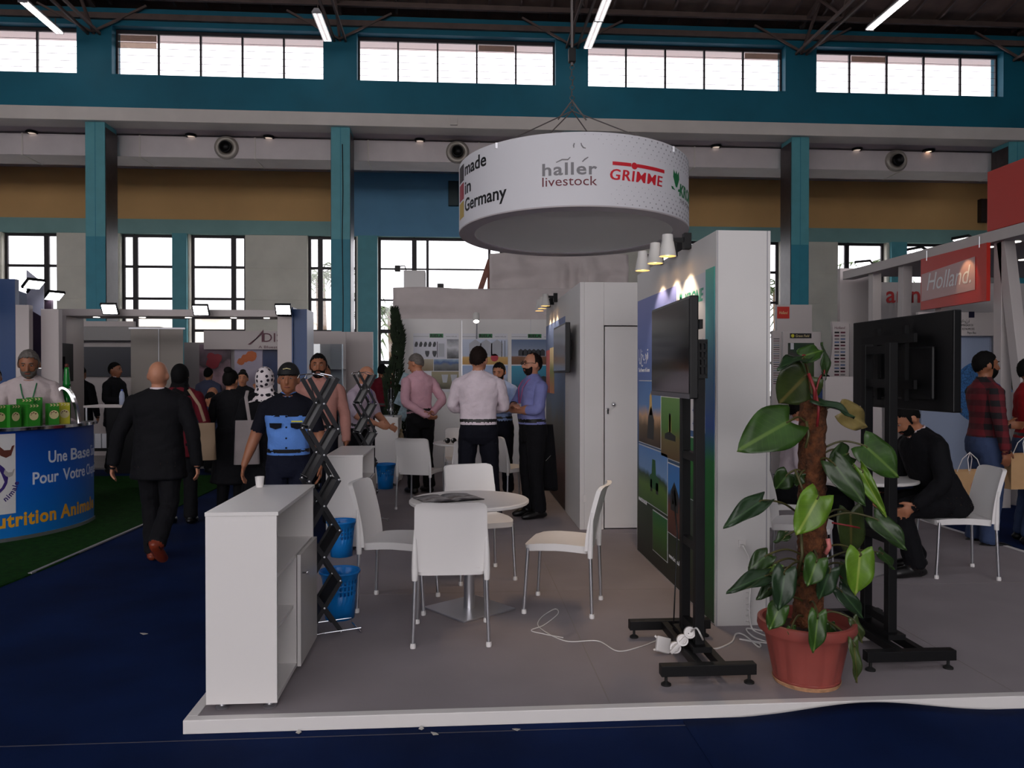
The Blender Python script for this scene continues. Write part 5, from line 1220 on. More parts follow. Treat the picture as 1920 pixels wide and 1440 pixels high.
# floodlights clipped to the booths
FLGL = mat('floodlight_glow', (255, 252, 255), .3, emit=(255, 250, 255), estr=14)
def flood(u, v, Y, label, face=(0, -1, -.6), s=1.0, power=0, arm=(0, .25, -.02)):
    p = at(u, v, Y); o = empty('floodlight', p, 0, label, 'floodlight', 'booth floodlights')
    M_ = Vector(face).to_track_quat('-Z', 'Y').to_matrix().to_4x4()
    G().box(-.13 * s, .13 * s, -.1 * s, .1 * s, 0, .04 * s, M_).build('casing', DARKP, o, bevel=.004)
    G().box(-.11 * s, .11 * s, -.08 * s, .08 * s, -.004, .0, M_).build('lens', FLGL, o)
    G().bar(M_ @ Vector((0, 0, .03)), arm, .03, .02).build('arm', DARKP, o)
    if power: spot_light('flood_light', o, tuple(M_ @ Vector((0, 0, -.03))), power, (1, .96, .95), 110, face, .6, .05)
flood(205, 580, 12.95, 'glowing floodlight on the white booth beam, left one')
flood(376, 582, 12.95, 'glowing floodlight on the white booth beam, middle one')
flood(531, 581, 12.95, 'glowing floodlight on the white booth beam above the blue post')
flood(64, 534, 11.6, 'tilted floodlight above the blue wall, nearer one', (.5, -.3, -.8), arm=(-.15, .1, -.1)); flood(102, 556, 12.4, 'tilted floodlight above the blue wall, farther one', (.5, -.3, -.8), arm=(-.15, .1, -.1))
p = at(67, 545, 11.9); tag(G().prism([(-.12, -.25), (.12, -.4), (.12, .1), (-.12, .3)], p, (1, 0, 0), (0, 0, 1), .02).build('number_sign', mat('translucent_sign', (170, 172, 190), .4)), 'slanted grey sign plate above the blue booth wall', 'sign')
# ---- inside the left booth: walls, banner, posters, screens
BFL = struct(G().box(-9.5, -1.9, 14.0, 18.6, 0, .03), 'floor_booth_left', FLOORG)
iw = empty('booth_wall', (-4.2, 17.4, 0), 0, 'white booth back wall with fascia lettering and flower posters', 'booth wall')
def I(g): g.v = [(x + 4.2, y - 17.4, z) for x, y, z in g.v]; return g
x0, x1 = at(382, 640, 17.4).x, at(640, 640, 17.4).x; zt = at(400, 620, 17.4).z; zf = at(400, 655, 17.4).z
I(G().box(x0, x1, 17.4, 17.5, zf, zt)).build('fascia', BWH, iw)
xa = at(345, 640, 17.6).x
I(G().box(xa, x1, 17.6, 17.7, 0, zt - .25)).build('wall_panel', mat('booth_grey_wall', (150, 144, 144), .6), iw)
MARN = mat('maroon_letter', (92, 40, 56), .5)
pa = at(489, 641, 17.39)
text('DISSEO', .28, MARN, iw, (pa.x + .03 + 4.2, -.012, pa.z), width=.95)
I(G().prism([(-.28, -.06), (-.22, -.06), (.06, .27), (.06, .0), (.0, .0), (.0, .04), (-.06, .04), (-.06, .08), (.0, .08), (.0, .14), (-.01, .14)][:4] + [(.02, .0), (.02, .17)], (pa.x, 17.388, pa.z), (1, 0, 0), (0, 0, 1), .01)).build('logo_mark', MARN, iw)
text('A Bluestar Company', .08, MARN, iw, (pa.x - .05 + 4.2, -.012, pa.z - .14), width=1.0)
def wpic(u0, u1, v0, v1, stops, nm, ns=2.5):
    p0 = at(u0, v1, 17.55); p1 = at(u1, v0, 17.55); I(G().box(p0.x, p1.x, 17.55, 17.58, p0.z, p1.z)).build('poster', ramp_mat(nm, stops, noise_amt=.9, nscale=ns, emit=.06), iw)
wpic(374, 432, 646, 735, [(0, (70, 50, 56)), (.4, (150, 120, 130)), (.6, (60, 48, 54)), (1, (120, 96, 110))], 'blossom_poster'); wpic(440, 492, 645, 735, [(0, (110, 100, 116)), (.5, (168, 158, 174)), (1, (150, 144, 164))], 'pale_poster'); wpic(493, 545, 650, 735, [(0, (20, 22, 40)), (.5, (40, 56, 96)), (1, (26, 30, 54))], 'navy_poster')
ORG = mat('orange_petal_print', (206, 110, 60), .6); RDP = mat('red_petal_print', (150, 44, 56), .6)
for pi_, (u, v, r_, m_) in enumerate(((452, 678, .08, ORG), (460, 672, .09, ORG), (468, 670, .07, RDP), (471, 668, .12, ORG), (400, 680, .14, RDP), (408, 672, .1, RDP), (396, 668, .08, RDP))):
    p = at(u, v, 17.545); I(G().prism([(r_ * math.cos(t * PI / 4.5) * (1 + .2 * (t % 2)), r_ * math.sin(t * PI / 4.5)) for t in range(9)], (p.x, 17.548 - .004 * pi_, p.z), (1, 0, 0), (0, 0, 1), .003)).build('petal_print', m_, iw)
p0 = at(242, 617, 15.2); p1 = at(346, 617, 15.2)
bn = empty('roll_banner', (p0.x, 15.2, 0), 0, 'blank back of a pale roll-up banner behind the bald man', 'banner')
G().box(.03, p1.x - p0.x - .03, 0, .012, .06, p0.z).build('sheet', mat('banner_back', (176, 168, 160), .7), bn); G().box(0, p1.x - p0.x, -.02, .03, p0.z, p0.z + .03).build('top_rail', ALU, bn); G().tube([(.55, -.02, .05), (.55, -.02, p0.z)], .01).build('pole', ALU, bn); G().box(.0, p1.x - p0.x, -.08, .08, 0.03, .1).build('cassette', ALU, bn)
p0 = at(125, 600, 16.2); p1 = at(222, 600, 16.2)
mw = empty('meeting_wall', (p0.x, 16.2, 0), 0, 'white booth wall with dark screen and shelf behind the teal column', 'booth wall')
G().box(0, p1.x - p0.x + .3, 0, .1, 0, at(150, 602, 16.2).z).build('wall_panel', BWH, mw)
p2 = at(122, 650, 16.1); G().box(.0, 1.9, -.06, -.01, 1.62, p2.z).build('screen', mat('dark_blue_screen', (20, 22, 40), .3), mw)
G().box(.02, 1.9, -.2, -.0, p2.z + .12, p2.z + .4).build('cupboard', mat('cupboard_grey', (150, 146, 144), .5), mw, bevel=.01)
p = at(112, 680, 12.95); tv3 = empty('wall_television', (p.x, 12.9, p.z - .3), 0, 'dark television seen edge on inside the left booth', 'television'); G().box(-.07, .0, -.1, .5, 0, .62).build('casing', DARKP, tv3, bevel=.01); G().box(.0, .06, .1, .3, .2, .4).build('mount', DARKP, tv3)
p = at(236, 690, 16.6); ps = empty('booth_poster', (p.x, 16.6, 0), 0, 'blue white poster panel left of the roll-up banner', 'poster'); G().box(-.2, .25, 0, .03, 0, at(236, 658, 16.6).z).build('panel', ramp_mat('blue_wave_poster', [(0, (60, 80, 120)), (.5, (150, 170, 200)), (.8, (60, 90, 140)), (1, (200, 206, 216))], noise_amt=.5, nscale=2), ps); G().box(-.03, .05, -.006, 0, at(236, 668, 16.6).z, at(236, 662, 16.6).z).build('emblem', INK, ps)
# dark table with leaflets and bottle behind the bald man
p = at(205, 765, 11.2); dt = empty('side_table', (p.x, 11.2, .012), 0, 'dark covered table with papers behind the bald man', 'table'); zt = at(205, 762, 11.2).z
G().box(-.35, .6, 0, .5, zt - .03, zt).build('table_top', BWH, dt); G().box(-.05, .6, .02, .48, .25, zt - .03).build('cloth', mat('black_cloth', (14, 14, 18), .9), dt)
for xx in (-.33, .57): G().box(xx, xx + .02, .02, .04, 0, zt - .03).build('leg', ALU, dt)
for k in range(3): tag(G().box(p.x - .32 + .1 * k, p.x - .24 + .1 * k, 11.25, 11.3, .62, .82).build('brochure_stack', PAPER), 'upright white brochure in the rack under the dark table, %s' % ['left one', 'middle one', 'right one'][k], 'brochure', 'brochures under the dark table')
rk = tag(G().box(p.x - .36, p.x + .02, 11.2, 11.4, .58, .62).build('brochure_shelf', DARKP), 'low dark shelf with white brochures under the table', 'shelf')
p = at(220, 745, 11.3); wbt = empty('water_bottle', (p.x, 11.45, dt.location.z + zt), 0, 'clear plastic water bottle on the dark table', 'bottle'); G().lathe([(0, 0), (.035, 0), (.036, .12), (.03, .17), (.014, .2), (0, .2)], 14).build('body', mat('clear_plastic', (190, 200, 224), .1, alpha=.55), wbt, smooth=True); G().lathe([(0, .198), (.015, .198), (.015, .222), (0, .222)], 10).build('cap', mat('blue_cap', (60, 80, 160), .4), wbt)
# white booth platform edge
# glass show case between the columns
p0 = at(556, 700, 15.5)
gc = empty('glass_cabinet', (p0.x, 15.5, 0), 0, 'glass show case with pale shelves behind the bearded visitor', 'show case')
for k in range(4): G().box(.0, .9, 0, .4, .5 + .42 * k, .52 + .42 * k).build('shelf', BWH, gc)
G().box(0, .9, 0, .4, 0, .5).build('base', BWH, gc); G().box(0, .9, -.006, 0, .5, at(600, 645, 15.5).z).build('pane', glass_mat('showcase_glass', (.85, .9, .92), .12), gc)
for xx in (0, .88): G().box(xx, xx + .02, .0, .02, .5, at(600, 645, 15.5).z).build('post', ALU, gc)
G().box(0, .9, .4, .42, 0, at(600, 620, 15.5).z).build('back_panel', BWH, gc)
tq = empty('showcase_wall', (at(600, 700, 16.6).x, 16.6, 0), 0, 'pale booth wall behind the glass show case', 'booth wall'); G().box(-.6, 1.1, 0, .08, 0, at(600, 622, 16.6).z).build('wall_panel', BWH, tq)
# ================================================================ RIGHT BOOTH
HX = 6.62; ZT0, ZT1 = 3.28, 3.42
REDB = mat('booth_red', (196, 46, 34), .45); RWH = mat('booth_right_white', (196, 188, 186), .5)
rb = empty('red_exhibition_booth', (HX, 12.9, 0), 0, 'white booth frame with slanted posts under a red box at the right', 'booth frame')
def Q(g): g.v = [(x - HX, y - 12.9, z) for x, y, z in g.v]; return g
Q(G().box(HX - .05, HX + .15, 7.5, 12.95, ZT0, ZT1)).build('beam', RWH, rb, bevel=.005)
Q(G().box(HX + .15, HX + 3.2, 7.5, 12.95, ZT0 + .06, ZT1)).build('ceiling_panel', RWH, rb)
for k, (u, lean) in enumerate(((1640, 0), (1690, .1), (1768, .0), (1880, .0))):
    p = atx(u, 600, HX + .1); Q(G().bar((HX + .1, p.y, .0), (HX + .1, p.y - lean, ZT0), .14, .14)).build('post', RWH, rb, bevel=.004)
p = atx(1890, 600, HX + .1); Q(G().bar((HX + .1, p.y - .5, .0), (HX + .1, p.y + .05, ZT0), .14, .14)).build('slanted_post', RWH, rb, bevel=.004)
for (u, v) in ((1565 + 115, 500), (1719, 492), (1854, 463), (1905, 453), (1918, 487)):
    X, Y, Z = ray(u, v); k = (ZT0 + .06 - CZ) / Z; Q(G().lathe([(0, -.006), (.055, -.006), (.055, 0), (0, 0)], 12, (X * k, Y * k, ZT0 + .06))).build('downlight', DOWN, rb)
pA = atx(1852, 430, HX - .03)
Q(G().box(HX - .04, HX + .6, 7.3, pA.y, ZT1 + .005, ZT1 + .75)).build('red_box', REDB, rb, bevel=.006)
# end wall facing the viewer, lit by a floodlight
p0, p1 = at(1575, 600, 13.1), at(1632, 600, 13.1)
ew = empty('booth_end_wall', (p0.x, 13.1, 0), 0, 'tall grey booth end wall lit by a floodlight', 'booth wall'); G().box(0, p1.x - p0.x, 0, .1, 0, at(1600, 503, 13.1).z).build('wall_panel', RWH, ew, bevel=.003)
p1 = at(1640, 600, 14.6)
bk = empty('booth_back_wall', (p1.x, 14.6, 0), 0, 'pale booth back wall with large red letters', 'booth wall')
G().box(0, 6, 0, .1, 0, 3.45).build('wall_panel', RWH, bk)
RL = mat('red_letter', (186, 52, 52), .5)
pl = at(1661, 567, 14.58); [text(c_, .46, RL, bk, (pl.x - p1.x + dx_, -.02, pl.z), bold=.006) for c_, dx_ in (('a', 0), ('r', .27))]; pl = at(1706, 567, 14.58); [text(c_, .46, RL, bk, (pl.x - p1.x + dx_, -.02, pl.z), bold=.006) for c_, dx_ in (('n', 0), ('g', .27))]; pl = at(1680, 567, 14.58); text('m', .46, RL, bk, (pl.x - p1.x, -.02, pl.z), bold=.006)
# red hanging sign
c0, c1 = atx(1726, 580, HX - .09), atx(1850, 453, HX - .09)
hs = empty('red_sign', (c0.x, c0.y, 0), 0, 'square red sign with white script lettering hanging in the right booth', 'sign')
dv = Vector((c1.x - c0.x, c1.y - c0.y, 0)); Ls = dv.length; dv.normalize(); nv = Vector((dv.y, -dv.x, 0))
zA, zB = 2.56, 3.24
G().prism([(0, zA), (Ls, zA), (Ls, zB + .04), (0, zB + .04)], -nv * .05, dv, (0, 0, 1), .05).build('panel', REDB, hs)
LP = mat('sign_pale_print', (206, 160, 150), .5)
G().prism([(.03, zA + .12), (Ls * .85, zA + .16), (Ls * .85, zA + .58), (.03, zA + .5)], nv * .003 if False else (nv.x * .004, nv.y * .004, 0), dv, (0, 0, 1), .004).build('pale_patch', ramp_mat('sign_patch_print', [(0, (204, 168, 166)), (.55, (206, 160, 152)), (.8, (196, 70, 56)), (1, (190, 48, 38))], axis='X', noise_amt=.25, nscale=3), hs)
text('Holland.', .34, mat('sign_white_script', (236, 236, 238), .5), hs, Vector((nv.x * .012, nv.y * .012, 0)) + dv * .14 + Vector((0, 0, zA + .26)), dv, (0, 0, 1), shear=.3, width=Ls * .68)
for k in (.1, .9): G().tube([dv * (Ls * k) + Vector((0, 0, zB)), dv * (Ls * k) + Vector((0, 0, ZT0 + .1))], .008).build('hanger', ALU, hs)
flood(1620, 496, 12.8, 'glowing floodlight at the far end of the right booth beam', (-.2, -.2, -1), power=20, arm=(.25, .0, .02)); flood(1722, 472, 11.3, 'glowing floodlight in the middle of the right booth beam', (-.3, -.1, -1), arm=(.25, .0, .02)); flood(1808, 452, 10.2, 'glowing floodlight nearest on the right booth beam', (-.3, -.1, -1), arm=(.25, 0, .02))
spot_light('sign_light', hs, tuple(dv * (Ls * .75) + nv * .25 + Vector((0, 0, zB - .02))), 4, (1, .6, .3), 60, tuple(-nv * .8 + Vector((0, 0, -1))))
# info boards behind the plant
def info(name, u0, u1, v0, Y, label, m=RWH, cat='info board', zb=0):
    p0, p1 = at(u0, v0, Y), at(u1, v0, Y); o = empty(name, (p0.x, Y, 0), 0, label, cat); G().box(0, p1.x - p0.x, 0, .06, zb, p0.z).build('board', m, o, bevel=.003)
    if zb: [G().box(x_, x_ + .03, .062, .09, 0, zb + .1).build('post', ALU, o) for x_ in (.02, p1.x - p0.x - .05)]
    return o, p1.x - p0.x, p0.z
o, w_, h = info('info_board', 1457, 1523, 571, 14.0, 'tall pale panel with small red sign beside the white wall')
p = at(1457, 597, 13.98); G().box(.0, .23, -.01, 0, p.z, h - .04).build('red_sign', REDB, o); text('Holland', .08, CREAM, o, (.03, -.014, p.z + .08), width=.16, shear=.2)
o, w_, h = info('info_board', 1468, 1540, 622, 13.0, 'white stand panel with black nameplate and plant photograph')
p = at(1482, 634, 12.98); q = at(1522, 625, 12.98); x_ = p.x - o.location.x
np_ = G().box(x_, q.x - o.location.x, -.012, 0, p.z, q.z).build('nameplate', INK, o); text('Green Field', .06, CREAM, np_, (x_ + .09, -.014, p.z + .02), width=.24, shear=.1); G().ell((x_ + .045, -.012, p.z + .04), (.03, .004, .03), 12, 8).build('badge', YEL, np_)
p = at(1478, 735, 12.98); q = at(1527, 643, 12.98); G().box(p.x - o.location.x, q.x - o.location.x, -.01, 0, p.z, q.z).build('picture', ramp_mat('crop_photograph', [(0, (34, 40, 20)), (.5, (60, 84, 40)), (.7, (70, 60, 60)), (1, (30, 60, 40))], noise_amt=.8, nscale=6), o)
for (u0, u1, v0, v1, nm, mt_) in ((1484, 1490, 655, 643, 'emblem', PAPER),):
    a = at(u0, v0, 12.95); b = at(u1, v1, 12.95); G().box(a.x - o.location.x, b.x - o.location.x, -.016, -.011, a.z, b.z).build(nm, mt_, o)
for (ua, ub, v0, Y, lb, left) in ((1552, 1592, 603, 12.4, 'white wavy info column with rows of small pictures', True), (1448, 1464, 620, 12.6, 'white list board half hidden by the poster wall', False)):
    p0, p1 = at(ua, v0, Y), at(ub, v0, Y); o = empty('info_column', (p0.x, Y, 0), 0, lb, 'display panel'); H = p0.z; wv = p1.x - p0.x; poly = []
    for j in range(25): z = H * j / 24; poly.append((.03 + .06 * math.sin(z * 3.2 + .6) if left else 0, z))
    poly = [(wv, 0), (wv, H)] + poly[::-1]
    G().prism(poly, (0, .06, 0), (1, 0, 0), (0, 0, 1), .06).build('board', RWH, o)
    for k in range(22):
        v = (v0 + 22 + k * 6.1) if left else (v0 + 16 + k * 4); z = at(ua, v, Y).z
        if z < .5: break
        for s in ((0, 1) if left else (0,)):
            a = wv * (.32 + .28 * s) if left else .02; c = [INK, mat('thumb_blue', (90, 104, 140), .5), mat('thumb_grey', (120, 116, 116), .5), MARN][(k * 7 + s * 3) % 4]
            G().box(a, a + (wv * .22 if left else wv * .7), -.004, 0, z, z + (.028 if left else .012)).build('thumbnail', c, o)
    if left: text('Holland', .06, MARN, o, (wv * .3, -.003, H - .12), width=wv * .5, shear=.2)
o, w_, h = info('info_board', 1593, 1638, 607, 13.0, 'white header panel with blue globe logo behind the television')
p = at(1615, 619, 12.97); GLB = mat('globe_blue_print', (40, 96, 150), .5, var=.4, vscale=12); g = G().lathe([(0, 0), (.1, 0), (.1, .006), (0, .006)], 20); g.v = [(p.x - o.location.x + a, -c - .001, p.z + b) for a, b, c in g.v]; g.build('globe_logo', GLB, o)
o, w_, h = info('info_board', 1722, 1872, 585, 9.9, 'white header panel with crest and small print above the globe wall', zb=2.16)
p = at(1823, 594, 9.88); q = at(1818, 585, 9.88)
G().box(p.x - o.location.x - .035, p.x - o.location.x + .04, -.006, 0, p.z - .01, p.z + .07).build('crest', mat('navy_crest', (24, 24, 50), .5), o)
for k, (b_, ww) in enumerate((('سفارة مملكة هولندا', .24), ('AMBASSADE DU', .17), ('ROYAUME DES', .17), ('Pays-Bas', .12))): text(b_, .045 if k else .06, INK, o, (p.x - o.location.x + .02, -.003, p.z - .075 - k * .05), width=ww, align='CENTER')
text('Holland', .05, RL, o, (.1, -.003, h - .09), width=.16, shear=.2)
gw = empty('globe_wall', (at(1800, 640, 9.95).x, 10.0, 0), 0, 'pale blue wall with large blue dotted globe print behind plaid visitor', 'booth wall')
ww = at(1900, 640, 10).x - gw.location.x; G().box(-.5, ww, 0, .06, 0, at(1850, 628, 10).z).build('wall_panel', mat('pale_blue_wall', (150, 162, 186), .5), gw)
p = at(1843, 735, 9.98); g = G().lathe([(0, 0), (.42, 0), (.42, .006), (0, .006)], 40); g.v = [(p.x - gw.location.x + a, -c, p.z + b) for a, b, c in g.v]; g.build('globe_print', mat('globe_dotted_print', (58, 104, 156), .5, var=.6, vscale=60), gw)
dc = empty('white_desk', (4.9, 9.6, 0), 0, 'low white booth wall right of the television', 'booth wall'); G().box(-.25, .5, 0, .08, 0, 1.62).build('wall_panel', RWH, dc, bevel=.004)
vs_ = empty('vase_flowers', (at(1905, 715, 9.4).x, 9.4, 0), 0, 'small leafy branch arrangement at the right edge', 'plant')
G().lathe([(0, 0), (.1, 0), (.12, .9), (.06, 1.3), (.07, 1.42), (0, 1.42)], 16).build('vase', RWH, vs_, smooth=True)
for k in range(14):
    a = k * 2.4; r_ = .12 + .1 * (k % 3) / 2; tp = Vector((r_ * math.cos(a), r_ * math.sin(a), 1.56 + .05 * (k % 4))); st = G().tube([(0, 0, 1.38), tp * .6 + Vector((0, 0, .62)), tp], .004, 5).build('stem', STEM, vs_)
    G().ell(tp, (.035, .012, .05), 8, 6, Matrix.Rotation(a, 3, 'Z')).build('leaf', LDARK, st)
# carpet strip of the red booth
struct(G().box(5.6, 6.0, 8.3, 8.6, 0, .02), 'trim_30', REDB)
# ================================================================ outdoors: palms and a low building seen through the glass
PF = mat('palm_green', (70, 90, 44), .7, var=.3, vscale=6); TK = mat('palm_trunk', (120, 100, 80), .9, var=.3, vscale=10)
def palm(x, y, h, label, seed):
    random.seed(seed); t = empty('palm_tree', (x, y, -.12), 0, label, 'tree', 'palm trees outside')
    G().tube([(0, 0, 0), (.1, 0, h * .5), (0, 0, h)], [.3, .22, .2], 10).build('trunk', TK, t, smooth=True)
    for k in range(16):
        a = k * 2 * PI / 16 + random.random() * .3; L_ = random.uniform(2.0, 2.8); up = random.uniform(.1, 1.0); vs = []; fs = []; pts = []
        for j in range(11):
            s = j / 10; pts.append(Vector((math.cos(a) * L_ * s, math.sin(a) * L_ * s, h + L_ * (up * s - 1.1 * s * s))))
        side = Vector((-math.sin(a), math.cos(a), 0))
        for j in range(1, 11):
            for s in (-1, 1):
                p = pts[j]; q = p + side * (s * .5 * math.sin(PI * (j / 11) ** .7)) + Vector((0, 0, -.25)) + (pts[j] - pts[j - 1]) * .8; n0 = len(vs); wd = (pts[j] - pts[j - 1]) * .22
                vs += [p - wd, p + wd, q]; fs.append((n0, n0 + 1, n0 + 2))
        f_ = G().add(vs, fs).build('frond', PF, t); G().tube(pts, [.03 - .0025 * j for j in range(11)], 5).build('midrib', PF, f_)
palm(at(600, 500, 34).x, 34, 6.0, 'palm tree outside the window left of the second column', 1); palm(at(735, 560, 32).x, 32, 4.4, 'palm tree outside the tall middle window', 2)
palm(at(1120, 490, 36).x, 36, 6.2, 'palm tree outside behind the drum sign', 3); palm(at(1458, 560, 31).x, 31, 5.2, 'palm tree outside beside the poster wall', 4); palm(at(1630, 480, 38).x, 38, 7.2, 'palm tree outside the window of the right booth', 5)
ob = empty('outbuilding', (at(330, 560, 60).x, 60, -.12), 0, 'pale low building outside the left windows', 'building'); G().box(-4, 9, 0, 8, 0, 6.2).build('wall', CONC, ob); G().box(-4.3, 9.3, -.3, 8.3, 6.2, 6.5).build('roof', CONC, ob)
for k in range(4): G().box(-3 + 3 * k, -1.8 + 3 * k, -.05, 0, 2.5, 4.2).build('window', DARKP, ob)
# ================================================================ PEOPLE
import numpy as np
def cloth(name, c, rough=.85, **k): return mat(name, c, rough, var=k.pop('var', .08), vscale=k.pop('vscale', 9), bump=.25, bscale=38, spec=.2, **k)
SKINS = {'mid': mat('skin_mid', (176, 118, 88), .5, var=.06, vscale=12), 'light': mat('skin_light', (188, 130, 102), .5, var=.06, vscale=12), 'tan': mat('skin_tan', (150, 96, 68), .5, var=.06, vscale=12), 'dark': mat('skin_dark', (104, 66, 48), .5)}
HAIRS = {'black': mat('hair_black', (13, 11, 11), .8, spec=.15, var=.3, vscale=40), 'brown': mat('hair_brown', (30, 20, 17), .8, spec=.15, var=.3, vscale=40), 'grey': mat('hair_grey', (104, 98, 94), .8, spec=.15, var=.25, vscale=40)}
LIP = mat('lip', (132, 72, 62), .5); EYEW = mat('eye_white', (150, 138, 132), .4); IRIS = mat('iris', (24, 16, 14), .2)
def path_sample(pts, rad, step=.022):
    P, Rr = [], []
    for i in range(len(pts) - 1):
        a, b = Vector(pts[i]), Vector(pts[i + 1]); n = max(1, int((b - a).length / step))
        for k in range(n): t = k / n; P.append(a.lerp(b, t)); Rr.append(rad[i] * (1 - t) + rad[i + 1] * t)
    P.append(Vector(pts[-1])); Rr.append(rad[-1])
    for _ in range(3):   # round the joints
        P = [P[0]] + [(P[i - 1] + P[i] * 2 + P[i + 1]) / 4 for i in range(1, len(P) - 1)] + [P[-1]]
    # rounded ends
    d0 = (P[0] - P[1]).normalized(); d1 = (P[-1] - P[-2]).normalized()
    P = [P[0] + d0 * Rr[0] * .7] + P + [P[-1] + d1 * Rr[-1] * .7]; Rr = [Rr[0] * .55] + Rr + [Rr[-1] * .55]
    return P, Rr
def person(label, u, Y, rot, h=None, ytop=None, zf=0.0, X=None, skin='mid', hair='black', style='short', torso='shirt', shirt=None, sleeve=1.0, legs='trousers', trouser=None, shoe=None, lean=0, twist=0, head=(0, 0),
           arms=None, feet=None, sit=False, vox=.0102, belly=1.0, belt=True, beard=None, yoke=None, lanyard=None, badge=None, glasses=False, cap=None, scarf=None, collar=None, face=True, skirt=None, group='visitors', armabs=False, headscale=1.0, wide=1.0):
    if X is None: X = at(u, 700, Y).x
    if h is None: h = at(u, ytop, Y).z - zf
    s = h / 1.73; root = empty('person', (X, Y, zf), math.radians(rot), label, 'person', group)
    pz = (.575 / s) if sit else .93
    T = Matrix.Translation((0, 0, pz)) @ Matrix.Rotation(math.radians(lean), 4, 'X') @ Matrix.Rotation(math.radians(twist), 4, 'Z') @ Matrix.Translation((0, 0, -.93))
    Hm = T @ Matrix.Translation((0, 0, 1.5)) @ Matrix.Rotation(math.radians(head[0]), 4, 'Z') @ Matrix.Rotation(math.radians(head[1]), 4, 'X') @ Matrix.Scale(headscale, 4) @ Matrix.Translation((0, 0, -1.522))
    V, Fc, tags = [], [], []
    def put(vs, fs, tg):
        n = len(V); V.extend(tuple(v) for v in vs); Fc.extend(tuple(i + n for i in f) for f in fs); tags.extend(tg if isinstance(tg, list) else [tg] * len(vs))
    def limb(pts, rad, tagf, n=12):
        P, Rr = path_sample(pts, rad); g = G().tube(P, Rr, n); m = len(P)
        put(g.v, g.f, [tagf(i / (m - 1)) for i in range(m) for _ in range(n)])
    # torso
    jk = torso == 'jacket'; top = 'jacket' if jk else 'shirt'; ease = 1.07 if jk else 1.0
    rings = [(.80, .12, .10, 0), (.86, .168, .122, .012), (.93, .172, .124, .012), (1.0, .16, .115 * (1 + .5 * (belly - 1)), 0), (1.07, .152, .112 * belly, -.012 * belly), (1.15, .155, .114 * belly, -.015 * belly), (1.24, .166, .118, -.008), (1.32, .178, .12, 0), (1.385, .182, .108, .004), (1.425, .16, .09, .008), (1.455, .105, .075, .01), (1.49, .062, .06, .012)]
    fine = []
    for a, b in zip(rings, rings[1:]):
        n = max(1, int((b[0] - a[0]) / .02))
        for k in range(n): fine.append(tuple(a[i] + (b[i] - a[i]) * k / n for i in range(4)))
    fine.append(rings[-1]); vs = []; tg = []; n = 28
    for z, rx, ry, cy in fine:
        if z > 1.0: rx *= ease * wide; ry *= ease
        else: rx *= (1 + (wide - 1) * .6)
        t_ = ('belt' if belt and not jk and 1.003 <= z <= 1.032 else legs if z < 1.0 else (yoke[1] if yoke and z > yoke[0] else top))
        if jk and z > .9: t_ = top
        if skirt: t_ = top
        for i in range(n):
            a = 2 * PI * i / n; c, q = math.cos(a), math.sin(a); e = .82
            vs.append(T @ Vector((rx * math.copysign(abs(c) ** e, c), cy + ry * math.copysign(abs(q) ** e, q), z))); tg.append(t_)
    m = len(fine)
    put(vs, [(j * n + i, j * n + (i + 1) % n, (j + 1) * n + (i + 1) % n, (j + 1) * n + i) for j in range(m - 1) for i in range(n)] + [tuple(range(n - 1, -1, -1)), tuple((m - 1) * n + i for i in range(n))], tg)
    def skirt_loft(z0, z1, r0, r1, tname, MM):
        vs = []; k = max(2, int((z1 - z0) / .02))
        for j in range(k + 1):
            t = j / k; z = z0 + (z1 - z0) * t; rx = r0[0] + (r1[0] - r0[0]) * t; ry = r0[1] + (r1[1] - r0[1]) * t
            for i in range(n):
                a = 2 * PI * i / n; w_ = 1 + .03 * math.sin(a * 5 + z * 3) * (1 - t); vs.append(MM @ Vector((rx * math.cos(a) * w_, ry * math.sin(a) * w_, z)))
        put(vs, [(j * n + i, j * n + (i + 1) % n, (j + 1) * n + (i + 1) % n, (j + 1) * n + i) for j in range(k) for i in range(n)] + [tuple(range(n - 1, -1, -1)), tuple(k * n + i for i in range(n))], tname)
    if jk: skirt_loft(.74 if not sit else .84, 1.1, (.2 * wide, .145), (.168 * wide, .125), 'jacket', T)
    if skirt: skirt_loft(skirt, 1.05, (.24, .2), (.165, .125), top, T)
    # neck and head
    P, Rr = path_sample([(0, .012, 1.485), (0, .0, 1.58)], [.056, .054]); g = G().tube(P, Rr, 12); put([Hm @ Vector(v) for v in g.v], g.f, ['skin' if v[2] > 1.5 else (yoke[1] if yoke else top) for v in g.v])
    def hell(c, r, nu=14, nv=10):
        g = G().ell(c, r, nu, nv); put([Hm @ Vector(v) for v in g.v], g.f, 'skin')
    hell((0, .006, 1.648), (.077, .098, .105), 20, 14); hell((0, -.03, 1.59), (.061, .066, .075), 18, 12); hell((0, -.052, 1.548), (.033, .036, .03)); hell((0, -.079, 1.664), (.05, .018, .014)); hell((0, -.06, 1.61), (.058, .034, .04))
    g = G().tube([(0, -.088, 1.655), (0, -.104, 1.625), (0, -.114, 1.606), (0, -.095, 1.597)], [.009, .012, .016, .012], 8); put([Hm @ Vector(v) for v in g.v], g.f, 'skin')
    for sx in (-1, 1): hell((sx * .079, .012, 1.625), (.013, .022, .034), 8, 8)
    # arms
    A = {-1: ((.255, .02, 1.125), (.265, -.05, .885), (0, -.15, -1)), 1: ((.255, .02, 1.125), (.265, -.05, .885), (0, -.15, -1))}
    if arms: A.update(arms)
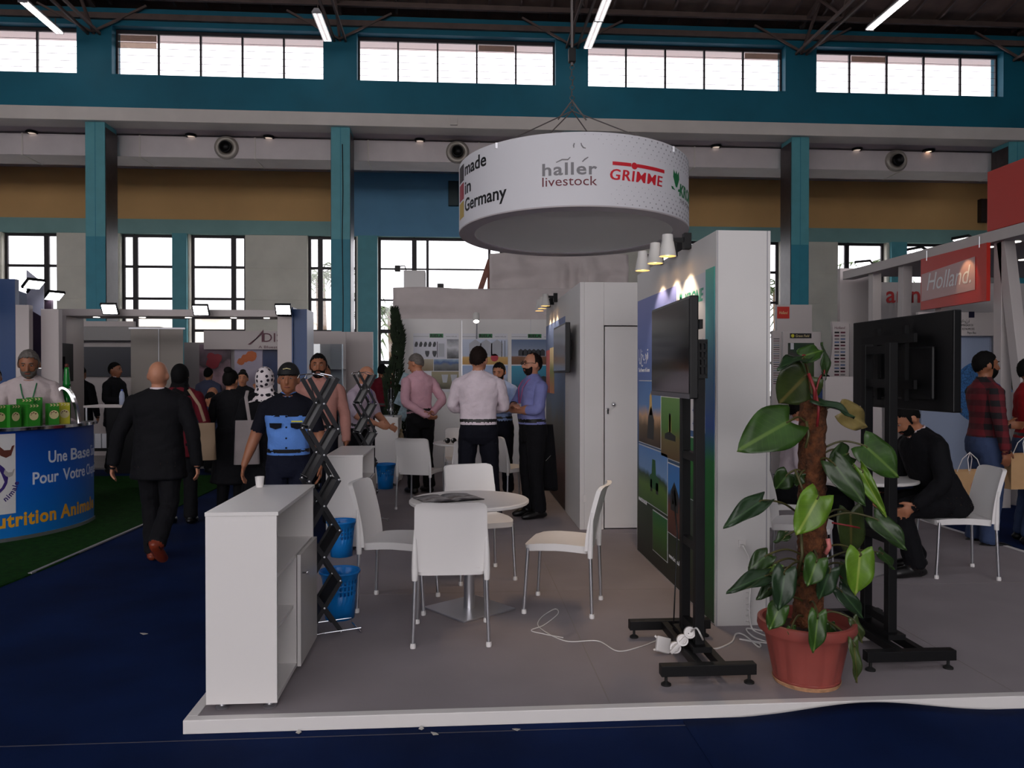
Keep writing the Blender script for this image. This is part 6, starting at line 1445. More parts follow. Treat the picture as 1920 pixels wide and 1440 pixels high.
    for sx in (-1, 1):
        el, wr, hd = A[sx]; sh = Vector((sx * .172 * wide, .012, 1.385)); el = Vector((sx * el[0], el[1], el[2])); wr = Vector((sx * wr[0], wr[1], wr[2])); hd = Vector((sx * hd[0], hd[1], hd[2])).normalized()
        c_ = 1.22 if jk else 1.12
        L1 = (el - sh).length; L2 = (wr - el).length; tot = L1 + L2
        def tf(t, sl=sleeve): return (yoke[1] if yoke else top) if t <= sl + .001 else 'skin'
        rs = [.056 * c_, .05 * c_, .044 * c_, .041 * c_, .036 if sleeve > .95 else .028]
        mid1 = sh.lerp(el, .5); mid2 = el.lerp(wr, .35)
        if sleeve > .95: rs[-1] = .034 * c_
        limb([T @ p for p in (sh, mid1, el, mid2, wr)], rs, tf)
        if sleeve > .95: limb([T @ (wr - (wr - el).normalized() * .03), T @ wr], [.026, .026], lambda t: 'skin')
        P, Rr = path_sample([T @ Vector((sx * .02, .015, 1.475)), T @ Vector((sx * .15 * wide, .012, 1.412))], [.042, .04]); g = G().tube(P, Rr, 10); put(g.v, g.f, yoke[1] if yoke else top)
        # hand
        d = hd; out = Vector((sx, 0, 0)); pn = (out - d * out.dot(d))
        if pn.length < .2: pn = Vector((0, 0, 1)) - d * d.z
        pn.normalize(); sd = d.cross(pn).normalized()      # back of hand looks along pn, fingers spread along sd
        fwd = Vector((0, -1, .3)); tside = 1 if sd.dot(fwd) > 0 else -1
        prof = [(-.01, .024, .02), (.02, .03, .017), (.05, .038, .015), (.085, .04, .013), (.095, .034, .01)]; vs = []
        for t, a_, b_ in prof:
            for i in range(12): q = 2 * PI * i / 12; vs.append(T @ (wr + d * t + sd * (a_ * math.cos(q)) + pn * (b_ * math.sin(q))))
        put(vs, [(j * 12 + i, j * 12 + (i + 1) % 12, (j + 1) * 12 + (i + 1) % 12, (j + 1) * 12 + i) for j in range(4) for i in range(12)] + [tuple(range(11, -1, -1)), tuple(48 + i for i in range(12))], 'skin')
        for f, (off, ln) in enumerate(((.031, .072), (.0105, .082), (-.0105, .078), (-.031, .06))):
            p0 = wr + d * .085 + sd * (off * tside); dirs = d.copy(); pts = [p0]; curl = .35 + .1 * f
            for seg in (.45, .32, .23):
                dirs = (dirs - pn * curl * .8).normalized(); pts.append(pts[-1] + dirs * ln * seg)
            P, Rr = path_sample([T @ p for p in pts], [.0098, .0092, .0086, .0075], .012); g = G().tube(P, Rr, 8); put(g.v, g.f, 'skin')
        p0 = wr + d * .03 + sd * (tside * .03); pts = [p0, p0 + (d * .7 + sd * tside * .75 - pn * .2).normalized() * .04, p0 + (d * .9 + sd * tside * .55 - pn * .3).normalized() * .07]
        P, Rr = path_sample([T @ p for p in pts], [.014, .0115, .009], .012); g = G().tube(P, Rr, 8); put(g.v, g.f, 'skin')
    # legs
    if sit: Fd = {k: ((.13, -.42, .5 / s), (.13, -.36, .09), 0) for k in (-1, 1)}
    else: Fd = {k: ((.1, -.015, .49), (.11, .03, .09), 0) for k in (-1, 1)}
    if feet: Fd.update(feet)
    hemr = .07 if legs == 'trousers' else .05
    for sx in (-1, 1):
        kn, an, fa = Fd[sx]; hip = Vector((sx * .088, 0, pz - .01)); kn = Vector((sx * kn[0], kn[1], kn[2])); an = Vector((sx * an[0], an[1], an[2]))
        limb([hip, hip.lerp(kn, .45), kn, kn.lerp(an, .35), an + Vector((0, 0, .0))], [.098, .09, .07, .068, hemr], lambda t: legs if not skirt or skirt < .3 else ('skin' if legs == 'skin' else legs))
        a = math.radians(fa) * sx; fd = Vector((math.sin(a), -math.cos(a), 0)); lift = an.z - .09
        pts = [an + fd * t + Vector((0, 0, z)) for t, z in ((-.055, -.05), (-.03, -.045), (.03, -.042), (.09, -.05), (.14, -.056), (.185, -.062))]
        if lift > .05: pts = [an + fd * t + Vector((0, 0, z)) for t, z in ((-.06, -.0), (-.03, -.03), (.03, -.075), (.08, -.12), (.12, -.15), (.15, -.165))]
        P, Rr = path_sample(pts, [.034, .042, .046, .046, .043, .03], .015); g = G().tube(P, Rr, 12, flat=.85)
        put([(v[0], v[1], max(v[2], .003)) for v in g.v], g.f, 'shoe'); limb([an + Vector((0, 0, -.015)), an + fd * .02 + Vector((0, 0, -.045))], [.04, .042], lambda t: 'shoe')
    # --- continuous surface
    V2 = [tuple(c * s for c in v) for v in V]
    me = bpy.data.meshes.new('body'); me.from_pydata(V2, [], Fc); o = bpy.data.objects.new('body', me); COL.objects.link(o)
    bm = bmesh.new(); bm.from_mesh(me); bmesh.ops.recalc_face_normals(bm, faces=bm.faces); bm.to_mesh(me); bm.free()
    md = o.modifiers.new('remesh', 'REMESH'); md.mode = 'VOXEL'; md.voxel_size = vox; sm = o.modifiers.new('smooth', 'SMOOTH'); sm.factor = .5; sm.iterations = 2
    dg = bpy.context.evaluated_depsgraph_get(); ev = o.evaluated_get(dg); bme = bpy.data.meshes.new_from_object(ev); bpy.data.objects.remove(o); bpy.data.meshes.remove(me); bme.name = 'body'
    kd = KDTree(len(V2))
    for i, v in enumerate(V2): kd.insert(v, i)
    kd.balance(); nv = len(bme.vertices)
    co = np.empty(nv * 3); bme.vertices.foreach_get('co', co); co = co.reshape(-1, 3)
    no = np.empty(nv * 3); bme.vertices.foreach_get('normal', no); no = no.reshape(-1, 3)
    vt = [tags[kd.find(c)[1]] for c in co]
    bme.materials.append(SKINS[skin]); bme.shade_smooth()
    body = bpy.data.objects.new('body', bme); COL.objects.link(body); body.parent = root
    polys = [tuple(p.vertices) for p in bme.polygons]
    mats = {'shirt': shirt, 'jacket': shirt, 'trousers': trouser, 'belt': INKB, 'shoe': shoe or SHOEB, 'yoke': yoke[2] if yoke else None, 'stocking': trouser}
    names = {'shirt': 'shirt' if not skirt else 'dress', 'jacket': 'jacket', 'trousers': 'trousers', 'belt': 'belt', 'shoe': 'shoe', 'yoke': 'shirt_yoke', 'stocking': 'leggings'}
    offs = {'shirt': .007, 'jacket': .009, 'trousers': .006, 'belt': .0095, 'shoe': .004, 'yoke': .0075, 'stocking': .004}
    jobs = []
    for tg_ in sorted(set(vt)):
        if tg_ == 'skin' or mats.get(tg_) is None: continue
        sel = [p for p in polys if sum(vt[i] == tg_ for i in p) >= 2]
        if tg_ == 'shoe':   # one shoe per foot
            for sd_ in (-1, 1): jobs.append((tg_, [p for p in sel if (co[p[0]][0] > 0) == (sd_ > 0)]))
        else: jobs.append((tg_, sel))
    for tg_, sel in jobs:
        if not sel: continue
        idx = sorted({i for p in sel for i in p}); mp = {i: k for k, i in enumerate(idx)}
        amp = {'shirt': .006, 'jacket': .005, 'trousers': .007}.get(tg_, 0)
        pts = []
        for i in idx:
            c = co[i]; f = amp * noise.noise(Vector((c[0] * 16, c[1] * 16, c[2] * 9 + X))) + amp * .6 * math.sin(c[2] * 60 + c[0] * 30 + 4 * noise.noise(Vector(c) * 8)) * (.5 if tg_ != 'trousers' else .35) if amp else 0
            q = max(.003, offs[tg_] + f); pts.append((c[0] + no[i][0] * q, c[1] + no[i][1] * q, c[2] + no[i][2] * q))
        m2 = bpy.data.meshes.new(names[tg_]); m2.from_pydata(pts, [], [tuple(mp[i] for i in p) for p in sel]); m2.materials.append(mats[tg_]); m2.shade_smooth()
        ob = bpy.data.objects.new(names[tg_], m2); COL.objects.link(ob); ob.parent = root
    S = Matrix.Scale(s, 4)
    def child(g, nm, m_, MM=Hm, smooth=True, par=root):
        g.v = [tuple(S @ MM @ Vector(v)) for v in g.v]; return g.build(nm, m_, par, smooth=smooth)
    def shell(c, r, keep, nm, m_, nu=36, nv=24, jit=.0, MM=Hm):
        g = G().ell(c, r, nu, nv); cc = Vector(c)
        def un(i): d = Vector(g.v[i]) - cc; return Vector((d.x / r[0], d.y / r[1], d.z / r[2]))
        g.f = [f for f in g.f if keep(sum((un(i) for i in f), Vector()) / 4)]
        used = sorted({i for f in g.f for i in f}); mp = {i: k for k, i in enumerate(used)}
        g.v = [tuple(cc + (Vector(g.v[i]) - cc) * (1 + jit * noise.noise(Vector(g.v[i]) * 60))) for i in used]; g.f = [tuple(mp[i] for i in f) for f in g.f]
        o = child(g, nm, m_, MM); so = o.modifiers.new('solid', 'SOLIDIFY'); so.thickness = .004; so.offset = 0; return o
    hm = HAIRS.get(hair)
    def thr(ny): return -.42 if (beard and -.3 < ny < -.02) else .55 if ny < -.75 else .55 + (ny + .75) / .75 * (-.62) if ny < 0 else -.07 - .8 * ny
    if style == 'short': shell((0, .008, 1.651), (.0815, .104, .110), lambda d: d.z > thr(d.y) + .1 * noise.noise(d * 9), 'hair', hm, jit=.05, nu=56, nv=40)
    elif style == 'receding': shell((0, .01, 1.648), (.082, .103, .108), lambda d: (d.z > thr(d.y) and d.y > -.15) or (d.z > .35 and d.y > -.45 and abs(d.x) < .3), 'hair', hm, jit=.06)
    elif style == 'fringe': shell((0, .01, 1.645), (.081, .102, .104), lambda d: -.5 < d.z < .18 and d.y > -.12, 'hair', hm, jit=.04)
    elif style == 'bun': shell((0, .008, 1.651), (.084, .105, .111), lambda d: d.z > thr(d.y) - .1, 'hair', hm, jit=.05); child(G().ell((0, .06, 1.75), (.05, .05, .042)), 'hair_bun', hm)
    if beard: shell((0, -.03, 1.588), (.0625, .0685, .0765), lambda d: d.y < .02 and -.96 < d.z < (.02 if d.y < -.62 else .02 + (d.y + .62) * .55) + .08 * noise.noise(d * 10) and not (abs(d.x) < .36 and -.34 < d.z < -.08 and d.y < -.6), 'beard', HAIRS[beard], jit=.03, nu=56, nv=44); child(G().tube([(-.03, -.092, 1.585), (0, -.103, 1.592), (.03, -.092, 1.585)], [.004, .008, .004], 8), 'moustache', HAIRS[beard])
    if face:
        for sx in (-1, 1):
            e = child(G().ell((sx * .03, -.0825, 1.643), (.012, .008, .0058), 10, 8), 'eye', EYEW); child(G().ell((sx * .03, -.0892, 1.643), (.0056, .0022, .0052), 8, 6), 'iris', IRIS, par=e)
            child(G().tube([(sx * .014, -.0975, 1.664), (sx * .03, -.098, 1.669), (sx * .046, -.088, 1.664)], [.003, .0042, .002], 6), 'eyebrow', hm or HAIRS['grey'])
        child(G().tube([(-.023, -.0935, 1.57), (-.008, -.1005, 1.573), (0, -.1005, 1.571), (.008, -.1005, 1.573), (.023, -.0935, 1.57)], [.002, .006, .0055, .006, .002], 8), 'lips', LIP)
    if glasses:
        gl = None
        for sx in (-1, 1):
            r_ = [(sx * .033 + .021 * math.cos(t * PI / 6), -.108, 1.643 + .016 * math.sin(t * PI / 6)) for t in range(13)]; gl = child(G().tube(r_, .0028, 6), 'glasses', DARKP)
            child(G().tube([(sx * .055, -.105, 1.646), (sx * .082, -.04, 1.646), (sx * .084, .02, 1.636)], .0022, 6), 'glasses_temple', DARKP)
        child(G().tube([(-.012, -.108, 1.646), (.012, -.108, 1.646)], .0025, 6), 'glasses_bridge', DARKP)
    if cap:
        shell((0, .008, 1.665), (.087, .108, .108), lambda d: d.z > .05 + .1 * d.y, 'cap', cap)
        child(G().prism([(.075 * math.cos(PI + t * PI / 10), .075 * math.sin(PI + t * PI / 10) * 1.0 - .06) for t in range(11)], (0, 0, 1.674), (1, 0, 0), (0, 1, 0), .006), 'cap_brim', cap, smooth=False); child(G().tube([(-.03, -.092, 1.715), (0, -.1, 1.722), (.03, -.092, 1.715)], .004, 6), 'cap_badge', CREAM)
    if scarf:
        shell((0, .012, 1.645), (.09, .116, .12), lambda d: d.z > -.95 and (d.y > -.55 or d.z > .62), 'headscarf', scarf, jit=.02)
        g = G().lathe([(.085, .08), (.08, .03), (.1, -.03), (.15, -.075), (.185, -.11)], 28, (0, .015, 1.5)); g.v = [(x, (y - .015) * .72 + .015, z + .01 * math.sin(math.atan2(y, x) * 6)) for x, y, z in g.v]; o_ = child(g, 'scarf_drape', scarf, T); so = o_.modifiers.new('solid', 'SOLIDIFY'); so.thickness = .006
    if collar:
        g = G().lathe([(.064, -.02), (.067, .015), (.063, .036), (.058, .036), (.057, .0)], 24, (0, .012, 1.475), a0=-PI / 2 + .28, a1=1.5 * PI - .28); child(g, 'collar', collar, T)
        for sx in (-1, 1): child(G().prism([(0, 0), (sx * .05, .0), (sx * .03, -.045)] if sx > 0 else [(0, 0), (sx * .03, -.045), (sx * .05, .0)], (sx * .008, -.068, 1.474), (.7, .3 * sx, 0), (0, -.5, .9), .004), 'collar_tip', collar, T, False)
    fy = -(.128 * (1.07 if jk else 1.0) + .012)
    if lanyard:
        for sx in (-1, 1): child(G().tube([(sx * .05, .05, 1.487), (sx * .07, -.02, 1.478), (sx * .066, -.085, 1.44), (sx * .05, fy + .004, 1.37), (sx * .01, fy - .01 * belly, 1.2)], .006, 6, flat=.4), 'lanyard', lanyard, T)
    if badge: child(G().box(-.045, .045, fy - .016 * belly, fy - .012 * belly, 1.09, 1.2), 'badge', badge, T, False)
    root['s'] = s; del root['s']
    return root, S, T, Hm
INKB = mat('black_leather', (11, 10, 10), .5); SHOEB = mat('black_shoe_leather', (14, 13, 14), .4); BROWNSH = mat('brown_shoe_leather', (120, 48, 28), .35)
BLK = cloth('black_suit_cloth', (17, 17, 21)); BLK2 = cloth('black_trouser_cloth', (15, 15, 19)); NAVY = cloth('navy_cloth', (16, 20, 38)); NAVYD = cloth('dark_navy_cloth', (14, 15, 26))
WSH = cloth('white_shirt_cloth', (214, 200, 208)); PSH = cloth('pink_shirt_cloth', (202, 158, 170)); BSH = cloth('blue_shirt_cloth', (124, 128, 182)); BSH2 = cloth('light_blue_shirt_cloth', (128, 148, 190)); LSH = cloth('lilac_shirt_cloth', (190, 174, 190)); SAL = cloth('salmon_shirt_cloth', (176, 126, 116)); GUARD = cloth('guard_blue_cloth', (92, 136, 210)); CRM = cloth('pale_shirt_cloth', (190, 176, 176)); JEAN = cloth('denim', (58, 72, 104)); MAROON = cloth('maroon_cloth', (96, 22, 34)); REDC = cloth('red_cloth', (146, 20, 28)); GREYB = cloth('blue_grey_cloth', (66, 70, 92)); DBLU = cloth('dark_blue_cloth', (22, 44, 104))
BADGE = mat('badge_white', (214, 218, 224), .4); LGRN = mat('lanyard_green', (28, 110, 66), .6); LPNK = mat('lanyard_pink', (214, 70, 120), .6); LBLU = mat('lanyard_blue', (60, 70, 150), .6); LBLK = mat('lanyard_dark', (40, 24, 34), .6)
# plaid and polka-dot cloths
def pattern_mat(name, kind, c1, c2, scale):
    m = bpy.data.materials.new(name); m.use_nodes = True; nt = m.node_tree; b = nt.nodes['Principled BSDF']; b.inputs['Roughness'].default_value = .85; L = nt.links
    tc = nt.nodes.new('ShaderNodeTexCoord'); mx = nt.nodes.new('ShaderNodeMix'); mx.data_type = 'RGBA'; mx.inputs['A'].default_value = (*lin(c1), 1); mx.inputs['B'].default_value = (*lin(c2), 1)
    if kind == 'dots':
        v = nt.nodes.new('ShaderNodeTexVoronoi'); v.inputs['Scale'].default_value = scale; v.inputs['Randomness'].default_value = .35; L.new(tc.outputs['Object'], v.inputs['Vector'])
        r = nt.nodes.new('ShaderNodeMath'); r.operation = 'LESS_THAN'; r.inputs[1].default_value = .36; L.new(v.outputs['Distance'], r.inputs[0]); L.new(r.outputs[0], mx.inputs['Factor'])
    else:
        sp = nt.nodes.new('ShaderNodeSeparateXYZ'); L.new(tc.outputs['Object'], sp.inputs[0]); outs = []
        for ax in (1, 2):
            a = nt.nodes.new('ShaderNodeMath'); a.operation = 'PINGPONG'; a.inputs[1].default_value = scale; L.new(sp.outputs[ax], a.inputs[0])
            q = nt.nodes.new('ShaderNodeMath'); q.operation = 'LESS_THAN'; q.inputs[1].default_value = scale * .5; L.new(a.outputs[0], q.inputs[0]); outs.append(q)
        s_ = nt.nodes.new('ShaderNodeMath'); s_.operation = 'MULTIPLY_ADD'; s_.inputs[1].default_value = .5; L.new(outs[0].outputs[0], s_.inputs[0]); h_ = nt.nodes.new('ShaderNodeMath'); h_.operation = 'MULTIPLY'; h_.inputs[1].default_value = .5; L.new(outs[1].outputs[0], h_.inputs[0]); L.new(h_.outputs[0], s_.inputs[2]); L.new(s_.outputs[0], mx.inputs['Factor'])
    L.new(mx.outputs['Result'], b.inputs['Base Color']); return m
PLAID = pattern_mat('plaid_cloth', 'plaid', (16, 12, 18), (104, 18, 30), .055); DOTS = pattern_mat('polka_dot_cloth', 'dots', (220, 210, 212), (26, 14, 30), 21)
HANDFWD = ((.245, .0, 1.14), (.12, -.25, 1.12), (-.6, -.6, .1)); CROSS = ((.25, -.06, 1.15), (-.06, -.2, 1.17), (-1, -.05, .1))
# --- aisle on the left
R_ = person('bald man in a dark suit walking away down the aisle', 297, 6.9, 184, ytop=678, skin='light', style=None, torso='jacket', shirt=BLK, trouser=BLK, shoe=BROWNSH, legs='trousers', wide=1.12, belly=1.1, collar=WSH, face=True, hair='grey',
       arms={-1: ((.29, .05, 1.13), (.31, .0, .86), (.1, -.1, -1)), 1: ((.3, .06, 1.13), (.36, .02, .87), (.15, -.1, -1))}, feet={-1: ((.09, .02, .5), (.07, .3, .24), 5), 1: ((.1, -.12, .49), (.1, -.16, .09), 10)})
person('guard in black cap and light blue shirt with navy sleeves', 541, 6.6, 4, ytop=686, shirt=GUARD, yoke=(1.3, 'yoke', NAVYD), sleeve=.42, trouser=NAVY, cap=mat('cap_black', (14, 14, 16), .7), style='short', skin='tan', collar=GUARD, belly=1.1, wide=1.05, headscale=1.04,
       arms={-1: ((.28, .03, 1.13), (.36, -.02, .9), (.15, -.1, -1))})
gr_ = [o for o in COL.objects if o.name.startswith('person') and o.get('label', '').startswith('guard')][0]; s_ = gr_.get('hs', 1.0)
k_ = (at(541, 686, 6.6).z) / 1.73
for sx in (-1, 1):
    G().prism([(-.05, 0), (.05, 0), (.045, -.035), (0, -.05), (-.045, -.035)], Vector((sx * .085, -.134, 1.255)) * k_, (1, .28 * sx, 0), (0, .05, 1), .008).build('pocket_flap', NAVYD, gr_)
for z in (1.31, 1.22, 1.13, 1.05): G().ell(Vector((0, -.139 - (.008 if z < 1.2 else 0), z)) * k_, (.008, .004, .008), 8, 6).build('button', NAVYD, gr_)
G().box(.04 * k_, .13 * k_, -.139 * k_, -.131 * k_, 1.262 * k_, 1.274 * k_).build('name_patch', YEL, gr_)
R_, S_, T_, H_ = person('bearded man in salmon shirt behind the guard', 597, 8.3, 8, ytop=664, shirt=SAL, trouser=NAVYD, beard='black', lanyard=LBLK, collar=SAL, skin='tan', wide=1.08, belly=1.05)
person('dark-jacketed man half hidden behind the bearded visitor', 608, 11.5, 10, ytop=682, torso='jacket', shirt=BLK, trouser=BLK, skin='tan', collar=WSH, vox=.013)
person('older man in lilac short-sleeved shirt bending over the far cabinet', 668, 9.7, 62, ytop=684, shirt=LSH, sleeve=.5, trouser=BLK2, style='fringe', hair='grey', skin='light', lanyard=LBLU, belly=1.25, lean=10, head=(0, 14), collar=LSH,
       arms={-1: ((.24, -.12, 1.16), (.16, -.38, 1.1), (-.1, -1, -.1)), 1: ((.25, -.1, 1.14), (.14, -.36, 1.05), (-.1, -1, -.1))})
person('man in red shirt far back beside the cypress', 717, 15.0, 175, h=1.85, shirt=MAROON, trouser=BLK2, skin='tan', vox=.014)
person('woman in black headscarf and maroon jacket behind the bald man', 338, 8.8, 184, ytop=684, torso='jacket', shirt=MAROON, trouser=BLK2, scarf=cloth('black_scarf', (12, 11, 13)), style=None, skirt=None, vox=.01, belt=False, collar=None)
person('woman in a long black dress with dark hair in a bun', 433, 9.1, 165, ytop=694, shirt=BLK, trouser=BLK2, style='bun', skirt=.42, legs='stocking', skin='mid', vox=.01, belt=False, arms={-1: ((.24, -.1, 1.2), (.2, -.22, 1.42), (0, -.1, 1))})
person('woman in white polka-dot headscarf and black coat', 497, 7.9, 182, ytop=690, torso='jacket', shirt=BLK, trouser=BLK2, scarf=DOTS, style=None, skirt=.3, belt=False)
person('man in pale shirt with green lanyard leaning behind the blue counter', 60, 8.8, 20, h=1.9, shirt=CRM, trouser=NAVYD, style='short', hair='grey', beard='grey', skin='tan', lanyard=LGRN, wide=1.12, lean=16, headscale=1.1, collar=CRM, arms={-1: ((.27, -.1, 1.17), (.1, -.25, 1.1), (-1, -.3, 0)), 1: ((.27, -.1, 1.17), (.1, -.27, 1.12), (-1, -.3, 0))})
person('man in dark blue shirt cut by the left picture edge', -12, 9.6, 40, ytop=690, shirt=DBLU, trouser=NAVYD, skin='tan', vox=.012)
# far left booth crowd
BG = 'people far back in the left booth'
person('man in black suit reading papers beside the leftmost column', 216, 13.6, 80, ytop=680, torso='jacket', shirt=BLK, trouser=BLK, collar=WSH, skin='tan', vox=.014, arms={-1: HANDFWD, 1: HANDFWD}, group=BG)
person('standing visitor in dark clothes left of the leftmost column', 152, 14.6, 170, ytop=688, torso='jacket', shirt=BLK, trouser=BLK, vox=.015, group=BG)
person('standing visitor in brown shirt next to the booth television', 125, 15.0, -60, ytop=690, shirt=cloth('brown_shirt_cloth', (80, 66, 60)), trouser=BLK, vox=.015, group=BG)
person('seated visitor behind the man at the blue counter', 103, 10.2, 30, h=1.72, zf=.0, sit=True, shirt=CRM, trouser=BLK, skin='tan', vox=.014, group=BG)
person('standing man in grey blue sweater with back turned at the posters', 391, 15.6, 175, ytop=690, shirt=GREYB, trouser=BLK, vox=.014, group=BG)
person('seated man in dark blue shirt bending over a table', 372, 13.4, 60, h=1.75, zf=.03, sit=True, lean=24, shirt=cloth('slate_shirt_cloth', (54, 62, 92)), trouser=BLK, vox=.014, group=BG, arms={-1: HANDFWD, 1: HANDFWD})
person('seated bald man facing the bent visitor', 398, 14.4, -30, h=1.78, zf=.03, sit=True, style=None, shirt=GREYB, trouser=BLK, vox=.014, group=BG)
person('small visitor facing the viewer between the two women', 455, 12.6, 10, h=1.7, shirt=BLK, trouser=BLK, vox=.014, style='bun', group=BG)
place_chair(at(372, 700, 13.4).x - .05, 13.42, 60, 'white chair under the bending visitor in the left booth', 'chairs in the left booth', z=.03)
place_chair(at(398, 700, 14.4).x, 14.45, -30, 'white chair under the bald visitor in the left booth', 'chairs in the left booth', z=.03)
place_chair(at(103, 700, 10.2).x, 10.25, 30, 'white chair behind the blue counter', 'chairs in the left booth', z=.012)
# --- inside the stand
SG = 'men talking inside the stand'
person('man in pink shirt looking at the grain posters with hands behind his back', 788, 10.5, -148, h=1.87, zf=PZ, shirt=PSH, trouser=BLK2, hair='grey', skin='mid', head=(30, 12), lanyard=LBLK, lean=6, collar=PSH, group=SG,
       arms={-1: ((.27, .12, 1.14), (.06, .2, .98), (-1, .2, -.3)), 1: ((.27, .12, 1.12), (.04, .22, .95), (-.9, .2, -.4))})
person('man in white shirt and navy trousers with his back to the viewer', 897, 8.2, 178, ytop=653, zf=PZ, shirt=WSH, trouser=NAVYD, shoe=BROWNSH, hair='brown', style='short', head=(-18, 4), lanyard=LBLK, collar=WSH, wide=1.12, skin='light', group=SG, headscale=1.05,
       arms={-1: ((.265, -.05, 1.15), (.1, -.22, 1.12), (-1, -.2, 0)), 1: ((.265, -.05, 1.15), (.1, -.22, 1.12), (-1, -.2, 0))}, feet={-1: ((.13, 0, .49), (.16, .02, .09), 12), 1: ((.13, 0, .49), (.16, .02, .09), 12)})
person('man in light blue shirt with folded arms behind the white shirt', 937, 10.15, -22, ytop=680, zf=PZ, shirt=BSH2, trouser=NAVYD, beard='black', head=(0, 14), collar=BSH2, skin='mid', group=SG, arms={-1: CROSS, 1: ((.25, -.06, 1.13), (-.05, -.21, 1.13), (-1, -.05, .1))})
person('bearded man with glasses and pink lanyard folding his arms', 998, 8.6, -68, ytop=662, zf=PZ, shirt=BSH, sleeve=.62, trouser=BLK2, beard='brown', hair='brown', style='receding', glasses=True, lanyard=LPNK, badge=BADGE, collar=BSH, skin='light', belly=1.1, wide=1.05, group=SG,
       arms={-1: ((.25, -.09, 1.16), (-.04, -.25, 1.18), (-1, -.05, .1)), 1: ((.255, -.06, 1.14), (-.04, -.23, 1.13), (-1, -.05, .1))})
# coat hanging over his arm
p = at(1022, 815, 8.62); vs = []; n = 26; m = 22
for j in range(m + 1):
    t = j / m; z = 1.02 - .72 * t
    for i in range(n):
        a = 2 * PI * i / n; rx = (.1 + .02 * t) * (1 + .1 * math.sin(a * 4 + t * 3)); ry = .055 * (1 + .22 * math.sin(a * 5 + 1 + t * 2)); vs.append((rx * math.cos(a) + .03 * t, ry * math.sin(a), z + (.03 * math.sin(a * 2) if j == m else 0)))
ct = empty('folded_coat', (p.x, 8.72, PZ), .1, 'black coat hanging behind the bearded man from his shoulder bag', 'coat')
G().add(vs, [(j * n + i, j * n + (i + 1) % n, (j + 1) * n + (i + 1) % n, (j + 1) * n + i) for j in range(m) for i in range(n)] + [tuple(range(n)), tuple(m * n + i for i in range(n))]).build('cloth', BLK, ct, smooth=True)
G().tube([(-.05, -.03, .98), (-.03, -.06, 1.2), (-.06, .0, 1.42)], .012, 6, flat=.4).build('strap', INKB, ct); G().tube([(.0, -.075, .62), (.06, -.07, .68)], .005, 5).build('zip', CHROME, ct)
# --- right side
RGp = 'people at the right'
person('seated man in white shirt with badge behind the plant', 1490, 6.64, 78, X=2.9, h=1.78, zf=PZ, sit=True, shirt=WSH, trouser=BLK2, skin='mid', lanyard=LGRN, badge=BADGE, collar=WSH, group=RGp, lean=8, arms={-1: HANDFWD, 1: HANDFWD})
person('seated man in black suit bending over the right table', 1760, 5.95, -88, X=3.86, h=1.86, zf=PZ, sit=True, torso='jacket', shirt=BLK, trouser=BLK, skin='mid', beard='black', collar=WSH, group=RGp, lean=24, head=(0, 16), arms={-1: ((.27, -.1, 1.16), (.2, -.33, 1.1), (-.3, -1, -.2)), 1: ((.27, -.1, 1.16), (.22, -.33, 1.08), (-.3, -1, -.2))}, feet={-1: ((.14, -.4, .5), (.14, -.12, .09), 0), 1: ((.12, -.42, .5), (.12, -.3, .09), 0)})
person('man in dark red plaid shirt and jeans carrying a paper bag', 1848, 7.0, 84, ytop=660, shirt=PLAID, trouser=JEAN, beard='black', skin='tan', belt=False, group=RGp, collar=PLAID, lanyard=LBLU, arms={-1: ((.25, .02, 1.13), (.27, -.02, .9), (0, -.1, -1)), 1: ((.24, -.06, 1.14), (.14, -.26, 1.08), (-.5, -.6, 0))})
person('man in red shirt cut by the right picture edge', 1932, 7.2, 70, ytop=672, shirt=REDC, sleeve=.45, trouser=JEAN, skin='tan', group=RGp)
person('far visitor in blue shirt behind the plant', 1548, 11.6, 175, ytop=703, shirt=cloth('mid_blue_cloth', (58, 76, 120)), trouser=BLK, vox=.014, group=RGp)
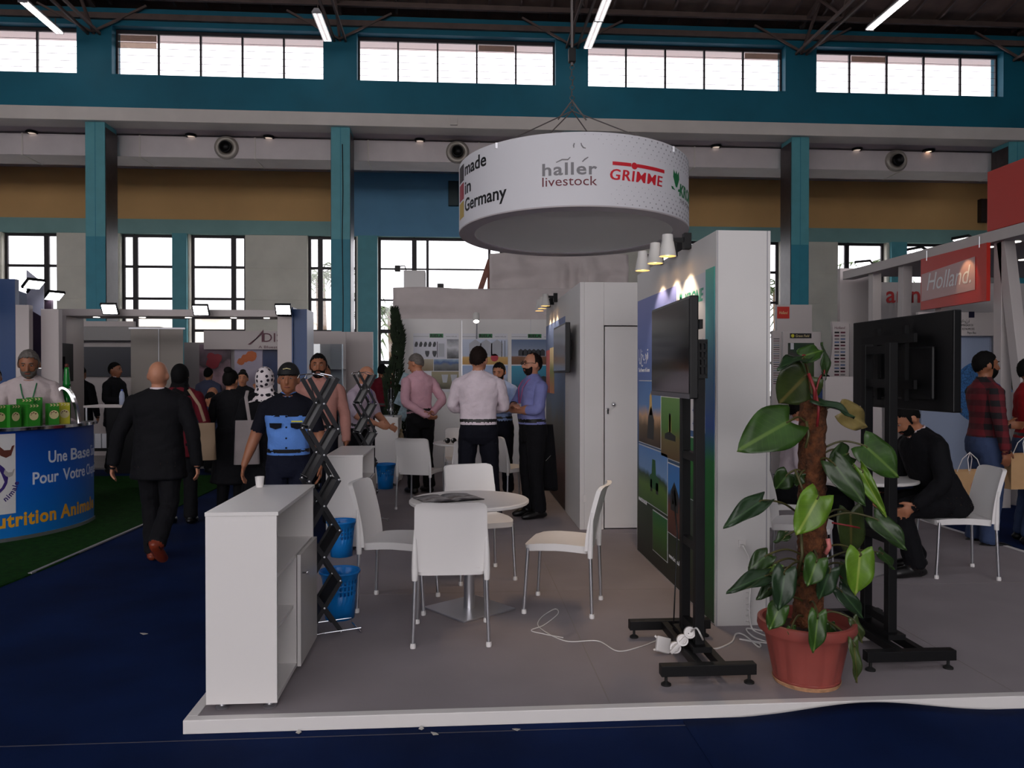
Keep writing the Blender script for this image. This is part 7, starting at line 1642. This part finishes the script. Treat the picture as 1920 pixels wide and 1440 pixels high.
# paper bags, shoulder bags
KRAFT = mat('kraft_paper', (196, 156, 112), .7, var=.06, vscale=6); PRNT = mat('bag_print', (176, 120, 100), .7)
def paper_bag(x, y, z, rz, label, w_=.42, h=.32):
    b = empty('paper_bag', (x, y, z), rz, label, 'paper bag', 'kraft paper bags'); d = .14
    G().add([(-w_ / 2, -d / 2, 0), (w_ / 2, -d / 2, 0), (w_ / 2, d / 2, 0), (-w_ / 2, d / 2, 0), (-w_ / 2, -d / 2, h), (w_ / 2, -d / 2, h), (w_ / 2, d / 2, h), (-w_ / 2, d / 2, h), (-w_ / 2 + .02, 0, h * .5), (w_ / 2 - .02, 0, h * .5)],
            [(3, 2, 1, 0), (0, 1, 5, 4), (2, 3, 7, 6), (0, 4, 8), (4, 7, 8), (7, 3, 8), (3, 0, 8), (1, 9, 5), (5, 9, 6), (6, 9, 2), (2, 9, 1)]).build('bag_body', KRAFT, b)
    for s_ in (-1, 1): G().tube([(-.07, s_ * d / 2, h - .02), (-.05, s_ * .03, h + .1), (0, 0, h + .16), (.05, s_ * .03, h + .1), (.07, s_ * d / 2, h - .02)], .004, 6).build('handle', CABLEW, b)
    g = G().lathe([(.07, 0), (.078, 0), (.078, .001), (.07, .001), (.07, 0)], 24); g.v = [(a + .02, -d / 2 - .001 - c, h * .55 + bb) for a, bb, c in g.v]; g.build('ring_print', PRNT, b)
    text('M', .08, PRNT, b, (-.01, -d / 2 - .001, h * .55 - .03))
p = at(1822, 940, 6.7); paper_bag(p.x - .02, 6.7, at(1822, 948, 6.7).z, .15, 'kraft paper bag held by the plaid-shirted man'); p = at(1912, 910, 6.9); paper_bag(p.x + .05, 6.9, at(1912, 915, 6.9).z, .1, 'kraft paper bag at the right picture edge')
CANV = mat('grey_canvas', (150, 140, 140), .9, var=.08, vscale=8); TAN = mat('tan_leather', (146, 122, 98), .7)
def shoulder_bag(u, v, Y, z0, h, w_, m_, label, strap):
    p = at(u, v, Y); b = empty('shoulder_bag', (p.x, Y, 0), .2, label, 'bag'); vs = []
    for j in range(9):
        t = j / 8; z = z0 + h * t
        for i in range(16): a = 2 * PI * i / 16; vs.append((w_ / 2 * math.copysign(abs(math.cos(a)) ** .6, math.cos(a)) * (1 - .12 * t), (.05 - .03 * t + .01 * math.sin(j)) * math.copysign(abs(math.sin(a)) ** .6, math.sin(a)), z))
    G().add(vs, [(j * 16 + i, j * 16 + (i + 1) % 16, (j + 1) * 16 + (i + 1) % 16, (j + 1) * 16 + i) for j in range(8) for i in range(16)] + [tuple(range(16)), tuple(128 + i for i in range(16))]).build('pouch', m_, b, smooth=True, auto=.8)
    G().tube([Vector(q) - Vector((p.x, Y, 0)) for q in strap], .016, 8, flat=.35).build('strap', m_, b)
shoulder_bag(463, 850, 7.62, .78, .42, .24, CANV, 'grey canvas bag on the shoulder of the polka-dot scarf woman', [at(470, 812, 7.6), at(464, 770, 7.6), at(462, 745, 7.64), at(468, 733, 7.72)])
shoulder_bag(382, 830, 8.6, .72, .4, .26, TAN, 'tan handbag carried by the woman in maroon jacket', [at(382, 790, 8.56), at(372, 760, 8.54), at(355, 730, 8.6)])
